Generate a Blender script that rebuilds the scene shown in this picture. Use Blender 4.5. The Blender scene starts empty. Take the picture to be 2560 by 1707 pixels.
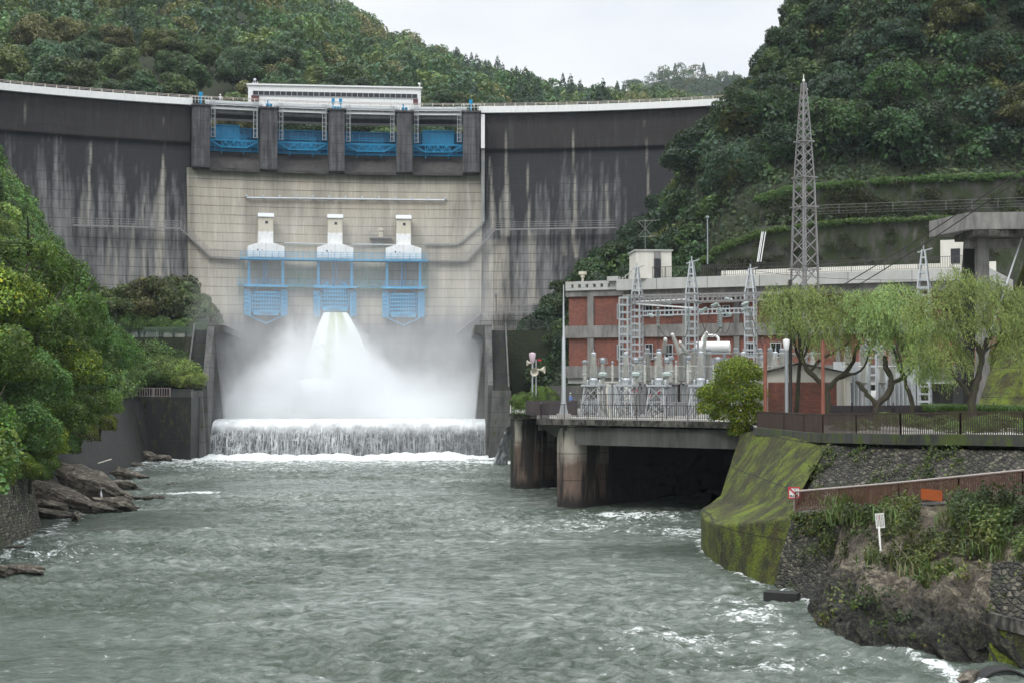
import bpy, math, random
import numpy as np
from mathutils import Vector, Matrix
R_ = math.radians
sc = bpy.context.scene
# ------------------------------------------------------------------ camera
F = 3555.56; CX = 1280.0; CY = 853.5; CAMZ = 9.8
PITCH = math.atan((950 - CY) / F)
cam_d = bpy.data.cameras.new('camera'); cam = bpy.data.objects.new('camera', cam_d)
sc.collection.objects.link(cam)
cam_d.sensor_width = 36; cam_d.lens = 50; cam_d.clip_start = 0.5; cam_d.clip_end = 6000
cam.location = (0, 0, CAMZ); cam.rotation_euler = (math.pi / 2 + PITCH, 0, 0)
sc.camera = cam
# ------------------------------------------------------------------ sky and sun (overcast)
SUN_EL, SUN_AZ = R_(52), R_(215)
w = bpy.data.worlds.new('World'); sc.world = w; w.use_nodes = True
nt = w.node_tree; nt.nodes.clear()
_o = nt.nodes.new('ShaderNodeOutputWorld'); _b = nt.nodes.new('ShaderNodeBackground')
_s = nt.nodes.new('ShaderNodeTexSky'); _s.sky_type = 'NISHITA'; _s.sun_disc = False
_s.sun_elevation = SUN_EL; _s.sun_rotation = SUN_AZ; _s.air_density = 1.0; _s.dust_density = 2.0
_tc = nt.nodes.new('ShaderNodeTexCoord'); _mp = nt.nodes.new('ShaderNodeMapping'); _mp.inputs['Scale'].default_value = (1, 1, 2.6)
_n = nt.nodes.new('ShaderNodeTexNoise'); _n.inputs['Scale'].default_value = 3.4; _n.inputs['Detail'].default_value = 5; _n.inputs['Roughness'].default_value = 0.5
_r = nt.nodes.new('ShaderNodeValToRGB')
_r.color_ramp.elements[0].position = 0.3; _r.color_ramp.elements[0].color = (5.9, 6.2, 6.65, 1)
_r.color_ramp.elements[1].position = 0.68; _r.color_ramp.elements[1].color = (8.0, 8.1, 8.15, 1)
_m = nt.nodes.new('ShaderNodeMix'); _m.data_type = 'RGBA'; _m.inputs[0].default_value = 0.9
L = nt.links.new
L(_tc.outputs['Generated'], _mp.inputs['Vector']); L(_mp.outputs[0], _n.inputs['Vector']); L(_n.outputs['Fac'], _r.inputs[0])
_sz = nt.nodes.new('ShaderNodeSeparateXYZ'); L(_tc.outputs['Generated'], _sz.inputs[0]); _mr = nt.nodes.new('ShaderNodeMapRange'); _mr.interpolation_type = 'SMOOTHSTEP'
_mr.inputs['From Min'].default_value = 0.22; _mr.inputs['From Max'].default_value = 0.9; _mr.inputs['To Min'].default_value = 1.0; _mr.inputs['To Max'].default_value = 3.2; L(_sz.outputs['Z'], _mr.inputs['Value'])
_vm = nt.nodes.new('ShaderNodeVectorMath'); _vm.operation = 'SCALE'; L(_r.outputs[0], _vm.inputs[0]); L(_mr.outputs[0], _vm.inputs['Scale'])
L(_s.outputs[0], _m.inputs[6]); L(_vm.outputs[0], _m.inputs[7]); L(_m.outputs[2], _b.inputs[0]); L(_b.outputs[0], _o.inputs[0])
_b.inputs[1].default_value = 0.1
sun_d = bpy.data.lights.new('sun', 'SUN'); sun = bpy.data.objects.new('sun', sun_d); sc.collection.objects.link(sun)
sun_d.energy = 1.2; sun_d.angle = R_(25); sun_d.color = (1, 0.97, 0.92)
_sd = Vector((math.sin(SUN_AZ) * math.cos(SUN_EL), math.cos(SUN_AZ) * math.cos(SUN_EL), math.sin(SUN_EL)))
sun.rotation_euler = _sd.to_track_quat('Z', 'Y').to_euler(); sun.location = (0, 0, 120)
vs = sc.view_settings; vs.view_transform = 'Standard'; vs.look = 'None'; vs.gamma = 1; vs.use_curve_mapping = False; vs.exposure = 0.4
cy = sc.cycles
cy.use_denoising = True; cy.use_adaptive_sampling = True; cy.adaptive_threshold = 0.03
cy.max_bounces = 9; cy.diffuse_bounces = 2; cy.glossy_bounces = 2; cy.transmission_bounces = 2; cy.transparent_max_bounces = 10
cy.volume_bounces = 8; cy.volume_max_steps = 128; cy.caustics_reflective = False; cy.caustics_refractive = False
cy.sample_clamp_indirect = 4
try: cy.denoising_prefilter = 'ACCURATE'
except Exception: pass
# ------------------------------------------------------------------ helpers
def ray(px, py):
    dx = (px - CX) / F; dz = -(py - CY) / F; c, s = math.cos(PITCH), math.sin(PITCH)
    return Vector((dx, c - s * dz, s + c * dz))
def at(px, py, Y):
    d = ray(px, py); t = Y / d.y; return Vector((d.x * t, Y, CAMZ + d.z * t))
def atz(px, py, z):
    d = ray(px, py); t = (z - CAMZ) / d.z; return Vector((d.x * t, d.y * t, z))
def hit(px, py, P, N):
    d = ray(px, py); o = Vector((0, 0, CAMZ)); t = (Vector(P) - o).dot(N) / d.dot(N); return o + d * t
def xs(px, Y): return (px - CX) / F * Y * 1.0
def lerp(a, b, t): return a + (b - a) * t
def link(o, parent=None):
    sc.collection.objects.link(o)
    if parent is not None: o.parent = parent
    return o
def tag(o, label=None, cat=None, group=None, kind=None):
    if label: o['label'] = label
    if cat: o['category'] = cat
    if group: o['group'] = group
    if kind: o['kind'] = kind
    return o
def empty(name, loc, rz=0, label=None, cat=None, group=None):
    o = bpy.data.objects.new(name, None); o.empty_display_size = 0.3; link(o); o.location = loc; o.rotation_euler = (0, 0, rz)
    return tag(o, label, cat, group)
def mesh_np(name, V, Fc, mat, parent=None, col=None, smooth=False, uv=None, inv=True):
    """V (n,3), Fc (m,k) -> object"""
    V = np.asarray(V, dtype=np.float32); Fc = np.asarray(Fc, dtype=np.int32)
    me = bpy.data.meshes.new(name); n, k = Fc.shape
    me.vertices.add(len(V)); me.vertices.foreach_set('co', V.ravel())
    me.loops.add(n * k); me.loops.foreach_set('vertex_index', Fc.ravel())
    me.polygons.add(n); me.polygons.foreach_set('loop_start', np.arange(0, n * k, k, dtype=np.int32))
    me.polygons.foreach_set('loop_total', np.full(n, k, dtype=np.int32))
    if smooth: me.polygons.foreach_set('use_smooth', np.ones(n, dtype=bool))
    me.update(calc_edges=True)
    if col is not None:
        a = me.color_attributes.new('Col', 'FLOAT_COLOR', 'POINT')
        c = np.ones((len(V), 4), dtype=np.float32); c[:, :col.shape[1]] = col; a.data.foreach_set('color', c.ravel())
    if uv is not None:
        u = me.uv_layers.new(name='UVMap'); u.data.foreach_set('uv', np.asarray(uv, dtype=np.float32)[Fc.ravel()].ravel())
    if mat: me.materials.append(mat)
    o = bpy.data.objects.new(name, me)
    return link(o, parent)
class MB:
    def __init__(s): s.v = []; s.f = []
    def add(s, V, Fs):
        b = len(s.v); s.v += [tuple(p) for p in V]; s.f += [tuple(i + b for i in f) for f in Fs]; return s
    def box(s, c, d, M=None):
        x, y, z = [q / 2 for q in d]; c = Vector(c)
        P = [Vector((i * x, j * y, k * z)) for i in (-1, 1) for j in (-1, 1) for k in (-1, 1)]
        if M is not None: P = [M @ p for p in P]
        return s.add([c + p for p in P], [(0, 1, 3, 2), (4, 6, 7, 5), (0, 4, 5, 1), (2, 3, 7, 6), (0, 2, 6, 4), (1, 5, 7, 3)])
    def bar(s, a, b, w, h=None, up=(0, 0, 1)):
        a, b = Vector(a), Vector(b); h = h or w; d = b - a
        if d.length < 1e-6: return s
        d.normalize(); up = Vector(up)
        if abs(d.dot(up)) > 0.98: up = Vector((0, 1, 0))
        r = d.cross(up).normalized(); u = r.cross(d)
        P = [p + r * (i * w / 2) + u * (j * h / 2) for p in (a, b) for i, j in ((-1, -1), (1, -1), (1, 1), (-1, 1))]
        return s.add(P, [(3, 2, 1, 0), (4, 5, 6, 7), (0, 1, 5, 4), (1, 2, 6, 5), (2, 3, 7, 6), (3, 0, 4, 7)])
    def tube(s, pts, rad, n=8, cap=True):
        pts = [Vector(p) for p in pts]; m = len(pts)
        if not isinstance(rad, (list, tuple)): rad = [rad] * m
        V = []; prev = None
        for i, p in enumerate(pts):
            d = (pts[min(i + 1, m - 1)] - pts[max(i - 1, 0)])
            d = d.normalized() if d.length > 1e-9 else Vector((0, 0, 1))
            if prev is None:
                up = Vector((0, 0, 1)) if abs(d.z) < 0.9 else Vector((1, 0, 0)); r = d.cross(up).normalized()
            else: r = (prev - d * prev.dot(d)).normalized()
            prev = r; u = d.cross(r)
            for k in range(n):
                a = 2 * math.pi * k / n; V.append(p + (r * math.cos(a) + u * math.sin(a)) * rad[i])
        Fs = [(i * n + k, i * n + (k + 1) % n, (i + 1) * n + (k + 1) % n, (i + 1) * n + k) for i in range(m - 1) for k in range(n)]
        if cap: Fs += [tuple(range(n - 1, -1, -1)), tuple((m - 1) * n + k for k in range(n))]
        return s.add(V, Fs)
    def lathe(s, prof, c=(0, 0, 0), n=16, M=None):
        c = Vector(c); V = []; m = len(prof)
        for r, z in prof:
            for k in range(n):
                a = 2 * math.pi * k / n; p = Vector((r * math.cos(a), r * math.sin(a), z)); V.append(c + (M @ p if M is not None else p))
        Fs = [(i * n + k, i * n + (k + 1) % n, (i + 1) * n + (k + 1) % n, (i + 1) * n + k) for i in range(m - 1) for k in range(n)]
        Fs += [tuple(range(n - 1, -1, -1)), tuple((m - 1) * n + k for k in range(n))]
        return s.add(V, Fs)
    def prism(s, bot, top):
        n = len(bot); return s.add(list(bot) + list(top), [tuple(range(n - 1, -1, -1)), tuple(range(n, 2 * n))] + [(i, (i + 1) % n, n + (i + 1) % n, n + i) for i in range(n)])
    def build(s, name, mat, parent=None, smooth=False):
        me = bpy.data.meshes.new(name); me.from_pydata(s.v, [], s.f); me.materials.append(mat)
        if smooth:
            me.polygons.foreach_set('use_smooth', [True] * len(me.polygons))
            try: me.set_sharp_from_angle(angle=R_(40))
            except Exception: pass
        me.update(); o = bpy.data.objects.new(name, me); return link(o, parent)
def grid_faces(nu, nv):
    i = np.arange(nu * nv).reshape(nu, nv)
    return np.stack([i[:-1, :-1].ravel(), i[1:, :-1].ravel(), i[1:, 1:].ravel(), i[:-1, 1:].ravel()], 1)
def copy_tree(o, parent=None):
    c = o.copy(); sc.collection.objects.link(c); c.parent = parent
    for ch in [x for x in bpy.data.objects if x.parent == o]: copy_tree(ch, c)
    return c
# numpy value noise
_rn = np.random.RandomState(5)
_tab = _rn.rand(256, 256).astype(np.float32)
def vnoise(x, y):
    x = np.asarray(x, dtype=np.float64); y = np.asarray(y, dtype=np.float64)
    xi = np.floor(x).astype(int); yi = np.floor(y).astype(int); fx = x - xi; fy = y - yi
    fx = fx * fx * (3 - 2 * fx); fy = fy * fy * (3 - 2 * fy); g = lambda a, b: _tab[a & 255, b & 255]
    return (g(xi, yi) * (1 - fx) + g(xi + 1, yi) * fx) * (1 - fy) + (g(xi, yi + 1) * (1 - fx) + g(xi + 1, yi + 1) * fx) * fy
def fbm(x, y, o=4, lac=2.03, g=0.5):
    s = 0; a = 1; t = 0
    for k in range(o): s = s + a * vnoise(x * lac ** k + 17.3 * k, y * lac ** k + 9.1 * k); t += a; a *= g
    return s / t
def sstep(a, b, x): t = np.clip((x - a) / (b - a), 0, 1); return t * t * (3 - 2 * t)
# ------------------------------------------------------------------ materials
class NB:
    def __init__(s, name):
        s.m = bpy.data.materials.new(name); s.m.use_nodes = True; s.t = s.m.node_tree; s.t.nodes.clear()
        s.out = s.t.nodes.new('ShaderNodeOutputMaterial')
    def n(s, typ, **kw):
        n = s.t.nodes.new('ShaderNode' + typ)
        for k, v in kw.items():
            if k in n.inputs.keys(): s.set(n.inputs[k], v)
            else: setattr(n, k, v)
        return n
    def set(s, inp, v):
        if isinstance(v, bpy.types.NodeSocket): s.t.links.new(v, inp)
        else: inp.default_value = v
    def math(s, op, a, b=None, c=None, clamp=False):
        n = s.t.nodes.new('ShaderNodeMath'); n.operation = op; n.use_clamp = clamp
        for i, v in enumerate((a, b, c)):
            if v is not None: s.set(n.inputs[i], v)
        return n.outputs[0]
    def mix(s, f, a, b, mode='MIX'):
        n = s.t.nodes.new('ShaderNodeMix'); n.data_type = 'RGBA'; n.blend_type = mode
        s.set(n.inputs[0], f)
        for i, v in ((6, a), (7, b)):
            if not isinstance(v, bpy.types.NodeSocket): v = (v[0], v[1], v[2], 1)
            s.set(n.inputs[i], v)
        return n.outputs[2]
    def coord(s, k='Object'): return s.n('TexCoord').outputs[k]
    def mapping(s, v, scale=(1, 1, 1), rot=(0, 0, 0)):
        n = s.n('Mapping'); s.set(n.inputs['Vector'], v); n.inputs['Scale'].default_value = scale; n.inputs['Rotation'].default_value = rot; return n.outputs[0]
    def noise(s, v, scale=1, detail=4, rough=0.55, dist=0):
        n = s.n('TexNoise'); s.set(n.inputs['Vector'], v); n.inputs['Scale'].default_value = scale; n.inputs['Detail'].default_value = detail
        n.inputs['Roughness'].default_value = rough; n.inputs['Distortion'].default_value = dist; return n.outputs['Fac']
    def ramp(s, f, stops, interp='LINEAR'):
        n = s.n('ValToRGB'); s.set(n.inputs[0], f); cr = n.color_ramp; cr.interpolation = interp
        while len(cr.elements) > len(stops): cr.elements.remove(cr.elements[-1])
        while len(cr.elements) < len(stops): cr.elements.new(1)
        for e, (p, c) in zip(cr.elements, stops):
            e.position = p; e.color = (c, c, c, 1) if not isinstance(c, (tuple, list)) else (c[0], c[1], c[2], 1)
        return n.outputs[0]
    def bump(s, h, st=0.3, dist=0.05, nrm=None):
        n = s.n('Bump'); s.set(n.inputs['Height'], h); n.inputs['Strength'].default_value = st; n.inputs['Distance'].default_value = dist
        if nrm is not None: s.set(n.inputs['Normal'], nrm)
        return n.outputs[0]
    def pbr(s, col, rough=0.6, metal=0.0, nrm=None, spec=0.5, **kw):
        p = s.n('BsdfPrincipled')
        if not isinstance(col, bpy.types.NodeSocket): col = (col[0], col[1], col[2], 1)
        s.set(p.inputs['Base Color'], col); s.set(p.inputs['Roughness'], rough); s.set(p.inputs['Metallic'], metal); s.set(p.inputs['Specular IOR Level'], spec)
        if nrm is not None: s.set(p.inputs['Normal'], nrm)
        for k, v in kw.items(): s.set(p.inputs[k], v)
        s.t.links.new(p.outputs[0], s.out.inputs[0]); return p
def mat_paint(name, c, rough=0.5, metal=0.0, var=0.25, scale=1.5, streak=True, dirt=(0.12, 0.09, 0.06), dirt_amt=0.35):
    b = NB(name); co = b.coord('Object'); v = b.mapping(co, (1, 1, 0.25) if streak else (1, 1, 1))
    n1 = b.noise(v, scale * 2, 5, 0.6); n2 = b.noise(co, scale * 0.5, 3)
    lo = tuple(x * (1 - var) for x in c); col = b.mix(n2, lo, c)
    d = b.ramp(n1, [(0.5, 0.0), (0.72, dirt_amt)]); col = b.mix(d, col, dirt)
    b.pbr(col, rough, metal, b.bump(n1, 0.1, 0.01)); return b.m
def mat_conc(name, light, dark, scale=0.6, moss=None, moss_amt=0.0, streak=0.18, rough=0.85, lines=0.0, contrast=(0.35, 0.65)):
    b = NB(name); co = b.coord('Object')
    st = b.noise(b.mapping(co, (1, 1, streak)), scale * 1.6, 6, 0.65); big = b.noise(co, scale * 0.35, 4, 0.55); fine = b.noise(co, scale * 14, 4, 0.6)
    f = b.math('ADD', b.math('MULTIPLY', st, 0.65), b.math('MULTIPLY', big, 0.35))
    col = b.mix(b.ramp(f, [(contrast[0], 0), (contrast[1], 1)]), dark, light)
    col = b.mix(0.5, col, b.mix(fine, (0.5, 0.5, 0.5), (1.5, 1.5, 1.5)), 'MULTIPLY') if False else b.mix(b.math('MULTIPLY', fine, 0.4), col, dark)
    h = fine
    if lines:
        z = b.n('SeparateXYZ', Vector=co).outputs['Z']; fr = b.math('FRACT', b.math('DIVIDE', z, lines)); ln = b.math('LESS_THAN', fr, 0.06)
        col = b.mix(b.math('MULTIPLY', ln, 0.6), col, dark); h = b.math('SUBTRACT', fine, ln)
    if moss is not None:
        mn = b.noise(b.mapping(co, (1, 1, 0.5)), scale * 2.2, 6, 0.65)
        mf = b.ramp(mn, [(0.62 - moss_amt * 0.4, 0), (0.74 - moss_amt * 0.4, 1)]); mf2 = b.noise(co, scale * 9, 3)
        col = b.mix(mf, col, b.mix(mf2, tuple(x * 0.45 for x in moss), moss)); h = b.math('ADD', h, b.math('MULTIPLY', mf, mf2))
    b.pbr(col, rough, 0, b.bump(h, 0.4, 0.04)); return b.m
def mat_leaf(name, trans=0.3, rough=0.55):
    b = NB(name); oi = b.n('ObjectInfo'); at_ = b.n('Attribute', attribute_name='Col'); geo = b.n('NewGeometry')
    hs = b.n('HueSaturation'); b.set(hs.inputs['Hue'], b.math('ADD', 0.485, b.math('MULTIPLY', oi.outputs['Random'], 0.03)))
    b.set(hs.inputs['Value'], b.math('ADD', 0.7, b.math('MULTIPLY', oi.outputs['Random'], 0.65)))
    b.set(hs.inputs['Color'], b.mix(1.0, oi.outputs['Color'], at_.outputs['Color'], 'MULTIPLY'))
    p = b.pbr(hs.outputs[0], rough, 0, None, 0.35); tr = b.n('BsdfTranslucent'); b.set(tr.inputs[0], b.mix(0.5, hs.outputs[0], (0.12, 0.16, 0.02)))
    mx = b.n('MixShader'); mx.inputs[0].default_value = trans
    b.t.links.new(p.outputs[0], mx.inputs[1]); b.t.links.new(tr.outputs[0], mx.inputs[2]); b.t.links.new(mx.outputs[0], b.out.inputs[0]); return b.m
M = {}
M['leaf'] = mat_leaf('leaf_green')
M['bark'] = mat_conc('bark_brown', (0.055, 0.043, 0.03), (0.025, 0.02, 0.015), 3, (0.05, 0.07, 0.01), 0.3)
M['white'] = mat_paint('white_paint', (0.78, 0.79, 0.78), 0.55, var=0.08, dirt=(0.35, 0.34, 0.32), dirt_amt=0.25)
M['hood'] = mat_paint('hood_white', (0.8, 0.81, 0.81), 0.6, var=0.1, dirt=(0.42, 0.4, 0.36), dirt_amt=0.55)
M['cream'] = mat_paint('cream_wall', (0.62, 0.58, 0.47), 0.7, var=0.15, dirt=(0.3, 0.25, 0.18))
M['blue'] = mat_paint('blue_gate_paint', (0.0, 0.17, 0.36), 0.5, var=0.4, dirt=(0.02, 0.07, 0.13), dirt_amt=0.6)
M['blue2'] = mat_paint('blue_bright_paint', (0.0, 0.27, 0.52), 0.5, var=0.3, dirt=(0.02, 0.1, 0.2), dirt_amt=0.5)
M['blue3'] = mat_paint('mist_paled_blue_paint', (0.04, 0.38, 0.68), 0.5, var=0.35, dirt=(0.05, 0.16, 0.3), dirt_amt=0.6)  # paler blue puts the mist in front of the lower gates into the paint
M['galv'] = mat_paint('galvanised_steel', (0.5, 0.53, 0.55), 0.45, 0.35, var=0.2, dirt=(0.3, 0.29, 0.27), dirt_amt=0.3)
M['galvdark'] = mat_paint('weathered_steel', (0.27, 0.27, 0.27), 0.55, 0.3, var=0.3, dirt=(0.22, 0.12, 0.07), dirt_amt=0.5)
M['dark'] = mat_paint('dark_metal', (0.05, 0.045, 0.045), 0.5, 0.2, var=0.3, dirt_amt=0.2)
M['rail'] = mat_paint('pinkish_handrail', (0.42, 0.36, 0.34), 0.5, 0.1)
M['glass'] = mat_paint('dark_window_glass', (0.02, 0.022, 0.026), 0.12, var=0.3, dirt=(0.05, 0.05, 0.05))
# ------------------------------------------------------------------ foliage builders
def crown_blobs(rng, Rr, H, nb, top=True):
    """list of ellipsoids for a broadleaf crown radius Rr, height H, base at z=0"""
    B = [(0, 0, H * 0.5, Rr * 0.6, Rr * 0.6, H * 0.36)]
    for k in range(nb):
        a = rng.uniform(0, 2 * math.pi); e = math.asin(rng.uniform(-0.35, 0.98)); q = rng.uniform(0.72, 1.0)
        s = rng.uniform(0.24, 0.42) * Rr
        B.append((math.cos(a) * math.cos(e) * Rr * 0.72 * q, math.sin(a) * math.cos(e) * Rr * 0.72 * q, H * 0.5 + math.sin(e) * H * 0.4 * q, s, s, s * rng.uniform(0.6, 0.85)))
    return B
def blob_points(rs, B, n, lo=0.72, hi=1.08, zmin=-0.55):
    B = np.array(B); area = (B[:, 3] * B[:, 4] + B[:, 3] * B[:, 5]); p = area / area.sum()
    idx = rs.choice(len(B), n, p=p); u = rs.uniform(zmin, 1, n); a = rs.uniform(0, 2 * np.pi, n); c = np.sqrt(1 - u * u)
    D = np.stack([c * np.cos(a), c * np.sin(a), u], 1); q = rs.uniform(lo, hi, n)[:, None] ** 1
    P = B[idx, :3] + D * B[idx, 3:] * q; N = D / B[idx, 3:]; N /= np.linalg.norm(N, axis=1)[:, None]
    keep = np.ones(n, bool)
    for j, b in enumerate(B):
        d = (((P - b[:3]) / b[3:]) ** 2).sum(1); keep &= ~((d < 0.7 ** 2) & (idx != j))
    return P[keep], N[keep]
def cards(rs, P, N, size, jit=0.6, aspect=0.55, sj=0.35):
    n = len(P); Nn = N + rs.normal(0, jit, (n, 3)); Nn /= np.linalg.norm(Nn, axis=1)[:, None]
    T = np.cross(Nn, rs.normal(0, 1, (n, 3))); T /= np.linalg.norm(T, axis=1)[:, None]; Bt = np.cross(Nn, T)
    s = size * (1 + rs.uniform(-sj, sj, n))[:, None]
    V = np.stack([P + T * s * 0.5, P + Bt * s * aspect * 0.5, P - T * s * 0.5, P - Bt * s * aspect * 0.5], 1).reshape(-1, 3)
    return V, np.arange(4 * n).reshape(n, 4)
def leaf_cols(rs, n, var=0.25, yellow=0.0, P=None, sc_=1.0):
    v = 1 + rs.uniform(-var, var, n)
    if P is not None: v = v * (.55 + .9 * sstep(.3, .7, fbm(P[:, 0] * .9 * sc_ + P[:, 2] * .5 * sc_ + 31, P[:, 1] * .9 * sc_ - P[:, 2] * .6 * sc_ + 12, 3)))
    c = np.stack([v * (1 + rs.uniform(-.12, .18, n)), v, v * (1 + rs.uniform(-.2, .2, n))], 1)
    if yellow: m = rs.rand(n) < yellow; c[m] *= np.array([2.6, 1.7, 0.6])
    return np.repeat(c, 4, axis=0)
def crown_mesh(name, seed, Rr, H, nb, n, size, yellow=0.0, jit=0.55, aspect=0.6):
    rng = random.Random(seed); rs = np.random.RandomState(seed)
    P, N = blob_points(rs, crown_blobs(rng, Rr, H, nb), n); V, Fc = cards(rs, P, N, size, jit, aspect)
    o = mesh_np(name, V, Fc, M['leaf'], col=leaf_cols(rs, len(P), yellow=yellow, P=P)); me = o.data; bpy.data.objects.remove(o); return me
def conifer_mesh(seed, Rr, H, n, size):
    rs = np.random.RandomState(seed); t = rs.rand(n) ** 0.6; z = H * (1 - t); r = Rr * t ** 0.8 * (0.55 + 0.45 * ((z * 1.3 + rs.rand(n) * .3) % 1)); a = rs.uniform(0, 2 * np.pi, n)
    r = r * (0.75 + 0.35 * rs.rand(n)) * (1 + 0.18 * np.sin(a * 5 + seed)); P = np.stack([r * np.cos(a), r * np.sin(a), z], 1); N = np.stack([np.cos(a), np.sin(a), np.full(n, 0.7)], 1)
    V, Fc = cards(rs, P, N / 1.22, size, 0.4, 0.5); o = mesh_np('conifer', V, Fc, M['leaf'], col=leaf_cols(rs, n)); me = o.data; bpy.data.objects.remove(o); return me
def trunk_mesh(seed, h, r, lean=0.6, limbs=5, spread=2.2, top=0.75):
    rng = random.Random(seed); mb = MB(); pts = [Vector((0, 0, -0.6))]; p = Vector((0, 0, 0)); n = 5
    d = Vector((rng.uniform(-1, 1), rng.uniform(-1, 1), 0)) * lean / n
    for i in range(n): pts.append(p.copy()); p = p + Vector((0, 0, h * top / (n - 1))) + d + Vector((rng.uniform(-.1, .1), rng.uniform(-.1, .1), 0))
    mb.tube(pts, [r * 1.2] + [r * (1 - 0.13 * i) for i in range(n)], 7)
    for k in range(limbs):
        q = pts[2 + k % (n - 2)]; a = 2 * math.pi * k / limbs + rng.uniform(-.4, .4); L1 = spread * rng.uniform(.6, 1)
        e1 = q + Vector((math.cos(a), math.sin(a), 0.7)) * L1 * 0.5; e2 = q + Vector((math.cos(a), math.sin(a), 1.3)) * L1
        mb.tube([q, e1, e2], [r * .5, r * .33, r * .12], 5)
    o = mb.build('trunk', M['bark'], smooth=True); me = o.data; bpy.data.objects.remove(o); return me
def obj(name, me, parent=None, loc=None, color=None):
    o = bpy.data.objects.new(name, me); link(o, parent)
    if loc is not None: o.location = loc
    if color: o.color = (*color, 1)
    return o
CR_A = [crown_mesh('broadleaf_crown', 10 + k, 4.0, 7.0, 22, 8500, 0.42) for k in range(4)]
CR_B = [crown_mesh('broadleaf_crown_open', 30 + k, 4.0, 6.0, 26, 6500, 0.36, jit=0.7) for k in range(3)]
CR_N = [crown_mesh('near_crown', 50 + k, 3.0, 4.2, 30, 15000, 0.2, yellow=0.03, jit=0.6, aspect=0.5) for k in range(3)]
CR_L = [crown_mesh('bushy_crown', 60 + k, 4.0, 5.6, 30, 15000, 0.25, yellow=0.02, jit=0.6, aspect=0.5) for k in range(3)]
CR_C = [conifer_mesh(70 + k, 2.6, 10, 4200, 0.5) for k in range(2)]
TR = [trunk_mesh(90 + k, 6.5, 0.24) for k in range(3)]
def tree(name, loc, s, meshes, color, rng, label, group, cat='tree', trunk=True, hs=1.0, dz=2.2, sxy=1.0):
    t = empty(name, loc, rng.uniform(0, 6.28), label, cat, group)
    c = obj('crown', rng.choice(meshes), t, (0, 0, dz * s), color); c.scale = (s * sxy, s * sxy, s * hs)
    if trunk: k = obj('trunk', rng.choice(TR), t); k.scale = (s, s, s * 0.9)
    return t
# ------------------------------------------------------------------ the dam (arch seen from downstream)
HAZE = 0.00008
AC = Vector((-8.6, 96.0, 0)); AR = 139.0
def off_w(z):  # how far the wing face stands downstream of the crest line
    return np.interp(z, [-2, 5, 15, 23, 35, 44, 47.6, 48.0, 56], [12.0, 10.0, 6.8, 4.6, 1.9, 0.2, -0.35, 0.25, 0.25])
def dp(t, off, z): return Vector((AC.x + (AR - off) * math.sin(t), AC.y + (AR - off) * math.cos(t), z))
def dhit(px, py, off=0.0):
    d = ray(px, py); ox, oy = -AC.x, -AC.y; r = AR - off
    a = d.x ** 2 + d.y ** 2; b = 2 * (ox * d.x + oy * d.y); c = ox * ox + oy * oy - r * r
    k = (-b + math.sqrt(b * b - 4 * a * c)) / (2 * a); p = Vector((d.x * k, d.y * k, CAMZ + d.z * k))
    return math.atan2(p.x - AC.x, p.y - AC.y), p.z
def dframe(t, off, z):  # x tangent (to the right), y toward upstream, z up
    m = Matrix.Rotation(-t, 4, 'Z'); m.translation = dp(t, off, z); return m
def dth(px, py=350, off=0.0): return dhit(px, py, off)[0]
T_L, T_P1, T_P5, T_R = -0.80, dth(478, 350, 2), dth(1200, 350, 2), 0.50
M['damwing'] = None
def mat_dam(name, fine_amt=0.5):
    b = NB(name); uv = b.coord('UV'); at_ = b.n('Attribute', attribute_name='Col')
    sx = b.n('SeparateXYZ', Vector=uv); s, z = sx.outputs['X'], sx.outputs['Y']
    fr = b.math('FRACT', b.math('DIVIDE', b.math('ADD', z, 0.35), 1.46)); ln = b.math('LESS_THAN', fr, 0.085)
    brk = b.noise(b.mapping(uv, (0.35, 1.2, 1)), 1, 3); ln = b.math('MULTIPLY', ln, b.ramp(brk, [(0.3, 0.35), (0.6, 1.0)]))
    st = b.noise(b.mapping(uv, (3.2, 0.22, 1)), 1, 5, 0.7); fn = b.noise(b.mapping(uv, (6, 4, 1)), 1, 4)
    col = b.mix(1.0, at_.outputs['Color'], b.ramp(st, [(0.3, 1 - fine_amt), (0.7, 1 + fine_amt * 0.6)]), 'MULTIPLY')
    col = b.mix(b.math('MULTIPLY', fn, 0.25), col, (0.04, 0.04, 0.04))
    col = b.mix(b.math('MULTIPLY', ln, 0.62), col, (0.02, 0.02, 0.022))
    h = b.math('SUBTRACT', fn, b.math('MULTIPLY', ln, 2.0)); b.pbr(col, 0.85, 0, b.bump(h, 0.5, 0.05)); return b.m
M['damwing'] = mat_dam('stained_dam_concrete'); M['damface'] = mat_dam('pale_dam_concrete', 0.22)
def stripe_px(px, y0, x1, y1, w0, w1, a): return (px, y0, x1, y1, w0, w1, a)
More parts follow.
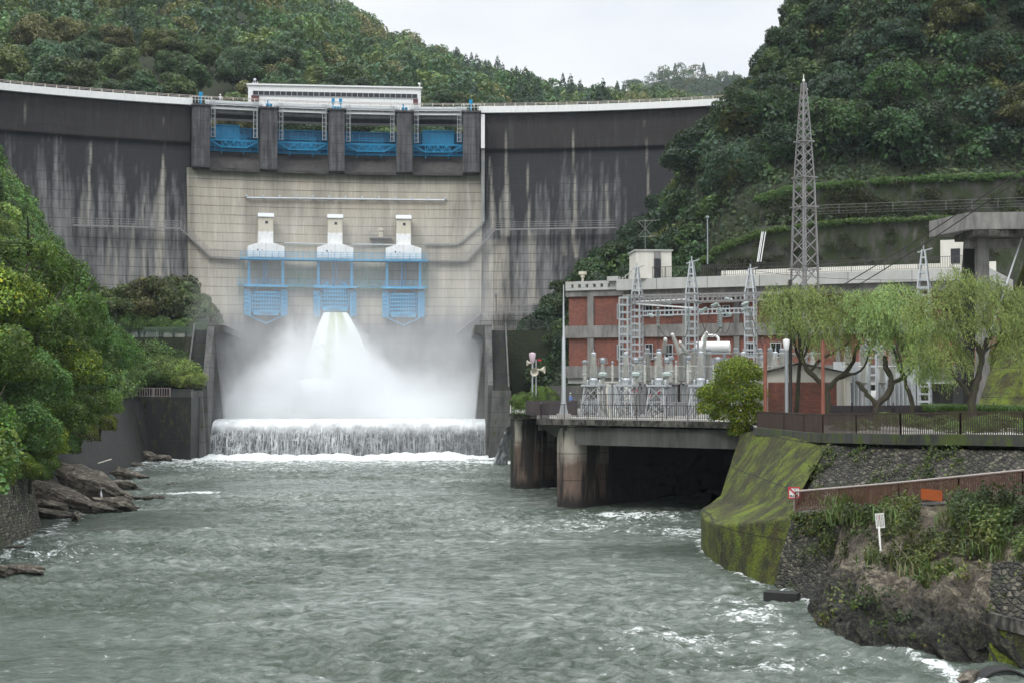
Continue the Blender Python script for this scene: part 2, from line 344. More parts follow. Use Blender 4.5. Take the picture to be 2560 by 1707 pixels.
# light runs of lime seen on the wings: x at top, y top, x bottom, y bottom, widths (px), strength
STR = [(412, 352, 395, 700, 3, 22, .95), (406, 430, 385, 560, 4, 16, .5), (229, 343, 223, 560, 1.5, 8, .8), (205, 470, 205, 560, 3, 8, .5), (300, 440, 295, 560, 2, 3, .3), (330, 560, 325, 700, 6, 14, .6),
       (268, 600, 262, 720, 8, 14, .5), (290, 560, 288, 720, 3, 9, .55), (420, 600, 418, 720, 3, 4, .5), (362, 470, 356, 560, 2, 6, .4), (357, 600, 355, 720, 10, 12, .5), (64, 240, 68, 350, 1.5, 2, .5), (411, 270, 410, 345, 1, 1.5, .4),
       (1224, 390, 1232, 570, 5, 14, .75), (1262, 270, 1266, 580, 1.5, 12, .8), (1248, 470, 1252, 580, 2, 6, .6), (1317, 390, 1323, 600, 2.5, 6, .8), (1262, 580, 1275, 780, 18, 12, .6), (1240, 600, 1235, 780, 40, 60, .95),
       (1430, 285, 1436, 560, 2, 7, .85), (1432, 560, 1440, 640, 8, 14, .7), (1513, 445, 1517, 545, 2, 6, .7), (1612, 300, 1617, 495, 1.5, 5, .7), (1330, 590, 1336, 760, 18, 30, .75), (1295, 640, 1297, 760, 2, 4, .6), (1370, 590, 1372, 640, 2, 3, .4), (1410, 590, 1412, 640, 8, 10, .4)]
def wing_color(S, Z, right):
    n1 = fbm(S * 1.7 + 40, Z * 0.05, 5, 2.2, 0.68); n2 = fbm(S * 0.16, Z * 0.07 + 3, 3); n3 = fbm(S * 3.1, Z * 0.12, 3); n4 = fbm(S * 0.5 + 9, Z * .5, 3)
    low = 1 - sstep(33, 47.5, Z); n6 = fbm(S * 4.5 + 7, Z * .22, 4, 2.1, .6); v = (n1 - 0.5) * 2.0 + 0.52 * low + (n2 - .5) * 1.6 + (n3 - .5) * 0.7 + (n6 - .5) * 1.5
    v += np.where(right, -0.26, 0.02) - 0.25 * sstep(40, 47.6, Z); v = np.clip(v, 0, 1)
    dark = np.array([0.014, 0.015, 0.018]); mid = np.array([0.19, 0.19, 0.188]); cream = np.array([0.36, 0.34, 0.29])
    C = dark[None] + (mid - dark)[None] * v[:, None]
    up = Z > 47.85; vu = np.clip((n1 - .55) * 2 + (n3 - .5) + 1.2 * sstep(52.6, 53.8, Z), 0, 1)[:, None]
    Cu = np.array([0.026, 0.022, 0.022])[None] * (0.75 + 0.5 * n4[:, None]) + np.array([0.06, 0.058, 0.055])[None] * vu * 0.5
    C = np.where(up[:, None], Cu, C)
    for px, y0, x1, y1, w0, w1, a in STR:
        ta, za = dhit(px, y0, 0); tb, zb = dhit(x1, y1, 3.5)
        f = np.clip((za - Z) / max(za - zb, .1), -0.02, 1.03); inside = (f > 0) & (f < 1.03); c = (ta + (tb - ta) * f) * AR
        wd = (w0 + (w1 - w0) * f) / 15.4 * (0.6 + 0.8 * vnoise(Z * 0.4 + px, np.full_like(Z, px * .1)))
        e = np.clip(1.4 - np.abs(S - c) / np.maximum(wd * 0.5, .05), 0, 1) * inside * a * np.clip(0.35 + 1.3 * n1, 0, 1) * (0.55 + 0.45 * sstep(0, .15, f))
        C = C * (1 - e[:, None]) + cream[None] * e[:, None]
    # pale worn concrete low down next to the spillway
    near = (1 - sstep(0, 9, np.abs(S - np.where(right, T_P5, T_P1) * AR))) * (1 - sstep(20, 27, Z)) * np.clip(n1 * 2.2 - .25, 0, 1)
    C = C * (1 - near[:, None]) + np.array([0.30, 0.28, 0.24])[None] * near[:, None]
    return C
dam = empty('arch_dam', dp(0, 0, 54.9), 0, 'tall curved concrete arch dam with black stained wings and pale central spillway face', 'dam')
dam_inv = Matrix.Translation(-Vector(dam.location))
def todam(o): o.matrix_parent_inverse = dam_inv; return o
def wing(t0, t1, name, right):
    ns = int((t1 - t0) * AR / 0.3); ts = np.linspace(t0, t1, ns)
    zs = np.concatenate([np.arange(-1, 47.6, 0.4), [47.62, 47.86, 47.98, 48.1], np.arange(48.4, 53.8, 0.4), [53.9]])
    T, Z = np.meshgrid(ts, zs, indexing='ij'); O = off_w(Z)
    V = np.stack([AC.x + (AR - O) * np.sin(T), AC.y + (AR - O) * np.cos(T), Z], -1).reshape(-1, 3); S = (T * AR).ravel(); Zr = Z.ravel()
    C = wing_color(S, Zr, right); F1 = grid_faces(ns, len(zs)); uv = np.stack([S, Zr], 1)
    # top and back
    nb = len(V); o_b = -5.5
    extra = []; 
    for t in ts: extra += [dp(t, o_b, 53.9), dp(t, o_b - 2, 20), dp(t, o_b - 4, -1)]
    E = np.array([tuple(p) for p in extra]); V2 = np.concatenate([V, E]); nz = len(zs); F2 = []
    for i in range(ns - 1):
        a, b_ = i * nz + nz - 1, (i + 1) * nz + nz - 1; c, d = nb + 3 * i, nb + 3 * (i + 1)
        F2 += [(a, b_, d, c), (c, d, d + 1, c + 1), (c + 1, d + 1, d + 2, c + 2)]
    V2f = V2; C2 = np.concatenate([C, np.full((len(E), 3), 0.1)]); uv2 = np.concatenate([uv, np.tile([[0, 0]], (len(E), 1))])
    o = mesh_np(name, V2f, np.concatenate([F1, np.array(F2)]), M['damwing'], dam, C2, False, uv2); return todam(o)
wing(T_L, T_P1, 'wing_wall', False); wing(T_P5, T_R, 'wing_wall', True)
# end faces of the wings toward the spillway bays are covered by the outer piers
def off_o(z): return off_w(np.minimum(z, 44)) + 0.9
LIPZ = dhit(836, 430, 2.0)[1]
def oface():
    t0, t1 = T_P1 - 0.004, T_P5 + 0.003; ns = int((t1 - t0) * AR / 0.3); ts = np.linspace(t0, t1, ns); zs = np.concatenate([np.arange(-1, 17.2, 0.4), np.arange(17.5, LIPZ, 0.4), [LIPZ]])
    T, Z = np.meshgrid(ts, zs, indexing='ij'); O = off_o(Z)
    V = np.stack([AC.x + (AR - O) * np.sin(T), AC.y + (AR - O) * np.cos(T), Z], -1).reshape(-1, 3); S = (T * AR).ravel(); Zr = Z.ravel()
    n1 = fbm(S * .8, Zr * .05, 5, 2.1, .6); n2 = fbm(S * .12 + 5, Zr * .16, 4); n3 = fbm(S * 2.5, Zr * .2, 3); n5 = fbm(S * .3 + 50, Zr * .3, 4)
    v = np.clip(0.5 + (n1 - .5) * 1.6 + (n2 - .5) * 1.2, 0, 1)[:, None]
    C = np.array([0.27, 0.25, 0.205])[None] * (1 - v) + np.array([0.47, 0.435, 0.36])[None] * v
    warm = np.clip((n2 - .5) * 4 * (n1), 0, 1)[:, None] * 0.5; C = C * (1 - warm) + np.array([0.36, 0.29, 0.2])[None] * warm
    for xx in (600, 838, 990, 1170, 1060, 740): 
        tt = dth(xx, 500, 2) * AR; e = np.clip(1 - np.abs(S - tt - (n5 - .5)) / 0.35, 0, 1)[:, None] * .5; C = C * (1 - e) + np.array([.5, .49, .45]) * e
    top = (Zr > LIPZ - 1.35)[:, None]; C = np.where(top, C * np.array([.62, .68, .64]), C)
    wet = (1 - sstep(17.5, 22.5, Zr + (n1 - .5) * 5))[:, None]; C = C * (1 - wet) + np.array([0.075, 0.074, 0.072])[None] * (0.6 + .8 * n3[:, None]) * wet
    e1 = (1 - sstep(0, 1.2, np.abs(S - T_P1 * AR)))[:, None] * np.clip(n1 * 1.6 - .3, 0, 1)[:, None]; C = C * (1 - .7 * e1)
    F1 = grid_faces(ns, len(zs)); nz = len(zs); nb = len(V); E = []; F2 = []
    for t in ts: E.append(tuple(dp(t, -3.0, LIPZ)))
    for i in range(ns - 1): F2.append((i * nz + nz - 1, (i + 1) * nz + nz - 1, nb + i + 1, nb + i))
    # side returns
    b0 = nb + ns
    for i in (0, ns - 1):
        for j in range(nz): p = V[i * nz + j]; q = Vector((p[0] - AC.x, p[1] - AC.y, 0)).normalized() * 1.6; E.append((p[0] + q.x, p[1] + q.y, p[2]))
    for s_, i in enumerate((0, ns - 1)):
        for j in range(nz - 1): a = i * nz + j; c = b0 + s_ * nz + j; F2.append((a, a + 1, c + 1, c))
    C2 = np.concatenate([C, np.full((len(E), 3), .12)]); uv = np.concatenate([np.stack([S, Zr], 1), np.zeros((len(E), 2))])
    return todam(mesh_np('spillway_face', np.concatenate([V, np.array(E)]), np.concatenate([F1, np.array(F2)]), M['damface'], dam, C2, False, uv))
oface()
# piers
M['pier'] = mat_conc('pier_concrete', (0.16, 0.16, 0.165), (0.022, 0.022, 0.025), 1.4, lines=1.46, streak=0.06, contrast=(0.38, 0.68))
M['chute'] = mat_conc('chute_concrete', (0.085, 0.078, 0.074), (0.03, 0.027, 0.027), 0.8, streak=0.6)
M['under'] = mat_conc('crest_slab_concrete', (0.16, 0.165, 0.165), (0.07, 0.07, 0.07), 1)
PIERS = [(482, 525, 263, 421), (651, 694, 270, 424), (822, 862, 273, 433), (991, 1031, 280, 435), (1157, 1199, 281, 437)]
PT = []
for (a, b_, yt, yb) in PIERS:
    t0, t1 = dth(a, 350, 2.8), dth(b_, 350, 2.8); PT.append((t0, t1)); zt = dhit(a, yt, 2.8)[1]; tm = (t0 + t1) / 2; hw = (t1 - t0) * 136 / 2
    fr = dframe(tm, 2.8, 0); mb = MB(); z0, z1 = LIPZ - 0.02, min(zt, 53.75)
    prof = [(-hw, 0), (-hw * .8, -0.18), (hw * .8, -0.18), (hw, 0), (hw, 8.5), (-hw, 8.5)]
    mb.prism([fr @ Vector((x, y, z0)) for x, y in prof], [fr @ Vector((x, y, z1)) for x, y in prof])
    mb.box(fr @ Vector((0, 1.2, z1 + 0.06)), (hw * 2 + .5, 3.2, 0.24), fr.to_3x3())
    mb.bar(fr @ Vector((-hw * .35, -.2, z0)), fr @ Vector((-hw * .35, -.2, z1 - 1)), .5, .1); mb.bar(fr @ Vector((hw * .45, -.2, z0)), fr @ Vector((hw * .45, -.2, z1 - 1)), .35, .12)
    todam(mb.build('pier', M['pier'], dam))
# flip-lip chutes between the piers
for i in range(4):
    t0, t1 = PT[i][1], PT[i + 1][0]; n = 10; prof = [(-3.2, 47.15), (-2.4, 47.15), (-1.4, 46.6), (-.3, 45.5), (.8, 44.3), (1.7, 43.55), (2.3, 43.3)]; V = []; Fs = []
    for k in range(n + 1):
        t = lerp(t0, t1, k / n)
        for o_, z in prof: V.append(dp(t, o_, z))
        V.append(dp(t, 2.3, LIPZ)); V.append(dp(t, -3.2, LIPZ))
    m_ = len(prof) + 2
    for k in range(n):
        for j in range(m_ - 1): a = k * m_ + j; Fs.append((a, a + 1, a + m_ + 1, a + m_))
    todam(MB().add(V, Fs).build('chute', M['chute'], dam, smooth=True))
# crest road slab, fascia, parapet and handrail
def sweep(t0, t1, prof, step=0.012):
    n = max(2, int((t1 - t0) / step)); V = []; Fs = []; m_ = len(prof)
    for k in range(n + 1):
        t = lerp(t0, t1, k / n)
        for o_, z in prof: V.append(dp(t, o_, z))
    for k in range(n):
        for j in range(m_): a = k * m_ + j; b2 = k * m_ + (j + 1) % m_; Fs.append((a, b2, b2 + m_, a + m_))
    Fs += [tuple(range(m_ - 1, -1, -1)), tuple(n * m_ + j for j in range(m_))]; return MB().add(V, Fs)
todam(sweep(T_L, T_P1 + .002, [(0.3, 53.9), (1.15, 53.9), (1.15, 55.0), (0.95, 55.0), (0.95, 54.2), (0.3, 54.2)]).build('fascia', M['white'], dam))
todam(sweep(T_P5 - .002, T_R, [(0.3, 53.9), (1.15, 53.9), (1.15, 55.0), (0.95, 55.0), (0.95, 54.2), (0.3, 54.2)]).build('fascia', M['white'], dam))
todam(sweep(T_L, T_R, [(0.94, 54.24), (-9.5, 54.24), (-9.5, 53.5), (-6.2, 53.3), (-6.0, 53.95), (0.94, 53.95)]).build('road_slab', M['under'], dam))
for i in range(4):
    a, b_ = PT[i][1] - .004, PT[i + 1][0] + .004
    todam(sweep(a, b_, [(0.4, 53.55), (0.75, 53.55), (0.75, 54.95), (0.4, 54.95)]).build('bridge_girder', M['white'], dam))
    todam(sweep(a, b_, [(-.1, 53.0), (0.35, 53.0), (0.35, 53.9), (-.1, 53.9)]).build('bridge_girder', M['under'], dam))
    mb = MB()
    for k, (o_, z) in enumerate(((1.0, 54.45), (1.0, 54.2), (0.9, 54.62))): mb.tube([dp(lerp(a, b_, j / 6), o_, z) for j in range(7)], 0.07, 6)
    for j in range(5): mb.bar(dp(lerp(a, b_, (j + .5) / 5), .75, 54.3), dp(lerp(a, b_, (j + .5) / 5), 1.05, 54.3), .1, .6)
    todam(mb.build('pipe', M['galv'], dam, True))
mbr = MB(); nT = int((T_R - T_L) * AR / 1.72); pm = None; rest = MB()
for k in range(nT):
    t = T_L + k * 1.72 / AR
    if k < nT - 100 or k >= nT: rest.box(dp(t, 1.0, 55.22), (.14, .14, .44), Matrix.Rotation(-t, 3, 'Z')); continue
    if pm is None: pm = MB().box((0, 0, 0), (.14, .14, .44)).build('railing_post', M['cream'], dam).data; po = bpy.data.objects['railing_post']
    else: po = obj('railing_post', pm, dam)
    po.matrix_parent_inverse = dam_inv; po.location = dp(t, 1.0, 55.22); po.rotation_euler = (0, 0, -t)
todam(rest.build('railing_posts', M['cream'], dam))['kind'] = 'stuff'
for zz in (55.44, 55.24): mbr.tube([dp(T_L + (T_R - T_L) * k / 160, 1.0, zz) for k in range(161)], 0.045, 6)
todam(mbr.build('handrail', M['rail'], dam, True))
# access ladders of the bays (white cages beside each gate)
def ladder(t, z0, z1, w=.6):
    fr = dframe(t, 1.1, 0); mb = MB()
    for x in (-w / 2, w / 2, 0.12): mb.bar(fr @ Vector((x, 0, z0)), fr @ Vector((x, 0, z1)), .06)
    for x in (-w / 2, w / 2): mb.bar(fr @ Vector((x, .7, z0)), fr @ Vector((x, .7, z1)), .06)
    n = int((z1 - z0) / .72)
    for k in range(n + 1):
        z = z0 + (z1 - z0) * k / n; mb.bar(fr @ Vector((-w / 2, 0, z)), fr @ Vector((w / 2, 0, z)), .06)
        for x in (-w / 2, w / 2): mb.bar(fr @ Vector((x, 0, z)), fr @ Vector((x, .7, z)), .05)
    return todam(mb.build('ladder', M['galv'], dam))
for i in range(4):
    ladder(PT[i][1] + .0048, dhit(540, 343, 1.1)[1], 54.9); ladder(PT[i + 1][0] - .0048, dhit(640, 345, 1.1)[1], 54.9)
# little railed platforms on the pier tops with blue hoist posts
for i, (t0, t1) in enumerate(PT):
    tm = (t0 + t1) / 2; fr = dframe(tm, 2.8, 0); hw = (t1 - t0) * 136 / 2 + .2; mb = MB(); z0 = 53.92
    for z in (z0 + .5, z0 + 1.0): mb.bar(fr @ Vector((-hw, -.3, z)), fr @ Vector((hw, -.3, z)), .05); 
    for s_ in (-1, 1):
        for z in (z0 + .5, z0 + 1.0): mb.bar(fr @ Vector((s_ * hw, -.3, z)), fr @ Vector((s_ * hw, 2.2, z)), .05)
    for k in range(7): x = -hw + 2 * hw * k / 6; mb.bar(fr @ Vector((x, -.3, z0)), fr @ Vector((x, -.3, z0 + 1.0)), .045)
    todam(mb.build('platform_railing', M['white'], dam))
    mb = MB()
    if i in (0, 4):
        mb.box(fr @ Vector((-.1, .5, z0 + 1.5)), (.55, .5, .75), fr.to_3x3()); mb.bar(fr @ Vector((-.1, .5, z0)), fr @ Vector((-.1, .5, z0 + 1.2)), .3)
    elif i == 2:
        for s_ in (-.6, .6): mb.box(fr @ Vector((s_, .5, z0 + 1.4)), (.5, .5, .75), fr.to_3x3()); mb.bar(fr @ Vector((s_, .5, z0)), fr @ Vector((s_, .5, z0 + 1.2)), .22)
        mb.box(fr @ Vector((0, .5, z0 + .25)), (1.5, .5, .4), fr.to_3x3())
    else: mb.box(fr @ Vector((0, .5, z0 + .35)), (1.1, .6, .35), fr.to_3x3()); mb.tube([fr @ Vector((-.2, .5, z0)), fr @ Vector((-.2, .5, z0 + 1.1))], .12, 8)
    todam(mb.build('hoist_post', M['blue2'], dam))
# drain pipe / cable duct on the right of the spillway
zz = [dhit(1207, y, 3.0)[1] for y in (285, 370, 555)]; td = dth(1207, 400, 2.5)
mb = MB(); mb.bar(dp(td, 2.3, zz[1]), dp(td, 2.3, zz[0]), .62, .5); todam(mb.build('cable_duct', M['white'], dam))
M['duct'] = mat_conc('duct_concrete', (0.33, 0.34, 0.33), (0.16, 0.17, 0.16), 1)
mb = MB(); mb.bar(dp(td, 2.4, zz[2]), dp(td, 1.9, zz[1] - .02), .55, .5)
pp = [(1207, 556), (1145, 611), (1062, 611)]; P3 = []
for x, y in pp: t, z = dhit(x, y, 4.4); P3.append(dp(t, float(off_o(z)) + .35, z))
for a, b_ in zip(P3[:-1], P3[1:]): mb.bar(a, b_, .3, .3)
todam(mb.build('cable_duct', M['duct'], dam))
def facepath(pts, n=6):  # pixel polyline laid on the dam face
    out = []
    for (x0, y0), (x1, y1) in zip(pts[:-1], pts[1:]):
        for k in range(n):
            x, y = lerp(x0, x1, k / n), lerp(y0, y1, k / n); t, z = dhit(x, y, 3.5); o_ = float(off_w(z)) + 1.0; t, z = dhit(x, y, o_); out.append((t, o_, z))
    x, y = pts[-1]; t, z = dhit(x, y, 3.5); o_ = float(off_w(z)) + 1.0; t, z = dhit(x, y, o_); out.append((t, o_, z)); return out
mb = MB(); q = facepath([(616, 496), (1112, 502)], 12); mb.tube([dp(t, o_ + .35, z) for t, o_, z in q], .17, 8)
for t, o_, z in q[::1]: mb.box(dp(t, o_ + .2, z + .35), (.35, .5, .3), Matrix.Rotation(-t, 3, 'Z'))
todam(mb.build('long_pipe', M['galv'], dam, True))
for pts in ([(710, 609), (818, 611)], [(880, 612), (991, 613)]):
    q = facepath(pts, 5); mb = MB(); mb.tube([dp(t, o_ + .3, z) for t, o_, z in q], .12, 8); todam(mb.build('conduit', M['galv'], dam, True))
# inspection catwalks with handrails and stairs
def walk(name, pts, seg_stairs=(), mat='galvdark', rh=1.05):
    q = facepath(pts, 8); mb = MB(); P = [dp(t, o_ + .9, z) for t, o_, z in q]; Pi = [dp(t, o_ + .1, z) for t, o_, z in q]
    for i in range(len(P) - 1):
        a, b_, c, d = P[i], P[i + 1], Pi[i + 1], Pi[i]; dn = Vector((0, 0, -.1))
        mb.prism([a + dn, b_ + dn, c + dn, d + dn], [a, b_, c, d])
        for h in (rh, rh * .66, rh * .33): mb.bar(a + Vector((0, 0, h)), b_ + Vector((0, 0, h)), .05)
        mb.bar(a + Vector((0, 0, -.12)), b_ + Vector((0, 0, -.12)), .1, .22)
        L_ = (b_ - a).length; n = max(1, int(L_ / 1.3))
        for k in range(n): p = a.lerp(b_, k / n); mb.bar(p, p + Vector((0, 0, rh)), .055)
        if abs((b_ - a).normalized().z) > .3:
            n = max(2, int(abs((b_ - a).z) / .35))
            for k in range(n): p = a.lerp(b_, k / n); r = d.lerp(c, k / n); mb.bar(p + Vector((0, 0, -.15)), r + Vector((0, 0, -.15)), .28, .05)
    for i in range(0, len(P), 3): mb.bar(P[i] + Vector((0, 0, -.15)), Pi[i] + Vector((0, 0, -1.1)), .1)
    return todam(mb.build(name, M[mat], dam))
walk('inspection_walkway', [(180, 563), (300, 566), (450, 571), (525, 641), (604, 646)])
walk('inspection_walkway', [(1062, 651), (1168, 652), (1238, 574), (1540, 569)])
walk('inspection_walkway', [(1140, 832), (1205, 780), (1345, 779)])
# ------------------------------------------------------------------ crest gates
def crest_gate(i, label):
    t0, t1 = PT[i][1], PT[i + 1][0]; tm = (t0 + t1) / 2; hw = (t1 - t0) * 140 / 2 - .05; fr = dframe(tm, 0, 0); g = empty('spillway_gate', fr @ Vector((0, 2.4, 47.15)), -tm, label, 'sluice gate', 'blue crest gates of the spillway')
    z0 = 0.0; z1 = dhit(730, 326, -2.4)[1] - 47.15
    mb = MB(); mb.box((0, .15, z1 / 2), (2 * hw, .2, z1)); mb.build('skin_plate', M['blue'], g)
    mb = MB()
    for z in (.1, .9, z1 * .62, z1 - .08): mb.bar((-hw, -.12, z), (hw, -.12, z), .3, .14)
    for k in range(8): x = -hw + 2 * hw * k / 7; mb.bar((x, -.1, 0), (x, -.1, z1), .12, .3, up=(0, 1, 0))
    if i in (0, 3):
        xa, xb = (-hw + 1.2, hw * .25) if i == 0 else (-hw * .62, hw * .62)
        for z in (z1 + .22, z1 * .45): mb.bar((xa, -.75, z), (xb, -.75, z), .2)
        for k in range(5): x = lerp(xa, xb, k / 4); mb.bar((x, -.7, z1 * .45), (x, -.7, z1 + .22), .13)
        mb.box(((xa + xb) / 2, -.55, z1 * .72), (xb - xa, .08, z1 * .55 + .3))
    mb.build('stiffening_ribs', M['blue2'], g)
    mb = MB(); a, c = hw - .15, hw - 2.1; zt, zb = 1.55, .35; y = -2.6
    for yy in (y, y + .9):
        mb.bar((-a, yy, zt), (a, yy, zt), .13); mb.bar((-c, yy, zb), (c, yy, zb), .15); mb.bar((-a, yy, zt), (-c, yy, zb), .15); mb.bar((a, yy, zt), (c, yy, zb), .15)
        n = 6
        for k in range(n + 1):
            x = -c + 2 * c * k / n; mb.bar((x, yy, zb), (x, yy, zt), .09)
        for k in range(n): x0, x1 = -c + 2 * c * k / n, -c + 2 * c * (k + 1) / n; mb.bar((x0, yy, zb if k % 2 == 0 else zt), (x1, yy, zt if k % 2 == 0 else zb), .09)
        for h in (zt + .45, zt + .9): mb.bar((-c, yy, h) if yy == y else (c * .6, yy, h), (c, yy, h), .045)
    for k in range(5): x = -c + 2 * c * k / 4; mb.bar((x, y, zt), (x, y, zt + .9 if k > 2 else zt), .05)
    mb.box((0, y + .45, zb - .04), (2 * c, .9, .06)); 
    for x in (-c, c - .4): mb.bar((x, y + .45, zb - 1.0), (x, y + .45, zb), .12)
    mb.build('maintenance_truss', M['blue2'], g)
    return g
for i, lb in enumerate(('leftmost blue crest gate, with a raised flap panel on its left half', 'blue crest gate with plain ribbed skin, second bay from the left', 'blue crest gate with plain ribbed skin, second bay from the right', 'rightmost blue crest gate with a raised flap panel at its middle')): crest_gate(i, lb)
# ------------------------------------------------------------------ gate control house on the crest
c0, c1 = at(620, 262, 237.5), at(1052, 262, 240.5); du = (c1 - c0); Lh = du.length; az = math.atan2(du.y, du.x)
ch = empty('control_house', Vector((c0.x, c0.y, 54.24)), az, 'long low white building with a dark window strip on the dam crest', 'building')
zt = at(620, 213, 237.5).z - 54.24
mb = MB(); mb.box((Lh / 2, 2.2, zt / 2), (Lh, 4.4, zt)); mb.build('wall', M['white'], ch)
mb = MB(); mb.box((Lh / 2, 2.2, zt + .1), (Lh + .5, 4.9, .25)); mb.build('roof', M['white'], ch)
M['maroon'] = mat_paint('maroon_panel', (0.11, 0.03, 0.035), 0.5)
wz1, wz0 = zt - .98, zt - 1.72
mb = MB(); mb.box((Lh / 2 + .1, -.03, (wz0 + wz1) / 2), (Lh - 1.4, .08, wz1 - wz0)); sw = mb.build('window_strip', M['glass'], ch)
mb = MB()
for k in range(31): x = .8 + (Lh - 1.4) * k / 30; mb.box((x, -.1, (wz0 + wz1) / 2), (.07, .06, wz1 - wz0))
mb.bar((.8, -.1, wz0), (Lh - .6, -.1, wz0), .06); mb.build('window_mullions', M['galv'], sw)
mb = MB(); mb.box((1.2, -.04, wz0 - .55), (1.3, .09, 1.05)); mb.build('door', M['maroon'], ch)
mb = MB(); mb.box((Lh - .9, -.04, wz0 - .55), (.8, .09, 1.05)); mb.build('door', M['maroon'], ch)
mb = MB(); mb.bar((Lh - .1, 2, zt + .2), (Lh - .1, 2, zt + 1.0), .1); mb.bar((Lh - .4, 2, zt + .2), (Lh - .2, 2, zt + 1), .05); mb.lathe([(.05, 0), (.25, .2), (.3, .35), (.1, .4)], (Lh - .15, 2, zt + 1.0), 10); mb.build('roof_lamp', M['white'], ch)
mb = MB()
for dx in (0, .35, .7): mb.bar((.7 + dx, 2, zt + .2), (.7 + dx, 2, zt + 1.1), .1)
mb.box((1.05, 2, zt + .5), (1.1, .6, .5)); mb.lathe([(.1, 0), (.28, .2), (.2, .4)], (.95, 2, zt + 1.1), 10); mb.build('roof_equipment', M['galv'], ch)
mb = MB(); p = at(588, 258, 236); mb.box((0, 0, .7), (1.3, 1, 1.4)); mb.box((-1.0, 0, .4), (.8, 1, .8)); o = mb.build('equipment_cabinet', M['white']); o.location = (p.x, p.y, 54.24); tag(o, 'small white cabinet on the dam crest left of the white crest building', 'cabinet')
# ------------------------------------------------------------------ outlet gates, hoods and platform
M['netg'] = None
b = NB('green_netting'); uv = b.coord('Object'); n_ = b.noise(b.mapping(uv, (1, 1, .3)), 1.2, 3)
p_ = b.n('BsdfDiffuse'); b.set(p_.inputs[0], (0.05, 0.2, 0.13, 1)); tr = b.n('BsdfTransparent'); mx = b.n('MixShader'); b.set(mx.inputs[0], b.math('MULTIPLY', b.ramp(n_, [(0.35, .12), (.7, .5)]), 0.75))
b.t.links.new(tr.outputs[0], mx.inputs[1]); b.t.links.new(p_.outputs[0], mx.inputs[2]); b.t.links.new(mx.outputs[0], b.out.inputs[0]); M['netg'] = b.m
OG = [(663, 'left', 608, 645), (837, 'mid', 611, 648), (1009, 'right', 613, 650)]
OFFG = float(off_o(25)) + 0.2
def gate_frame(px): t = dth(px, 700, OFFG); return t, dframe(t, OFFG, 0)
SC = 15.95
def zpx(y, px=840, off=OFFG + 1.5): return dhit(px, y, off)[1]
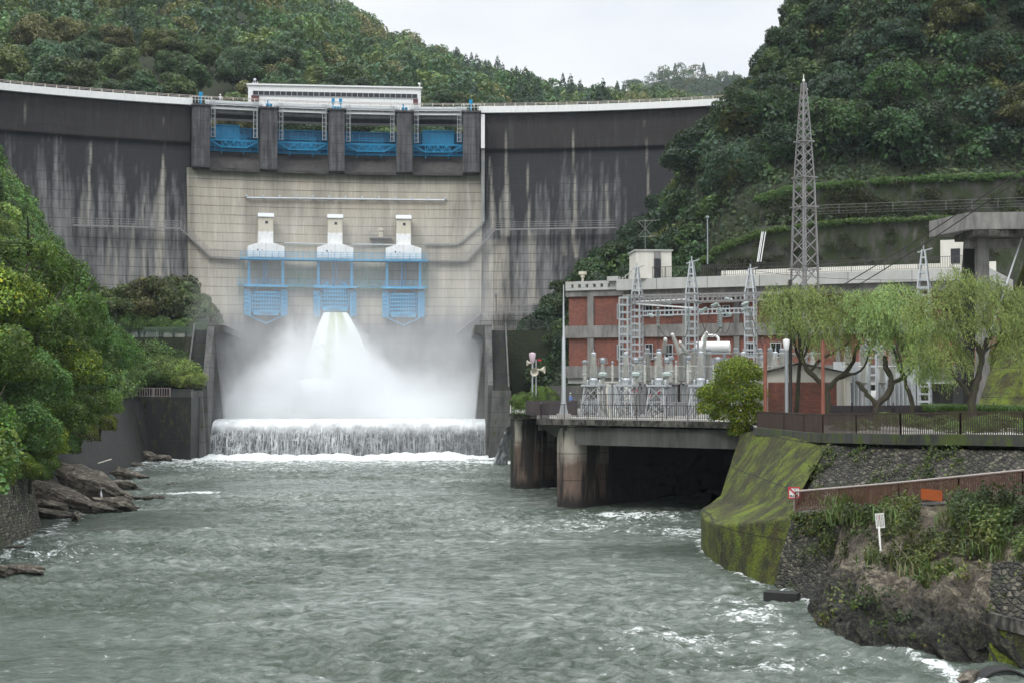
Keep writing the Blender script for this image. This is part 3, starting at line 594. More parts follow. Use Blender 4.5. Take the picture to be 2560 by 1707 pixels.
for i, (px, nm, ya, yb) in enumerate(OG):
    t, fr = gate_frame(px); lab = ('left', 'middle', 'right')[i]; dy = (0, 3, 5)[i]
    zt0, zt1, zh1, zh0 = zpx(544 + dy, px), zpx(608 + dy, px), zpx(617 + dy, px), zpx(645 + dy, px)
    h = empty('hoist_house', fr @ Vector((0, 0, zh0)), -t, ('white hooded hoist house with a tall tower above the left outlet gate', 'white hooded hoist house above the middle outlet gate that is discharging', 'white hooded hoist house above the right outlet gate')[i], 'hoist house', 'white hoist houses on the dam face')
    hw, tw = 2.85, 1.15; zz1, zz2, zz3 = zh1 - zh0, zt1 - zh0, zt0 - zh0
    mb = MB(); pr = [(-hw, 0), (hw, 0), (hw, zz1), (tw, zz2), (-tw, zz2), (-hw, zz1)]
    mb.prism([Vector((x, 1.6, z)) for x, z in pr], [Vector((x, -2.2, z)) for x, z in pr]); mb.build('hood', M['hood'], h)
    mb = MB(); mb.box((0, .1, (zz2 + zz3) / 2 + .1), (tw * 2, 2.6, zz3 - zz2 + .2)); mb.build('tower', M['cream'], h)
    mb = MB(); mb.box((0, .1, zz2 + .9), (tw * 2 + .02, 2.62, 1.9)); mb.build('tower_base_band', M['hood'], h)
    mb = MB(); mb.prism([(-tw - .1, -1.4, zz3 + .12), (tw + .1, -1.4, zz3 + .12), (tw + .1, 2, zz3 + .12), (-tw - .1, 2, zz3 + .12)], [(-tw - .1, -1.0, zz3 + .75), (tw + .1, -1.0, zz3 + .75), (tw + .1, 2, zz3 + .8), (-tw - .1, 2, zz3 + .8)]); mb.build('roof', M['galv'], h)
    mb = MB(); mb.box((.1, -1.22, zz3 - .75), (.42, .08, .42)); mb.build('window', M['glass'], h)
    mb = MB(); mb.lathe([(.14, 0), (.14, .06)], (-1.3, -2.2, 1.2), 12, Matrix.Rotation(R_(90), 3, 'X')); mb.build('vent_hole', M['dark'], h); mb = MB(); mb.lathe([(.07, 0), (.07, .05)], (-.6, -2.2, 1.15), 10, Matrix.Rotation(R_(90), 3, 'X')); mb.build('vent_hole', M['dark'], h)
    # the gate itself
    g = empty('outlet_gate', fr @ Vector((0, 0, zpx(790 + dy, px))), -t, ('blue lattice outlet gate shut under the left hoist house', 'blue lattice outlet gate in the middle, open with water shooting out', 'blue lattice outlet gate shut under the right hoist house')[i], 'sluice gate', 'blue outlet gates low on the dam')
    zb = zpx(790 + dy, px); Z = lambda y: zpx(y + dy, px) - zb; up = 1 if i == 1 else 0
    for s_ in (-1, 1):
        mb = MB()
        mb.box((s_ * 3.0, -.9, (Z(724) + 0) / 2), (.5, 1.8, Z(724)));
        for k in range(6): z = Z(728) - k * (Z(728) / 6.2) - .35; mb.box((s_ * 2.95, -1.85, z), (.95, .35, .42))
        mb.bar((s_ * 2.5, -1.9, 0), (s_ * 2.5, -1.9, Z(724)), .35); mb.bar((s_ * 3.35, -.9, -.5), (s_ * 3.35, -.9, Z(724)), .1)
        mb.build('side_guide', M['blue3'], g)
    mb = MB(); zt_, zb_ = (Z(718), Z(766)) if up else (Z(732), Z(779))
    def bow(x): return -2.0 - 1.1 * (1 - (x / 2.1) ** 2)
    nv, nh = 10, 5
    for k in range(nh + 1):
        z = lerp(zb_, zt_, k / nh); 
        for j in range(nv): x0, x1 = -2.1 + 4.2 * j / nv, -2.1 + 4.2 * (j + 1) / nv; mb.bar((x0, bow(x0), z), (x1, bow(x1), z), .3, .2 if k else .34)
    for j in range(nv + 1): x = -2.1 + 4.2 * j / nv; mb.bar((x, bow(x), zb_), (x, bow(x), zt_), .17, .3)
    mb.box((0, -2.3, zb_ - .35), (3.9, 1.2, .6))
    for s_ in (-1, 1): mb.bar((s_ * 2.1, -2, zt_), (s_ * 1.2, -1.2, zt_ + .9), .25); mb.bar((s_ * 2.1, -2, zb_), (s_ * 2.1, -.3, zb_ + 1), .25)
    mb.build('leaf_lattice', M['blue3'], g)
    mb = MB(); mb.box((0, -.8, lerp(zb_, zt_, .5)), (4.4, .2, zt_ - zb_)); mb.build('leaf_back_plate', M['blue'], g)
    mb = MB(); zz = Z(716); mb.box((0, -1.3, zz), (6.7, 2.8, .22)); mb.bar((-3.4, -2.75, zz), (3.4, -2.75, zz), .25, .35); mb.build('gate_platform', M['blue3'], g)
    ztop = Z(648)
    for s_ in (-1, 1):
        mb = MB()
        for d in (-.14, .14): mb.bar((s_ * 2.65 + d, -1.6, zz), (s_ * 2.65 + d, -1.6, ztop), .13)
        mb.box((s_ * 2.65, -1.6, (zz + ztop) / 2), (.2, .04, ztop - zz)); mb.build('guide_column', M['blue3'], g)
    mb = MB(); mb.bar((-.25, -1.2, zz), (-.25, -1.2, ztop), .3, .3); mb.bar((.25, -1.4, zz + (1 if up else 0)), (.25, -1.4, ztop), .14); mb.build('hoist_rod', M['dark'] if False else M['blue'], g)
    if not up:
        mb = MB(); mb.tube([(-2.6, -2, 0), (0, -2.6, Z(809)), (2.6, -2, 0)], .12, 6); mb.build('lower_brace', M['blue3'], g, True)
# shared blue platforms with railings
def railrun(name, pts, z0y, mat, off, rh=1.15, rails=4, step=1.35, deck=True, dep=1.4):
    mb = MB(); P = []
    for (x, y) in pts: t, z = dhit(x, y, off); P.append((t, z))
    n = 30; Q = [(np.interp(k / n, np.linspace(0, 1, len(P)), [p[0] for p in P]), np.interp(k / n, np.linspace(0, 1, len(P)), [p[1] for p in P])) for k in range(n + 1)]
    for (ta, za), (tb, zb) in zip(Q[:-1], Q[1:]):
        for k in range(rails): mb.bar(dp(ta, off, za + rh * (k + 1) / rails), dp(tb, off, zb + rh * (k + 1) / rails), .055)
        mb.bar(dp(ta, off, za), dp(tb, off, zb), .12, .22); mb.bar(dp(ta, off, za), dp(ta, off, za + rh), .07)
        if deck: mb.prism([dp(ta, off, za - .1), dp(tb, off, zb - .1), dp(tb, off - dep, zb - .1), dp(ta, off - dep, za - .1)], [dp(ta, off, za), dp(tb, off, zb), dp(tb, off - dep, zb), dp(ta, off - dep, za)])
    return mb.build(name, M[mat])
pf = tag(railrun('service_platform', [(602, 646), (836, 650), (1071, 652)], 0, 'blue3', OFFG + 2.7, 1.15, 4, dep=3.2), 'long blue railed platform running in front of the three white hoist houses', 'platform')
pf2 = tag(railrun('lower_platform', [(594, 712), (836, 716), (1071, 718)], 0, 'blue3', OFFG + 1.2, 1.0, 3, dep=1.0), 'blue railed walkway linking the outlet gates halfway down the netting', 'walkway')
for k, (x0, x1, ya, yb) in enumerate(((596, 612, 648, 790), (710, 790, 650, 726), (884, 958, 652, 728), (1052, 1072, 652, 770))):
    n = 10; V = []; rs = random.Random(k)
    for i in range(n + 1):
        for j in range(n + 1):
            u = i / n; v = j / n; xx = lerp(x0, x1, u) + (6 * math.sin(v * 3.1) * (1 if u < .5 else -1)) * (x1 - x0 > 30); t, z = dhit(xx, lerp(ya, yb, v), OFFG + 1.6)
            V.append(dp(t, OFFG + 1.7 + .25 * math.sin(u * 9 + v * 4), z))
    Fs = [(i * (n + 1) + j, i * (n + 1) + j + 1, (i + 1) * (n + 1) + j + 1, (i + 1) * (n + 1) + j) for i in range(n) for j in range(n)]
    tag(MB().add(V, Fs).build('safety_net', M['netg']), ('narrow green safety net hanging left of the left outlet gate', 'wide green safety net between the left and middle outlet gates', 'wide green safety net between the middle and right outlet gates', 'narrow green safety net hanging right of the right outlet gate')[k], 'net', 'green nets under the service platform')
t, z = dhit(952, 580, 5); fr = dframe(t, float(off_o(z)) + .1, z - .9)
o = MB().box((0, -.5, 0), (3.6, 1.2, .18)).box((0, -1.05, .55), (3.6, .05, .05)).box((0, -1.05, 1.05), (3.6, .05, .05)); 
for k in range(6): o.box((-1.8 + .72 * k, -1.05, .5), (.05, .05, 1.1))
o = o.build('small_balcony', M['galvdark']); o.matrix_world = fr; tag(o, 'small grey balcony on the dam face left of the right hoist house', 'balcony')
dd = MB().prism([(-.42, -.12, .1), (.42, -.12, .1), (.42, .1, .1), (-.42, .1, .1)], [(-.42, -.12, 1.35), (.42, -.12, 1.35), (.42, .1, 1.35), (-.42, .1, 1.35)]).lathe([(.42, -.12), (.42, .12)], (0, 0, 1.35), 16, Matrix.Rotation(R_(90), 3, 'X')).build('door', M['cream'], o)
# ------------------------------------------------------------------ stilling basin: training walls, weir, pool, jet
M['wetc'] = mat_conc('wet_dark_concrete', (0.06, 0.063, 0.06), (0.016, 0.017, 0.018), 0.7, (0.035, 0.06, 0.012), 0.25, lines=2.1, streak=.3, rough=0.5)
M['wallc'] = mat_conc('training_wall_concrete', (0.15, 0.148, 0.14), (0.035, 0.035, 0.036), 0.8, (0.05, 0.08, 0.015), 0.12, lines=1.9)
M['mossc'] = mat_conc('mossy_dark_concrete', (0.075, 0.075, 0.07), (0.016, 0.018, 0.018), 0.7, (0.07, 0.1, 0.015), 0.4)
def frame2(a, b):  # local frame: x across (to the right), y along a->b
    a, b = Vector(a), Vector(b); d = (b - a).normalized(); return Matrix(((d.y, d.x, 0, a.x), (-d.x, d.y, 0, a.y), (0, 0, 1, a.z), (0, 0, 0, 1)))
def ext(mb, fr, prof, y0, y1, prof2=None):  # prof in (x,z)
    prof2 = prof2 or prof; mb.prism([fr @ Vector((x, y0, z)) for x, z in prof], [fr @ Vector((x, y1, z)) for x, z in prof2]); return mb
def training(side, a, b, label):
    t = empty('training_wall', a, 0, label, 'wall'); inv = Matrix.Translation(-Vector(a)); fr = frame2(a, b); Lw = (Vector(b) - Vector(a)).length; s = side
    mb = MB(); st = [(0, 15.9), (-s * 1.0, 15.9), (-s * 1.0, -1), (s * 1.3, -1), (s * 1.15, 4.4)]
    ext(mb, fr, st, 0, Lw); o = mb.build('stem', M['wallc'], t); o.matrix_parent_inverse = inv
    cap = [(-s * 1.0, 15.9), (0, 15.0), (s * .15, 15.5), (s * .45, 15.95), (s * 1.25, 16.25), (s * 1.25, 17.1), (-s * 1.0, 17.1)]
    mb = MB(); ext(mb, fr, cap, -.02, Lw); o = mb.build('overhanging_cap', M['wallc'], t); o.matrix_parent_inverse = inv
    # stair flight on the outer side and the nose block in front
    mb = MB(); n = 26; zA, zB, yA, yB = 8.5, 16.6, -6.5, 3.5
    for k in range(n):
        z = zA + (zB - zA) * k / n; y = yA + (yB - yA) * k / n; mb.box(fr @ Vector((-s * 1.95, (y + yB + 6) / 2, z + .1)), (1.85, yB + 6 - y, .34), fr.to_3x3())
    o = mb.build('stairs', M['wetc'], t); o.matrix_parent_inverse = inv
    mb = MB(); mb.prism([fr @ Vector((-s * .98, yA - .3, -1)), fr @ Vector((-s * .98, 0, -1)), fr @ Vector((-s * .98, 0, 17.0)), fr @ Vector((-s * .98, yA - .3, 9.2))], [fr @ Vector((-s * .05, yA - .3, -1)), fr @ Vector((-s * .05, 0, -1)), fr @ Vector((-s * .05, 0, 17.0)), fr @ Vector((-s * .35, yA - .3, 9.2))])
    mb.prism([fr @ Vector((-s * 2.9, yA - .2, 8.2)), fr @ Vector((-s * 2.9, yB, 16.6)), fr @ Vector((-s * 3.1, yB, 16.6)), fr @ Vector((-s * 3.1, yA - .2, 8.2))], [fr @ Vector((-s * 2.9, yA - .2, 9.0)), fr @ Vector((-s * 2.9, yB, 17.5)), fr @ Vector((-s * 3.1, yB, 17.5)), fr @ Vector((-s * 3.1, yA - .2, 9.0))])
    o = mb.build('stair_parapet', M['wallc'], t); o.matrix_parent_inverse = inv
    mb = MB(); y0 = yA - 2.5; mb.prism([fr @ Vector((-s * 3.3, y0 - .3, -1)), fr @ Vector((-s * .3, y0, -1)), fr @ Vector((-s * .1, 4, -1)), fr @ Vector((-s * 3.3, 4, -1))], [fr @ Vector((-s * 3.2, y0, 8.5)), fr @ Vector((-s * .9, y0 + .8, 8.5)), fr @ Vector((-s * .9, 4, 8.5)), fr @ Vector((-s * 3.2, 4, 8.5))])
    o = mb.build('nose_block', M['wallc'], t); o.matrix_parent_inverse = inv; return t
training(1, (-39.5, 189, 0), (-43.6, 223, 0), 'left wall of the plunge pool with an overhanging cap and a steep dark stair')
training(-1, (-3.7, 189, 0), (-5.2, 223, 0), 'right wall of the plunge pool with an overhanging cap and mossy stairs outside')
# weir and its veil of falling water
b = NB('weir_veil'); co = b.coord('Object'); wv = b.mapping(co, (1, .7, .28), (0, 0, 0)); d1 = b.noise(b.mapping(co, (.55, .5, .55)), 1, 4, .6)
def vein(sc_, dist, w_):
    n = b.n('TexVoronoi', feature='DISTANCE_TO_EDGE'); 
    nn = b.n('TexNoise'); b.set(nn.inputs['Vector'], co); nn.inputs['Scale'].default_value = .9; nn.inputs['Detail'].default_value = 4
    va = b.n('VectorMath', operation='MULTIPLY_ADD'); b.set(va.inputs[0], nn.outputs['Color']); va.inputs[1].default_value = (dist, 0, dist); b.set(va.inputs[2], b.mapping(co, (1.5, 1, .42)))
    b.set(n.inputs['Vector'], va.outputs[0]); n.inputs['Scale'].default_value = sc_; return b.ramp(n.outputs['Distance'], [(0, 1), (w_, 0)])
z_ = b.n('SeparateXYZ', Vector=co).outputs['Z']; x_ = b.n('SeparateXYZ', Vector=co).outputs['X']
strk = b.ramp(b.noise(b.mapping(co, (5.5, 1, .3)), 1, 6, .75, .6), [(.46, 0), (.6, 1)])
left_more = b.ramp(b.math('DIVIDE', b.math('ADD', x_, 39), 36), [(0, 1), (.4, .95), (.65, .6), (1, .5)])
fo = b.math('MULTIPLY', b.math('MAXIMUM', b.math('MAXIMUM', b.math('MULTIPLY', vein(.8, 2.2, .05), .9), b.math('MULTIPLY', vein(1.9, 1.6, .09), .7)), b.math('MULTIPLY', strk, 1.0)), left_more)
topf = b.ramp(b.math('ADD', b.math('DIVIDE', z_, 4.6), b.math('MULTIPLY', b.math('SUBTRACT', d1, .5), .5)), [(.6, 0), (.95, 1)])
fo = b.math('MULTIPLY', fo, b.ramp(b.noise(b.mapping(co, (.8, 1, .5)), 1, 4), [(.3, .35), (.6, 1)])); fo = b.math('MAXIMUM', fo, topf)
b.pbr(b.mix(fo, (0.045, 0.05, 0.053), (0.72, 0.75, 0.76)), .35, 0, b.bump(b.math('ADD', fo, strk), .6, .08)); M['veil'] = b.m
wr = empty('weir', (-21, 186, 0), 0, 'low concrete weir across the plunge pool with water spilling over its whole width', 'weir'); winv = Matrix.Translation(-Vector((-21, 186, 0)))
prof = [(183.0, -0.6), (183.1, 0), (183.35, 1.5), (183.8, 2.9), (184.4, 3.8), (185.2, 4.35), (186.4, 4.6), (188.6, 4.72)]
def strip(X0, X1, nx, prof, dz=0.0, amp=0):
    xs_ = np.linspace(X0, X1, nx); P = np.array(prof); t = np.linspace(0, 1, 40); py = np.interp(t, np.linspace(0, 1, len(P)), P[:, 0]); pz = np.interp(t, np.linspace(0, 1, len(P)), P[:, 1])
    XX, TT = np.meshgrid(xs_, t, indexing='ij'); YY = np.broadcast_to(py, XX.shape).copy(); ZZ = np.broadcast_to(pz, XX.shape).copy() + dz
    bowing = 1.6 * ((XX + 21) / 18) ** 2; n = fbm(XX * 1.6, ZZ * .5 + 7, 4); YY += -bowing * .0 - amp * (n - .5) * 2; ZZ += amp * .5 * (n - .5)
    return np.stack([XX, YY, ZZ], -1).reshape(-1, 3), grid_faces(nx, 40)
V, Fc = strip(-38.9, -3.4, 360, prof, 0.0, .16); o = mesh_np('water_veil', V, Fc[:, ::-1], M['veil'], wr, smooth=True); o.matrix_parent_inverse = winv
mb = MB(); mb.prism([(-39.5, 183.6, -1), (-3, 183.6, -1), (-3, 188, -1), (-39.5, 188, -1)], [(-39.5, 185.4, 3.9), (-3, 185.4, 3.9), (-3, 188, 4.2), (-39.5, 188, 4.2)]); o = mb.build('weir_body', M['wetc'], wr); o.matrix_parent_inverse = winv
# plunge pool: boiling white water
b = NB('boiling_foam'); co = b.coord('Object'); n1 = b.noise(co, .5, 6, .65, .6); n2 = b.noise(co, 2.5, 5, .6)
b.pbr(b.mix(b.ramp(n1, [(.4, 0), (.6, 1)]), (0.4, 0.46, 0.43), (0.78, 0.81, 0.8)), .6, 0, b.bump(b.math('ADD', n1, b.math('MULTIPLY', n2, .4)), .9, .5)); M['foam'] = b.m
xs_, ys_ = np.linspace(-44, -2.5, 200), np.linspace(188.4, 226, 180); XX, YY = np.meshgrid(xs_, ys_, indexing='ij')
ZZ = 4.62 + (fbm(XX * .35, YY * .35, 5) - .45) * 1.1 * sstep(188.4, 194, YY)
o = mesh_np('pool_water', np.stack([XX, YY, ZZ], -1).reshape(-1, 3), grid_faces(200, 180), M['foam'], smooth=True); tag(o, kind='structure')
# the water jet of the open middle outlet
b = NB('jet_water'); uv = b.coord('UV'); sx = b.n('SeparateXYZ', Vector=uv); u_, v_ = sx.outputs['X'], sx.outputs['Y']
nj = b.noise(b.mapping(uv, (14, 2.2, 1)), 1, 6, .65, .3); nk = b.noise(b.mapping(uv, (40, 7, 1)), 1, 4, .6)
edge = b.ramp(u_, [(0.0, 1), (.2, .95), (.3, .3), (.42, .1), (.5, .95), (.56, .15), (.68, .02), (.76, .4), (.84, 1)])
wf = b.math('ADD', edge, b.math('MULTIPLY', b.math('SUBTRACT', nj, .5), 1.8)); wf = b.math('ADD', wf, b.math('MULTIPLY', b.math('POWER', v_, 2.2), .22), clamp=True)
b.pbr(b.mix(wf, (0.3, 0.38, 0.15), (0.82, 0.85, 0.84)), .4, 0, b.bump(b.math('ADD', nj, nk), .7, .15)); M['jet'] = b.m
tj, frj = gate_frame(837); zj = zpx(786, 837); Z5 = 4.7
nu, nv = 60, 110; V = []; UV = []
for i in range(nu):
    u = i / (nu - 1)
    for j in range(nv):
        v = j / (nv - 1); y = -2.2 - 13.5 * v ** .75; z = zj + 0.25 - (zj - Z5 + .3) * v ** 1.35; hw = 1.75 + 5.6 * v ** 1.15; x = (u * 2 - 1) * hw + .55 * v
        rr = (float(vnoise(u * 9, v * 14) - .5) + .6 * float(vnoise(u * 26, v * 22) - .5)) * (.25 + 1.9 * v); V.append(tuple(frj @ Vector((x, y - .9 * (1 - (u * 2 - 1) ** 2) + rr, z + rr * .4)))); UV.append((u, v))
o = mesh_np('water_jet', V, grid_faces(nu, nv), M['jet'], smooth=True, uv=UV); tag(o, 'pale green and white jet of water shooting from the open middle outlet gate', 'water jet')
V2 = []; UV2 = []
for i in range(30):   # spray skirts: rough white water thrown to both sides
    pass
# ------------------------------------------------------------------ spray cloud over the plunge pool (real volume)
def spray_cloud():
    b = NB('spray_mist'); co = b.coord('Object'); se = b.n('SeparateXYZ', Vector=co); x, y, z = se.outputs
    warp = b.noise(b.mapping(co, (.11, .11, .09)), 1, 5, .62, .8); w2 = b.noise(b.mapping(co, (.32, .32, .24)), 1, 5, .6, .5)
    w3 = b.noise(b.mapping(co, (.95, .95, .7)), 1, 4, .6, .4)
    hz = b.math('SUBTRACT', z, 5)
    billow = b.math('ADD', b.math('MULTIPLY', b.math('SUBTRACT', warp, .5), 17), b.math('ADD', b.math('MULTIPLY', b.math('SUBTRACT', w2, .5), 9), b.math('MULTIPLY', b.math('SUBTRACT', w3, .5), 3)))
    low = b.math('SUBTRACT', 1, b.math('DIVIDE', b.math('ADD', hz, billow), 7.0), clamp=True)
    ax = b.math('ADD', x, b.math('ADD', 27.2, b.math('MULTIPLY', b.math('SUBTRACT', z, 18), .06)))
    side = b.math('ADD', b.math('ABSOLUTE', ax), b.math('MULTIPLY', billow, -.42))
    dx = b.math('DIVIDE', side, b.math('ADD', 2.3, b.math('MULTIPLY', b.math('POWER', b.math('MAXIMUM', b.math('SUBTRACT', 20.5, z), 0), 1.25), .36)))
    cone = b.math('SUBTRACT', 1.15, dx, clamp=True); cone = b.math('MULTIPLY', cone, b.ramp(b.math('DIVIDE', b.math('SUBTRACT', 20.5, z), 9), [(0, 0), (.25, .35), (1, 1)]))
    core = b.math('MULTIPLY', b.math('GREATER_THAN', 2.6, b.math('ABSOLUTE', ax)), b.math('GREATER_THAN', z, 10.0)); cone = b.math('MULTIPLY', cone, b.math('SUBTRACT', 1, b.math('MULTIPLY', core, .85)))
    thin = b.math('MULTIPLY', b.math('POWER', 2.718, b.math('MULTIPLY', b.math('MAXIMUM', b.math('SUBTRACT', z, 14), 0), -.11)), b.ramp(warp, [(.38, .2), (.66, 1)]))
    d = b.math('ADD', b.math('MULTIPLY', b.math('POWER', low, 1.2), .27), b.math('MULTIPLY', cone, .6)); d = b.math('MULTIPLY', d, b.ramp(b.math('ADD', b.math('MULTIPLY', w2, .65), b.math('MULTIPLY', w3, .35)), [(.4, .06), (.56, 1)]))
    d = b.math('ADD', d, b.math('MULTIPLY', b.math('SUBTRACT', 1, b.math('DIVIDE', hz, 3.2), clamp=True), .3))
    d = b.math('ADD', d, b.math('MULTIPLY', thin, .038))
    # fade at the sides and the front of the basin
    fx = b.math('MULTIPLY', b.ramp(b.math('DIVIDE', b.math('ADD', x, 46), 46), [(0, 0), (.08, 1), (.9, 1), (.985, 0)]), b.ramp(b.math('DIVIDE', b.math('SUBTRACT', y, 186), 40), [(0, 0), (.22, 1), (.95, 1), (1, .6)]))
    d = b.math('MULTIPLY', d, fx)
    p = b.n('VolumePrincipled'); p.inputs['Color'].default_value = (.955, .965, .975, 1); p.inputs['Anisotropy'].default_value = 0.2; b.set(p.inputs['Density'], d); b.t.links.new(p.outputs[0], b.out.inputs['Volume'])
    try: b.m.cycles.volume_step_rate = 0.22
    except Exception: pass
    o = MB().prism([(-43.5, 187, 4.0), (-2.5, 187, 4.0), (-3, 226, 4.0), (-46, 226, 4.0)], [(-43.5, 187, 33), (-2.5, 187, 33), (-3, 226, 33), (-46, 226, 33)]).build('spray_cloud', b.m); return tag(o, 'white cloud of spray filling the plunge pool below the dam', 'mist', kind='stuff')
spray_cloud()
# ------------------------------------------------------------------ river
def river():
    X = np.arange(-62, 34, .17); Y = np.arange(34, 186.5, .17); XX, YY = np.meshgrid(X, Y, indexing='ij')
    wx = XX + 3 * (fbm(XX * .05, YY * .05, 3) - .5); wy = YY + 3 * (fbm(XX * .05 + 9, YY * .05, 3) - .5); rough = .25 + 1.9 * sstep(.3, .75, fbm(XX * .045 + 3, YY * .06, 4))
    foamR = np.zeros_like(XX)
    def blob(cx, cy, rx, ry, a): 
        nonlocal foamR; foamR = np.maximum(foamR, a * np.exp(-(((XX - cx) / rx) ** 2 + ((YY - cy) / ry) ** 2)))
    foamR = np.maximum(foamR, 1.25 * sstep(171, 181, YY + 7 * (fbm(XX * .25, YY * .25, 3) - .5)) * (XX < -2) * (XX > -41)); foamR = np.maximum(foamR, .42 * sstep(140, 182, YY) * (XX < -2) * (XX > -44))
    blob(-28, 124, 2.4, 2.0, .8); blob(9, 104, 4.5, 4, .42); blob(12, 92, 4.5, 4, .3); blob(5.5, 96, 5, 5, .25); blob(10.0, 60, 2.0, 4.5, .3); blob(6.5, 54, 3.5, 3, .26); blob(9, 49, 5, 2, .24); blob(-27, 80, 5, 4, .28); blob(-2, 170, 4, 4, .6)
    ed = np.interp(YY, [40, 49, 56, 62, 64, 67.4, 76, 84, 90], [15, 14.5, 12.6, 13.1, 13.2, 12.2, 11.3, 11.0, 12]); foamR = np.maximum(foamR, .5 * np.exp(-(np.abs(XX - ed) / .5) ** 2) * (YY < 92) * fbm(YY * .5, XX * .5, 3) * 1.5)
    le = np.interp(YY, [70, 90, 100, 120, 174], [-27, -29.6, -31, -34, -44.5]); foamR = np.maximum(foamR, .32 * np.exp(-(np.abs(XX - le) / .9) ** 2))
    Z = .3 * (fbm(wx * .22, wy * .24, 3) - .5) * 2 * rough * .6 + .12 * (fbm(wx * .75 + 3, wy * .95, 3) - .5) * 2 * rough + .07 * (vnoise(wx * 2.3, wy * 3.0) - .5) * 2 * rough + (.45 * foamR) * (fbm(XX * .8, YY * .8, 4) - .5)
    Z += .25 * sstep(178, 183, YY) * (XX < -3) * (XX > -39)
    aer = np.clip(np.exp(-((XX - np.interp(YY, [45, 90, 180], [0, -5, -20])) / np.interp(YY, [45, 90, 180], [9, 15, 18])) ** 2) * 1.25 + (fbm(XX * .07, YY * .12, 4) - .5) * 1.8, 0, 1); col = np.stack([foamR.ravel(), aer.ravel(), np.zeros(foamR.size)], 1)
    b = NB('river_water'); co = b.coord('Object'); a_ = b.n('Attribute', attribute_name='Col'); sc3 = b.n('SeparateColor', Color=a_.outputs['Color']); fr_ = sc3.outputs[0]; ae_ = sc3.outputs[1]
    wc = b.noise(b.mapping(co, (.05, .11, 1)), 1, 5, .6, .8); n1 = b.noise(b.mapping(co, (.95, 1.3, 1)), 1, 6, .62, 1.1); n2 = b.noise(b.mapping(co, (2.3, 2.9, 1)), 1, 6, .68, 1.4); n3 = b.noise(b.mapping(co, (6, 7, 1)), 1, 4, .65)
    streak = b.noise(b.mapping(co, (.75, 1.05, 1)), 1, 7, .66, 1.3)
    f = b.math('ADD', b.math('MULTIPLY', n2, .55), b.math('MULTIPLY', streak, .5)); f = b.math('ADD', f, b.math('MULTIPLY', fr_, .42))
    foam = b.ramp(f, [(.64, 0), (.74, 1)]); sky_sheen = b.math('MULTIPLY', b.ramp(streak, [(.38, 0), (.7, 1)]), b.math('MULTIPLY', b.math('ADD', .2, b.math('MULTIPLY', ae_, .5)), b.ramp(wc, [(.35, .35), (.62, 1)])))
    base = b.mix(b.ramp(wc, [(.4, 0), (.62, 1)]), (0.035, 0.055, 0.036), (0.075, 0.1, 0.08)); base = b.mix(sky_sheen, base, (0.46, 0.49, 0.46)); colr = b.mix(foam, base, (0.78, 0.81, 0.8))  # pale streaks paint sky reflection into the colour, mixed with aerated water
    h = b.math('ADD', b.math('MULTIPLY', n1, .5), b.math('ADD', b.math('MULTIPLY', n2, .42), b.math('MULTIPLY', n3, .2)))
    b.pbr(colr, b.math('ADD', .06, b.math('MULTIPLY', foam, .5)), 0, b.bump(h, .9, .5), .5, IOR=1.33); M['river'] = b.m
    o = mesh_np('river_water', np.stack([XX, YY, Z], -1).reshape(-1, 3), grid_faces(len(X), len(Y)), b.m, col=col, smooth=True); tag(o, kind='structure')
    b = NB('river_far_water'); b.pbr((0.05, 0.075, 0.055), .2, 0, b.bump(b.noise(b.coord('Object'), .8, 5), .6, .3)); M['river2'] = b.m
    o = MB().box((0, 10, -1.6), (400, 420, .3)).build('river_bed', M['river2']); tag(o, kind='structure')
river()
# ------------------------------------------------------------------ hills
b = NB('forest_floor'); co = b.coord('Object'); n1 = b.noise(co, .5, 5); n2 = b.noise(co, 3, 4)
b.pbr(b.mix(n1, (0.012, 0.02, 0.008), (0.035, 0.042, 0.018)), .95, 0, b.bump(n2, .6, .3)); M['floor'] = b.m
SKY = [(-900, 1250, 420), (0, 1240, 470), (600, 1150, 520), (880, 950, 560), (1000, 880, 600), (1100, 833, 640), (1200, 792, 680), (1300, 752, 720), (1400, 712, 760), (1480, 694, 800), (1600, 680, 850), (2600, 680, 850)]
def back_hill(px, f):  # px column of the far bank, f from shore to ridge
    s = np.array(SKY); e = np.interp(px, s[:, 0], s[:, 1]); Yr = np.interp(px, s[:, 0], s[:, 2]); Y0 = np.interp(px, [-900, 0, 850, 1700, 2600], [236, 246, 262, 262, 262])
    zr = CAMZ + e / F * Yr - 9; z0 = 47.0; fc = np.minimum(f, 1); Y = Y0 + (Yr - Y0) * f; z = z0 + (zr - z0) * (.75 * fc + .25 * fc ** .55) - np.maximum(f - 1, 0) * 160
    X = (px - CX) / F * Y; z = z + (fbm(X * .02 + 50, Y * .02, 3) - .5) * 16 * np.sin(np.pi * np.clip(fc, 0, 1)); return X, Y, z
def far_hill(px, f):
    e = np.interp(px, [900, 1300, 1400, 1480, 1550, 1640, 1700, 1760, 1830, 2000, 2600], [600, 690, 712, 730, 748, 778, 792, 786, 778, 800, 800]); Y = 880 + 320 * f; zr = CAMZ + e / F * 1200 - 8; fc = np.minimum(f, 1)
    z = 60 + (zr - 60) * fc ** .8 - np.maximum(f - 1, 0) * 300; return (px - CX) / F * Y, Y, z
def hillmesh(name, fn, p0, p1, n, m, f1=1.5):
    P, Q = np.meshgrid(np.linspace(p0, p1, n), np.linspace(0, f1, m), indexing='ij'); X, Y, Z = fn(P, Q)
    o = mesh_np(name, np.stack([X, Y, Z], -1).reshape(-1, 3), grid_faces(n, m), M['floor'], smooth=True); return tag(o, kind='structure')
hillmesh('hill', back_hill, -900, 2600, 120, 60); hillmesh('hill', far_hill, 900, 2600, 60, 24)
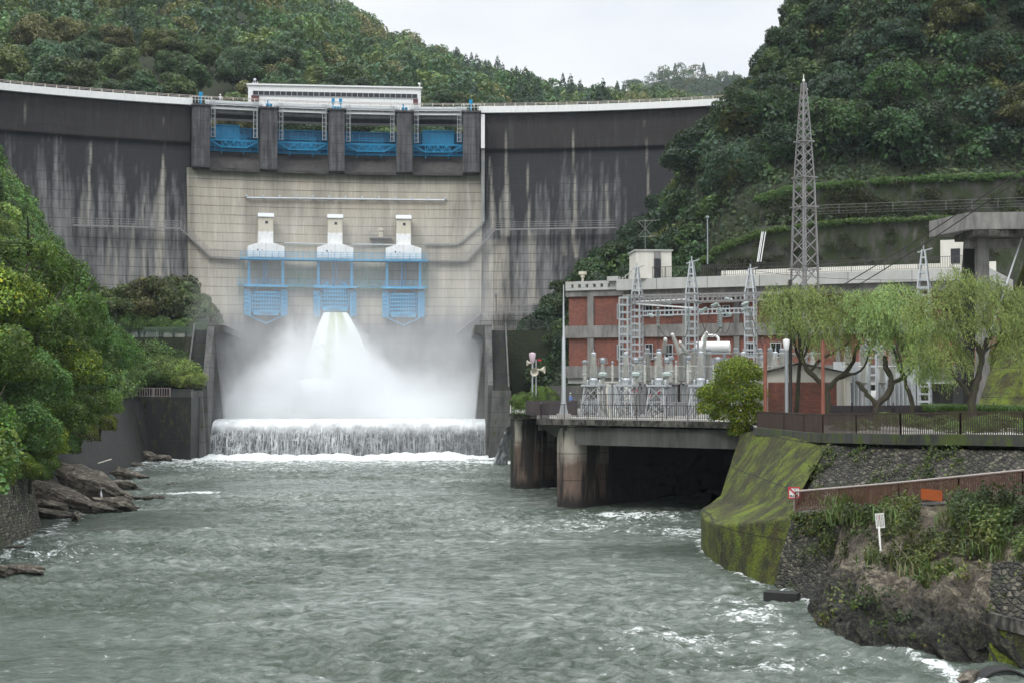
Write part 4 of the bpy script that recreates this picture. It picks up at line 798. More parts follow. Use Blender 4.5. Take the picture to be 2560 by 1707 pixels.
# right-hand hill: steep wooded slope that rises from a foot line
FOOT = np.array([(26, 330), (17, 290), (7, 258), (1.5, 234), (1.5, 212), (4, 196), (9, 186), (16, 181), (26, 179), (60, 176), (110, 168), (200, 150)], float)
def foot_dist(X, Y):
    d = np.full(np.shape(X), 1e9); sg = np.zeros(np.shape(X))
    for (ax, ay), (bx, by) in zip(FOOT[:-1], FOOT[1:]):
        ux, uy = bx - ax, by - ay; L2 = ux * ux + uy * uy; t = np.clip(((X - ax) * ux + (Y - ay) * uy) / L2, 0, 1); qx, qy = X - ax - t * ux, Y - ay - t * uy
        dd = np.hypot(qx, qy); cr = ux * qy - uy * qx; m = dd < d - 1e-9; d = np.where(m, dd, d); sg = np.where(m, np.sign(cr), sg)
    return d * sg
def right_z(X, Y):
    X = np.asarray(X, float); Y = np.asarray(Y, float); d = foot_dist(X, Y)
    a = np.interp(d, [0, 4, 20, 32, 45, 60, 120], [7, 14, 28.5, 47, 62, 80, 150]) + (fbm(X * .06, Y * .06, 3) - .5) * 5 * sstep(2, 10, d)
    t = np.interp(d, [-1, 0, .8, 6, 6.8, 13, 60, 120], [6.6, 6.6, 28.8, 30.2, 35.2, 37, 104, 165]); bl = sstep(19, 32, X) * (1 - sstep(194, 214, Y) * (1 - sstep(45, 60, X)))
    z = a * (1 - bl) + t * bl; return np.where(d < 0, 6.6 - 1.2 * np.clip(-d, 0, 6) * (1 - sstep(1, 6, X)), np.minimum(z, 150))
n, m = 150, 150; XX, YY = np.meshgrid(np.linspace(-8, 150, n), np.linspace(140, 330, m), indexing='ij'); ZZ = right_z(XX, YY)
ZZ = np.where(foot_dist(XX, YY) < -.5, -3, ZZ)
tag(mesh_np('hillside', np.stack([XX, YY, ZZ], -1).reshape(-1, 3), grid_faces(n, m), M['floor'], smooth=False), kind='structure')
# left-hand bank
LF = np.array([(60, -25.0), (74, -27.5), (90, -31.5), (120, -37), (150, -43), (178, -47.5), (196, -50), (204, -60), (215, -66), (240, -75)], float)
def left_z(X, Y):
    X = np.asarray(X, float); Y = np.asarray(Y, float); f = np.interp(Y, LF[:, 0], LF[:, 1]); d = f - X; base = np.interp(Y, [74, 90, 120, 150, 196, 204], [3.6, 3.8, 5, 7.4, 7.8, 15.6])
    sl = np.interp(Y, [74, 120, 170, 196, 230], [1.25, 1.5, 1.6, 1.25, 1.0]); z = base + sl * np.maximum(d, 0) + (fbm(X * .09, Y * .09, 3) - .5) * 4 * sstep(1, 6, d)
    return np.where(d < -.01, base, np.minimum(z, 70 + .2 * d))
n, m = 90, 130; YL = np.linspace(60, 232, m); V = []
for i in range(n):
    for y in YL: f = np.interp(y, LF[:, 0], LF[:, 1]); x = f - 90 * (i / (n - 1)) ** 1.4; V.append((x, y, float(left_z(x, y))))
tag(mesh_np('bank', V, grid_faces(n, m)[:, ::-1], M['floor'], smooth=True), kind='structure')
# shelf beside the training wall on the left
mb = MB(); mb.prism([(-70, 196, -1), (-42.2, 192, -1), (-44.5, 224, -1), (-76, 226, -1)], [(-70, 196, 15.6), (-42.2, 192, 15.6), (-44.5, 224, 15.6), (-76, 226, 15.6)]); mb.prism([(-60, 178, -1), (-43, 178, -1), (-43, 196, -1), (-62, 196, -1)], [(-60, 178, 7.8), (-43, 178, 7.8), (-43, 196, 7.8), (-62, 196, 7.8)])
tag(mb.build('ground', M['floor']), kind='structure')
mb = MB(); mb.prism([(-1.2, 184, -1), (12, 180, -1), (14, 200, -1), (-1.2, 200, -1)], [(-1.2, 184, 7.4), (12, 180, 7.0), (14, 200, 7.0), (-1.2, 200, 7.4)]); mb.prism([(-1.4, 200, -1), (8, 200, -1), (8, 226, -1), (-2.4, 226, -1)], [(-1.4, 200, 16.8), (8, 200, 16.8), (8, 226, 16.8), (-2.4, 226, 16.8)]); tag(mb.build('ground', M['floor']), kind='structure')
# ------------------------------------------------------------------ forest
rng = random.Random(4); rs = np.random.RandomState(4)
def scatter_back(n, seed, mind):
    r = np.random.RandomState(seed); out = []; cell = {}
    for _ in range(n * 14):
        px = r.uniform(-260, 1900); f = r.uniform(0.0, 1.03) ; X, Y, z = back_hill(np.array(px), np.array(f))
        if r.rand() > (Y / 560) ** 1.2: continue
        X, Y, z = float(X), float(Y), float(z); k = (int(X // mind), int(Y // mind)); ok = True
        for i in (-1, 0, 1):
            for j in (-1, 0, 1):
                for q in cell.get((k[0] + i, k[1] + j), ()):
                    if (q[0] - X) ** 2 + (q[1] - Y) ** 2 < mind * mind: ok = False
        if ok: cell.setdefault(k, []).append((X, Y)); out.append((X, Y, z, px, f))
        if len(out) >= n: break
    return out
BK = scatter_back(1500, 8, 5.2)
DKG = [(0.052, 0.1, 0.04), (0.044, 0.085, 0.042), (0.075, 0.118, 0.04), (0.1, 0.13, 0.042), (0.055, 0.1, 0.048), (0.11, 0.112, 0.045), (0.034, 0.07, 0.038), (0.048, 0.092, 0.046), (0.085, 0.125, 0.045)]
def visible_back(p): return True
BK.sort(key=lambda p: p[1] + (0 if 0 < p[3] < 1760 else 900))
NB_ = 80
for p in BK[:NB_]:
    s = rng.uniform(.95, 1.4); con = 1130 < p[3] < 1500 and rng.random() < .3
    if con: tree('conifer_tree', (p[0], p[1], p[2] - .5), s, CR_C, (0.03, 0.055, 0.032), rng, 'dark pointed conifer in the wood behind the dam crest', 'conifers behind the dam', trunk=True, dz=.8)
    else: tree('broadleaf_tree', (p[0], p[1], p[2] - .5), s, CR_A, rng.choice(DKG), rng, 'rounded broadleaf tree of the near wood just behind the dam crest', 'trees behind the dam', trunk=True, dz=1.2)
def merged_forest(name, pts, nq, size, label, colfn, Rr=4.6, H=8.0):
    VV, CC = [], []; protos = []
    for k in range(5):
        g = random.Random(200 + k); r = np.random.RandomState(200 + k); P, N = blob_points(r, crown_blobs(g, Rr, H, 14), nq); V, _ = cards(r, P, N, size, .5, .7); protos.append((V, leaf_cols(r, len(P), .22, P=P)))
    r = np.random.RandomState(201); t = r.rand(nq) ** .6; z = 11 * (1 - t); rr = 2.6 * t ** .8 * (.8 + .3 * r.rand(nq)); a = r.uniform(0, 6.28, nq); P = np.stack([rr * np.cos(a), rr * np.sin(a), z], 1); N = np.stack([np.cos(a), np.sin(a), np.full(nq, .6)], 1) / 1.17; V, _ = cards(r, P, N, size, .4, .5); protos.append((V, leaf_cols(r, nq, .2)))
    for X, Y, Z, con in pts:
        V, C = protos[5] if con else protos[rs.randint(5)]; s = rs.uniform(.75, 1.3); a = rs.uniform(0, 6.28); c, q = math.cos(a) * s, math.sin(a) * s
        W = np.stack([V[:, 0] * c - V[:, 1] * q + X, V[:, 0] * q + V[:, 1] * c + Y, V[:, 2] * s * rs.uniform(.85, 1.15) + Z], 1).astype(np.float32); VV.append(W); CC.append((C * np.array(colfn(con))).astype(np.float32))
    V = np.concatenate(VV); C = np.concatenate(CC); o = mesh_np(name, V, np.arange(len(V)).reshape(-1, 4), M['leaf'], col=C); return tag(o, label, 'forest', kind='stuff')
def cf(con):
    c = (0.028, 0.052, 0.034) if con else DKG[rs.randint(len(DKG))]; v = rs.uniform(.8, 1.25); return (c[0] * v, c[1] * v, c[2] * v)
pts = [(p[0], p[1], p[2], (1120 < p[3] < 1560 and rs.rand() < .35) or rs.rand() < .02) for p in BK[NB_:]]
merged_forest('forest', pts, 750, .72, 'wooded mountainside rising far behind the dam', cf)
pts = []
for _ in range(420):
    px = rs.uniform(1330, 1900); f = rs.uniform(.0, 1.02) ** .8; X, Y, z = far_hill(np.array(px), np.array(f)); pts.append((float(X), float(Y), float(z), rs.rand() < .25))
merged_forest('forest', pts, 380, 1.2, 'distant bluish wooded ridge in the gap of the valley', cf, 6.5, 10)
# right hillside trees
def place(n, gen, mind, seed):
    r = random.Random(seed); out = []
    for _ in range(n * 40):
        p = gen(r)
        if p is None: continue
        if all((p[0] - q[0]) ** 2 + (p[1] - q[1]) ** 2 + ((p[2] - q[2]) * .7) ** 2 > mind * mind for q in out): out.append(p)
        if len(out) >= n: break
    return out
def gen_r(r):
    X = r.uniform(1, 110); Y = r.uniform(178, 262) if r.random() < .86 else r.uniform(255, 325); d = float(foot_dist(np.array(X), np.array(Y)))
    if d < 2.0 or (X > 33 and d < 14) or (X > 24 and d < 9): return None
    z = float(right_z(X, Y)); el = (z - CAMZ) / Y
    if el > .36: return None
    px = CX + F * X / Y
    if px > 2640: return None
    return (X, Y, z)
RG = [(0.024, 0.052, 0.021), (0.03, 0.062, 0.024), (0.018, 0.04, 0.021), (0.046, 0.078, 0.023), (0.075, 0.085, 0.024), (0.026, 0.054, 0.03), (0.036, 0.076, 0.024), (0.021, 0.047, 0.026)]
for p in place(150, gen_r, 3.9, 12):
    s = rng.uniform(.75, 1.25); tree('broadleaf_tree', (p[0], p[1], p[2] - .8), s, CR_A + CR_B, rng.choice(RG), rng, 'dark green broadleaf tree on the steep hillside right of the dam', 'trees on the right hillside', dz=.6)
def gen_rl(r):
    t = r.random(); X = r.uniform(.5, 12); Y = r.uniform(186, 214); d = float(foot_dist(np.array(X), np.array(Y)))
    return (X, Y, float(right_z(X, Y))) if .3 < d < 9 else None
for p in place(12, gen_rl, 2.6, 15):
    s = rng.uniform(.5, .75); tree('small_tree', (p[0], p[1], p[2] - .5), s, CR_B, rng.choice([(0.05, 0.085, 0.03), (0.04, 0.07, 0.028), (0.07, 0.085, 0.03)]), rng, 'smaller tree at the foot of the right hillside left of the brick building', 'small trees at the hill foot', dz=.5)
# left bank trees and shrubs
def gen_l(r):
    Y = r.uniform(92, 200); f = np.interp(Y, LF[:, 0], LF[:, 1]); d = r.uniform(.8, 26); X = float(f - d); px = CX + F * X / Y
    if px < -250: return None
    return (X, Y, float(left_z(X, Y)))
LG = [(0.075, 0.145, 0.032), (0.085, 0.165, 0.038), (0.13, 0.19, 0.04), (0.06, 0.12, 0.035), (0.11, 0.16, 0.034), (0.075, 0.15, 0.045), (0.05, 0.1, 0.03)]
for p in place(60, gen_l, 3.9, 21):
    s = rng.uniform(.45, .85) * (1.0 if p[1] > 120 else .8); tree('leafy_shrub_tree', (p[0], p[1], p[2] - .6), s, CR_L, rng.choice(LG), rng, 'bright green bushy tree on the steep left bank', 'bushy trees on the left bank', dz=.1, hs=.8)
# ------------------------------------------------------------------ right bank: deck, piers, mossy wall, masonry, ramp
def loft(rows, nu, nv, disp=None):  # rows: list of lists of world points (same length); returns V, faces
    A = np.array([[tuple(p) for p in r] for r in rows]); R, C = A.shape[:2]
    u = np.linspace(0, C - 1, nu); v = np.linspace(0, R - 1, nv); out = np.zeros((nu, nv, 3))
    for k in range(3):
        tmp = np.array([np.interp(u, np.arange(C), A[r, :, k]) for r in range(R)])
        out[:, :, k] = np.array([np.interp(v, np.arange(R), tmp[:, i]) for i in range(nu)])
    ker = np.array([.25, .5, .25])
    for _ in range(3):
        for k in range(3): o = out[:, :, k]; o[1:-1, :] = .25 * o[:-2, :] + .5 * o[1:-1, :] + .25 * o[2:, :]
    if disp is not None:
        gu = np.gradient(out, axis=0); gv = np.gradient(out, axis=1); N = np.cross(gu, gv); N /= np.linalg.norm(N, axis=2)[:, :, None] + 1e-9
        if N[:, :, 1].mean() > 0: N = -N
        out = out + N * disp(out, np.linspace(0, 1, nu)[:, None], np.linspace(0, 1, nv)[None, :])[:, :, None]
    return out.reshape(-1, 3), grid_faces(nu, nv)
ZD = 6.8
M['deck'] = mat_conc('deck_concrete', (0.42, 0.41, 0.38), (0.2, 0.19, 0.17), .8)
M['edge'] = mat_conc('stained_deck_edge', (0.15, 0.14, 0.12), (0.014, 0.013, 0.011), 1.6, (0.05, 0.06, 0.02), .2, streak=.5, contrast=(.45, .6))
b = NB('stained_pier_concrete'); co = b.coord('Object'); z_ = b.n('SeparateXYZ', Vector=b.n('NewGeometry').outputs['Position']).outputs['Z']; n1 = b.noise(b.mapping(co, (1, 1, .09)), 1.1, 6, .6); n2 = b.noise(b.mapping(co, (1, 1, .3)), 3.5, 6, .7); n3 = b.noise(co, 12, 4); n4 = b.noise(co, .8, 4)
c = b.mix(n2, (0.26, 0.24, 0.2), (0.46, 0.43, 0.37)); c2 = b.mix(n2, (0.08, 0.052, 0.04), (0.2, 0.145, 0.115)); c = b.mix(b.ramp(b.math('ADD', b.math('DIVIDE', z_, 8), b.math('MULTIPLY', b.math('SUBTRACT', n4, .5), .35)), [(.4, 1), (.56, 0)]), c, c2)
c = b.mix(b.ramp(n1, [(.45, 0), (.53, .95)]), c, (0.016, 0.013, 0.012)); c = b.mix(b.ramp(b.math('ADD', b.math('DIVIDE', z_, 8), b.math('MULTIPLY', b.math('SUBTRACT', n1, .5), .5)), [(.02, 1), (.12, 0)]), c, (0.02, 0.016, 0.014))
fr = b.math('LESS_THAN', b.math('FRACT', b.math('DIVIDE', z_, 2.05)), .03); c = b.mix(b.math('MULTIPLY', fr, .7), c, (0.02, 0.018, 0.016)); b.pbr(c, .85, 0, b.bump(n3, .4, .03)); M['pierc'] = b.m
M['beam'] = mat_conc('beam_concrete', (0.12, 0.12, 0.108), (0.035, 0.035, 0.032), .8)
M['void'] = mat_conc('dark_and_shade_concrete', (0.02, 0.019, 0.018), (0.008, 0.008, 0.008), .6)  # near-black colour carries the tailrace shade; also serves plain dark blocks
M['grass'] = mat_conc('lawn', (0.08, 0.13, 0.03), (0.035, 0.06, 0.018), 1.5)
fence_px = [(1893, 91, 6.68), (1925, 87.5, 6.72), (1960, 84, 6.76), (2010, 79.5, 6.8), (2057, 75.5, 6.87), (2140, 71.8, 7.0), (2250, 68, 7.1), (2400, 65, 7.22), (2560, 62, 7.3), (2760, 58.5, 7.35)]
FP = [Vector((xs(px, Y), Y, z)) for px, Y, z in fence_px]
edge = [Vector((-0.2, 175, ZD)), Vector((-0.2, 128.2, ZD)), Vector((2.35, 127.7, ZD)), Vector((2.0, 110.6, ZD)), Vector((14.3, 102.9, ZD)), Vector((17.2, 99.4, ZD)), Vector((16.3, 97.0, ZD))]
pl = edge + [p + Vector((0, .15, 0)) for p in FP] + [Vector((70, 60, 7.3)), Vector((95, 130, ZD)), Vector((95, 176, ZD))]
mb = MB(); mb.add(pl, [tuple(range(len(pl)))[::-1]]); o = mb.build('ground', M['deck']); tag(o, kind='structure')
import bmesh
bm = bmesh.new(); bm.from_mesh(o.data); bmesh.ops.triangulate(bm, faces=bm.faces[:]); bm.to_mesh(o.data); bm.free()
dk = empty('tailrace_deck', (8, 110, ZD), 0, 'stained concrete deck on two rounded piers over the dark tailrace outlet', 'deck'); dinv = Matrix.Translation(-Vector((8, 110, ZD)))
def todk(o): o.matrix_parent_inverse = dinv; return o
mb = MB()
for a, b_ in zip(edge[1:], edge[2:]):
    d = (b_ - a).normalized(); n = Vector((d.y, -d.x, 0));  n = n if n.y < 0 or n.x < 0 else -n
    ins = -n * .9; e = d * .05; mb.prism([a - e + n * .1 + Vector((0, 0, -.42)), b_ + e + n * .1 + Vector((0, 0, -.42)), b_ + ins + Vector((0, 0, -.42)), a + ins + Vector((0, 0, -.42))], [a - e + n * .1 + Vector((0, 0, .03)), b_ + e + n * .1 + Vector((0, 0, .03)), b_ + ins + Vector((0, 0, .03)), a + ins + Vector((0, 0, .03))])
todk(mb.build('deck_edge', M['edge'], dk))
mb = MB(); a, b_ = Vector((5.0, 109.6, 5.55)), Vector((17.0, 101.9, 5.55)); mb.bar(a, b_, .8, 1.35); mb.bar(Vector((2.3, 111.6, 6.15)), Vector((2.9, 127, 6.15)), .5, .5); todk(mb.build('beam', M['beam'], dk))
dv = Vector((.65, .76, 0)); nv_ = Vector((.76, -.65, 0))
def pier(p0, wd, Ln, name):
    mb = MB(); pts = []; c = Vector((p0.x, p0.y, 0))
    for k in range(13): a = math.pi * k / 12; pts.append(c + nv_ * math.cos(a) * wd / 2 - dv * math.sin(a) * wd / 2)
    Ls = 3.4; pts += [c - nv_ * wd / 2 + dv * Ls, c + nv_ * wd / 2 + dv * Ls]; w2 = wd / 2 - .12; q4 = [c - nv_ * w2 + dv * Ls, c - nv_ * w2 + dv * Ln, c + nv_ * w2 + dv * Ln, c + nv_ * w2 + dv * Ls]
    todk(MB().prism([p + Vector((0, 0, -2)) for p in q4], [p + Vector((0, 0, ZD - .46)) for p in q4]).build('rear_wall', M['void'], dk)); mb.prism([p + Vector((0, 0, -2)) for p in pts], [p + Vector((0, 0, ZD - .45)) for p in pts]); return todk(mb.build(name, M['pierc'], dk, True))  # rear wall coloured near-black, painting in the shade under the deck
pier(Vector((4.75, 111.2, 0)), 2.5, 26, 'pier'); pier(Vector((1.45, 130.6, 0)), 2.6, 24, 'pier')
mb = MB(); mb.prism([(2.6, 111.7, 5.9), (4.2, 110.4, 4.9), (6.5, 113.8, 4.9), (2.9, 117, 5.9)], [(2.2, 111.2, 6.38), (4.2, 109.9, 6.38), (6.5, 113.8, 6.38), (2.4, 117, 6.38)]); todk(mb.build('haunch', M['beam'], dk))
mb = MB(); A_ = Vector((1.45, 130.6, 0)) + dv * 23; B_ = Vector((22.5, 109, 0)) + dv * 18
mb.prism([A_ + Vector((0, 0, -2)), B_ + Vector((0, 0, -2)), B_ + dv + Vector((0, 0, -2)), A_ + dv + Vector((0, 0, -2))], [A_ + Vector((0, 0, 6.7)), B_ + Vector((0, 0, 6.7)), B_ + dv + Vector((0, 0, 6.7)), A_ + dv + Vector((0, 0, 6.7))])
C_ = Vector((17.5, 100.5, 0)); mb.prism([C_ + Vector((0, 0, -2)), B_ + nv_ * 1 + Vector((0, 0, -2)), B_ + nv_ * 2 + Vector((0, 0, -2)), C_ + nv_ * 2 + Vector((0, 0, -2))], [C_ + Vector((0, 0, 6.7)), B_ + nv_ * 1 + Vector((0, 0, 6.7)), B_ + nv_ * 2 + Vector((0, 0, 6.7)), C_ + nv_ * 2 + Vector((0, 0, 6.7))])
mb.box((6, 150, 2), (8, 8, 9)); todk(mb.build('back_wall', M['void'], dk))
# quay side of the platform towards the dam
mb = MB(); mb.prism([(-.15, 131, -2), (-.15, 185, -2), (6, 185, -2), (3, 131, -2)], [(-.15, 131, 6.4), (-.15, 185, 6.4), (6, 185, 6.4), (3, 131, 6.4)]); todk(mb.build('quay_wall', M['wetc'], dk))
M['mossy'] = None
b = NB('green_moss_concrete'); co = b.coord('Object'); n1 = b.noise(co, .5, 8, .74, .3); n2 = b.noise(b.mapping(co, (1, 1, .7)), 2.2, 6, .7); n3 = b.noise(co, 9, 4); n4 = b.noise(co, 1.3, 5, .65)
c = b.mix(b.ramp(n2, [(.38, 0), (.62, 1)]), (0.008, 0.01, 0.003), (0.032, 0.034, 0.006)); c = b.mix(b.ramp(n4, [(.45, 0), (.65, .8)]), c, (0.042, 0.03, 0.003))
c = b.mix(b.ramp(b.math('ADD', n1, b.math('MULTIPLY', b.math('SUBTRACT', n3, .5), .25)), [(.46, 0), (.62, .95)]), c, b.mix(n3, (0.016, 0.034, 0.001), (0.16, 0.215, 0.001)))
zq = b.n('SeparateXYZ', Vector=co).outputs['Z']; jl = b.math('LESS_THAN', b.math('FRACT', b.math('DIVIDE', b.math('ADD', zq, b.math('MULTIPLY', n1, .12)), 2.15)), .025); c = b.mix(b.math('MULTIPLY', jl, .8), c, (0.005, 0.005, 0.004)); b.pbr(c, .95, 0, b.bump(b.math('SUBTRACT', b.math('ADD', n3, n1), jl), .9, .1)); M['mossy'] = b.m
b = NB('masonry_stones'); co = b.coord('Object'); v = b.n('TexVoronoi', feature='DISTANCE_TO_EDGE'); b.set(v.inputs['Vector'], b.mapping(co, (2.6, 2.0, 3.4), (0, R_(24), 0))); v.inputs['Scale'].default_value = 1.7; v.inputs['Randomness'].default_value = .55
vc = b.n('TexVoronoi', feature='F1'); b.set(vc.inputs['Vector'], b.mapping(co, (2.6, 2.0, 3.4), (0, R_(24), 0))); vc.inputs['Scale'].default_value = 1.7; vc.inputs['Randomness'].default_value = .55
cv = b.n('SeparateColor', Color=vc.outputs['Color']).outputs[0]; n1 = b.noise(co, .45, 5, .6); n3 = b.noise(co, 8, 4)
st = b.mix(b.math('POWER', cv, 1.8), (0.018, 0.017, 0.015), (0.2, 0.18, 0.135)); st = b.mix(b.ramp(n1, [(.4, .0), (.6, .7)]), st, (0.03, 0.03, 0.022)); st = b.mix(b.math('MULTIPLY', n3, .4), st, (0.03, 0.03, 0.02))
ed = b.ramp(v.outputs['Distance'], [(0, 0), (.09, 1)]); c = b.mix(ed, (0.012, 0.012, 0.01), st); c = b.mix(b.ramp(b.noise(co, .8, 4), [(.56, 0), (.68, .6)]), c, (0.035, 0.055, 0.012))
b.pbr(c, .9, 0, b.bump(b.math('ADD', b.math('MULTIPLY', b.ramp(v.outputs['Distance'], [(0, 0), (.25, 1)]), .9), b.math('MULTIPLY', n3, .3)), 1, .15)); M['masonry'] = b.m
b2 = b.m.copy(); b2.name = 'brightened_tan_masonry'; M['masonry2'] = b2  # brightened copy of the stone colours, offsetting shade from the overhanging leaves
for nd in b2.node_tree.nodes:
    if nd.type == 'MIX':
        for i_ in (6, 7):
            q_ = nd.inputs[i_]
            if not q_.is_linked: q_.default_value = tuple(min(1, x * 2.4) for x in q_.default_value[:3]) + (1,)
def mat_rock(name, lo, hi, w0, w1):
    b = NB(name); co = b.n('NewGeometry').outputs['Position']; n1 = b.noise(b.mapping(co, (1, 1, 1.6), (0, R_(30), R_(20))), .9, 8, .72, .9); n2 = b.noise(co, 5, 6, .7); n4 = b.noise(co, 2.2, 6, .7, .5); zz_ = b.n('SeparateXYZ', Vector=co).outputs['Z']
    c = b.mix(b.ramp(n1, [(.38, 0), (.62, 1)]), lo, hi); c = b.mix(b.ramp(n4, [(.5, 0), (.62, .75)]), c, tuple(x * .35 for x in lo)); c = b.mix(b.math('MULTIPLY', n2, .4), c, tuple(x * .5 for x in lo))
    wet = b.ramp(b.math('ADD', b.math('DIVIDE', zz_, 3), b.math('MULTIPLY', b.math('SUBTRACT', n4, .5), 1.1)), [(w0, 1), (w1, 0)]); c = b.mix(wet, c, b.mix(b.ramp(n2, [(.45, 0), (.65, 1)]), (0.005, 0.006, 0.004), (0.12, 0.115, 0.07)))
    cr = b.ramp(b.math('ABSOLUTE', b.math('SUBTRACT', n1, .5)), [(0, 1), (.018, 0)]); cr2 = b.ramp(b.math('ABSOLUTE', b.math('SUBTRACT', n4, .47)), [(0, .8), (.014, 0)]); c = b.mix(b.math('MAXIMUM', cr, cr2), c, (0.012, 0.011, 0.009))
    b.pbr(c, .8, 0, b.bump(b.math('SUBTRACT', b.math('ADD', n1, b.math('ADD', n4, b.math('MULTIPLY', n2, .5))), b.math('MULTIPLY', b.math('MAXIMUM', cr, cr2), .3)), 1, .5)); return b.m
M['rock'] = mat_rock('river_rock', (0.13, 0.095, 0.07), (0.55, 0.48, 0.35), .44, .66); M['rock2'] = mat_rock('shore_rock', (0.17, 0.135, 0.105), (0.6, 0.54, 0.42), .0, .12)
# mossy curved wall
T = [Vector((22.5, 109, 6.3)), at(1848, 1086, 97), at(1870, 1080, 94.5), at(1894, 1074, 91.5), at(1971, 1083, 82.5), at(2030, 1098, 77.5), at(2072, 1112, 74.6)]
Bs = [Vector((21.5, 109.5, 2.6)), at(1800, 1240, 88.5), at(1812, 1252, 85.5), at(1840, 1262, 81.5), at(1900, 1255, 76.5), at(1950, 1245, 73), at(1995, 1238, 70.6)]
Lp = [Vector((20, 110, 2.0)), at(1752, 1272, 85.2), at(1758, 1295, 81), at(1786, 1311, 76), at(1860, 1308, 72.0), at(1920, 1300, 70), at(1980, 1297, 68.6)]
Wt = [Vector((19.8, 110, -.6)), atz(1750, 1372, -.2), atz(1762, 1394, -.2), atz(1815, 1432, -.2), atz(1868, 1452, -.2), atz(1900, 1464, -.2), atz(1932, 1474, -.2)]
Wb = [p + Vector((0, 0, -1)) for p in Wt]
rd = lambda amp, sc_: (lambda P, u, v: amp * (fbm(P[:, :, 0] * sc_ + P[:, :, 2] * .7 * sc_, P[:, :, 1] * sc_ - P[:, :, 2] * sc_, 4) - .5) * 2)
V, Fc = loft([T, Bs, Lp, Wt, Wb], 120, 80, rd(.07, .9)); tag(mesh_np('mossy_wall', V, Fc, M['mossy'], smooth=True), 'curved battered concrete wall covered in bright green moss beside the tailrace', 'wall')
# parapet strip on top of it and along the whole terrace edge
mb = MB()
for a, b_ in zip(FP[:-1], FP[1:]): mb.bar(a + Vector((0, .05, -.12)), b_ + Vector((0, .05, -.12)), .5, .5)
tag(mb.build('mossy_coping', M['mossc']), 'long mossy concrete coping under the dark brown fence', 'coping')
# upper masonry wall
TT = [at(2068, 1112, 74.7)] + [FP[i] + Vector((0, -.1, -.55)) for i in (5, 6, 7, 8, 9)]
BB = [at(1992, 1240, 70.4), at(2130, 1222, 67.6), at(2250, 1212, 64.6), at(2400, 1198, 61.4), at(2560, 1190, 58.2), at(2760, 1180, 55.5)]
BB = [Vector((p.x, p.y, p.z - .8)) for p in BB]
V, Fc = loft([TT, BB], 160, 50, rd(.12, 1.4)); tag(mesh_np('masonry_wall', V, Fc, M['masonry'], smooth=True), 'upper sloping wall of rough dark stones below the dark brown fence', 'stone wall')
# ramp path
RF = [(1990, 68.2, 1283), (2100, 66, 1276), (2250, 61.8, 1267), (2400, 58.2, 1256), (2560, 54.9, 1244), (2760, 51.5, 1232)]
RP = [at(px, py, Y) for px, Y, py in RF]
back = [Vector((p.x + .35, p.y + 4.5 - .1 * i, p.z + .02)) for i, p in enumerate(RP)]
V, Fc = loft([RP, back], 60, 8); tag(mesh_np('path', V, Fc, M['edge']), kind='structure')
# lower masonry
TL = [Lp[-1], at(2010, 1296, 68.0), at(2060, 1292, 66.9), at(2110, 1290, 65.8), at(2180, 1284, 64)]
ML = [at(1955, 1385, 68.2), at(1995, 1400, 66.7), at(2040, 1410, 65.3), at(2090, 1420, 64), at(2150, 1430, 62)]
BL = [Wt[-1], atz(1975, 1492, -.3), atz(2020, 1512, -.3), atz(2060, 1540, -.3), atz(2100, 1560, -.3)]
V, Fc = loft([TL, ML, BL], 80, 60, rd(.14, 1.3)); tag(mesh_np('masonry_wall', V, Fc, M['masonry'], smooth=True), 'lower sloping wall of dark and tan stones running down into the river', 'stone wall')
mb = MB(); p = atz(1955, 1490, .1); mb.box((0, 0, 0), (1.5, .8, .42)); o = mb.build('kerb_block', M['void']); o.location = p; o.rotation_euler = (0, 0, R_(-25)); tag(o, 'dark concrete block at the foot of the lower stone wall in the water', 'block')
# rock outcrop and vegetated bank
r0 = [at(2110, 1290, 65), at(2180, 1280, 63.5), at(2260, 1268, 61.5), at(2350, 1260, 59.5), at(2450, 1252, 57), at(2570, 1244, 54.5), at(2760, 1232, 51)]
r1 = [at(2085, 1390, 64.6), at(2130, 1400, 61.6), at(2205, 1410, 58.6), at(2300, 1430, 56), at(2400, 1430, 54), at(2500, 1410, 52.6), at(2700, 1420, 49.5)]
r2 = [at(2058, 1470, 63.4), at(2072, 1492, 59.2), at(2135, 1498, 56), at(2250, 1500, 53.6), at(2370, 1520, 51.8), at(2470, 1535, 50.6), at(2700, 1560, 48)]
r2b = [at(2040, 1500, 62.8), at(2052, 1545, 58.2), at(2120, 1575, 54.4), at(2235, 1590, 52), at(2370, 1600, 50.4), at(2465, 1610, 49.6), at(2700, 1650, 47)]
r3 = [atz(2040, 1520, -.5), atz(2046, 1592, -.5), atz(2118, 1632, -.5), atz(2230, 1662, -.5), atz(2375, 1682, -.5), atz(2480, 1705, -.5), atz(2700, 1740, -.5)]
def rockdisp(P, u, v):
    x, y, z = P[:, :, 0], P[:, :, 1], P[:, :, 2]; a = x + z * .6; c_ = y - z * .8
    rg = 1 - np.abs(fbm(a * .55, c_ * .55, 5) - .5) * 4; st_ = np.abs(((a * .5 + c_ * .9 + fbm(a * .7, c_ * .7, 3) * 3) % 1) - .5)
    return (.8 * (rg - .5) + .4 * (st_ - .25) + .45 * (fbm(a * 1.8, c_ * 1.8, 4) - .5)) * (sstep(.2, .42, v) * .9 + .12) * (.35 + .65 * sstep(0, .07, u))
V, Fc = loft([r0, r1, r2, r2b, r3], 300, 220, rockdisp); ROCKV = V
tag(mesh_np('rock_outcrop', V, Fc, M['rock'], smooth=False), 'big tan and black rock outcrop below the red-brown fence at the waterline', 'rock')
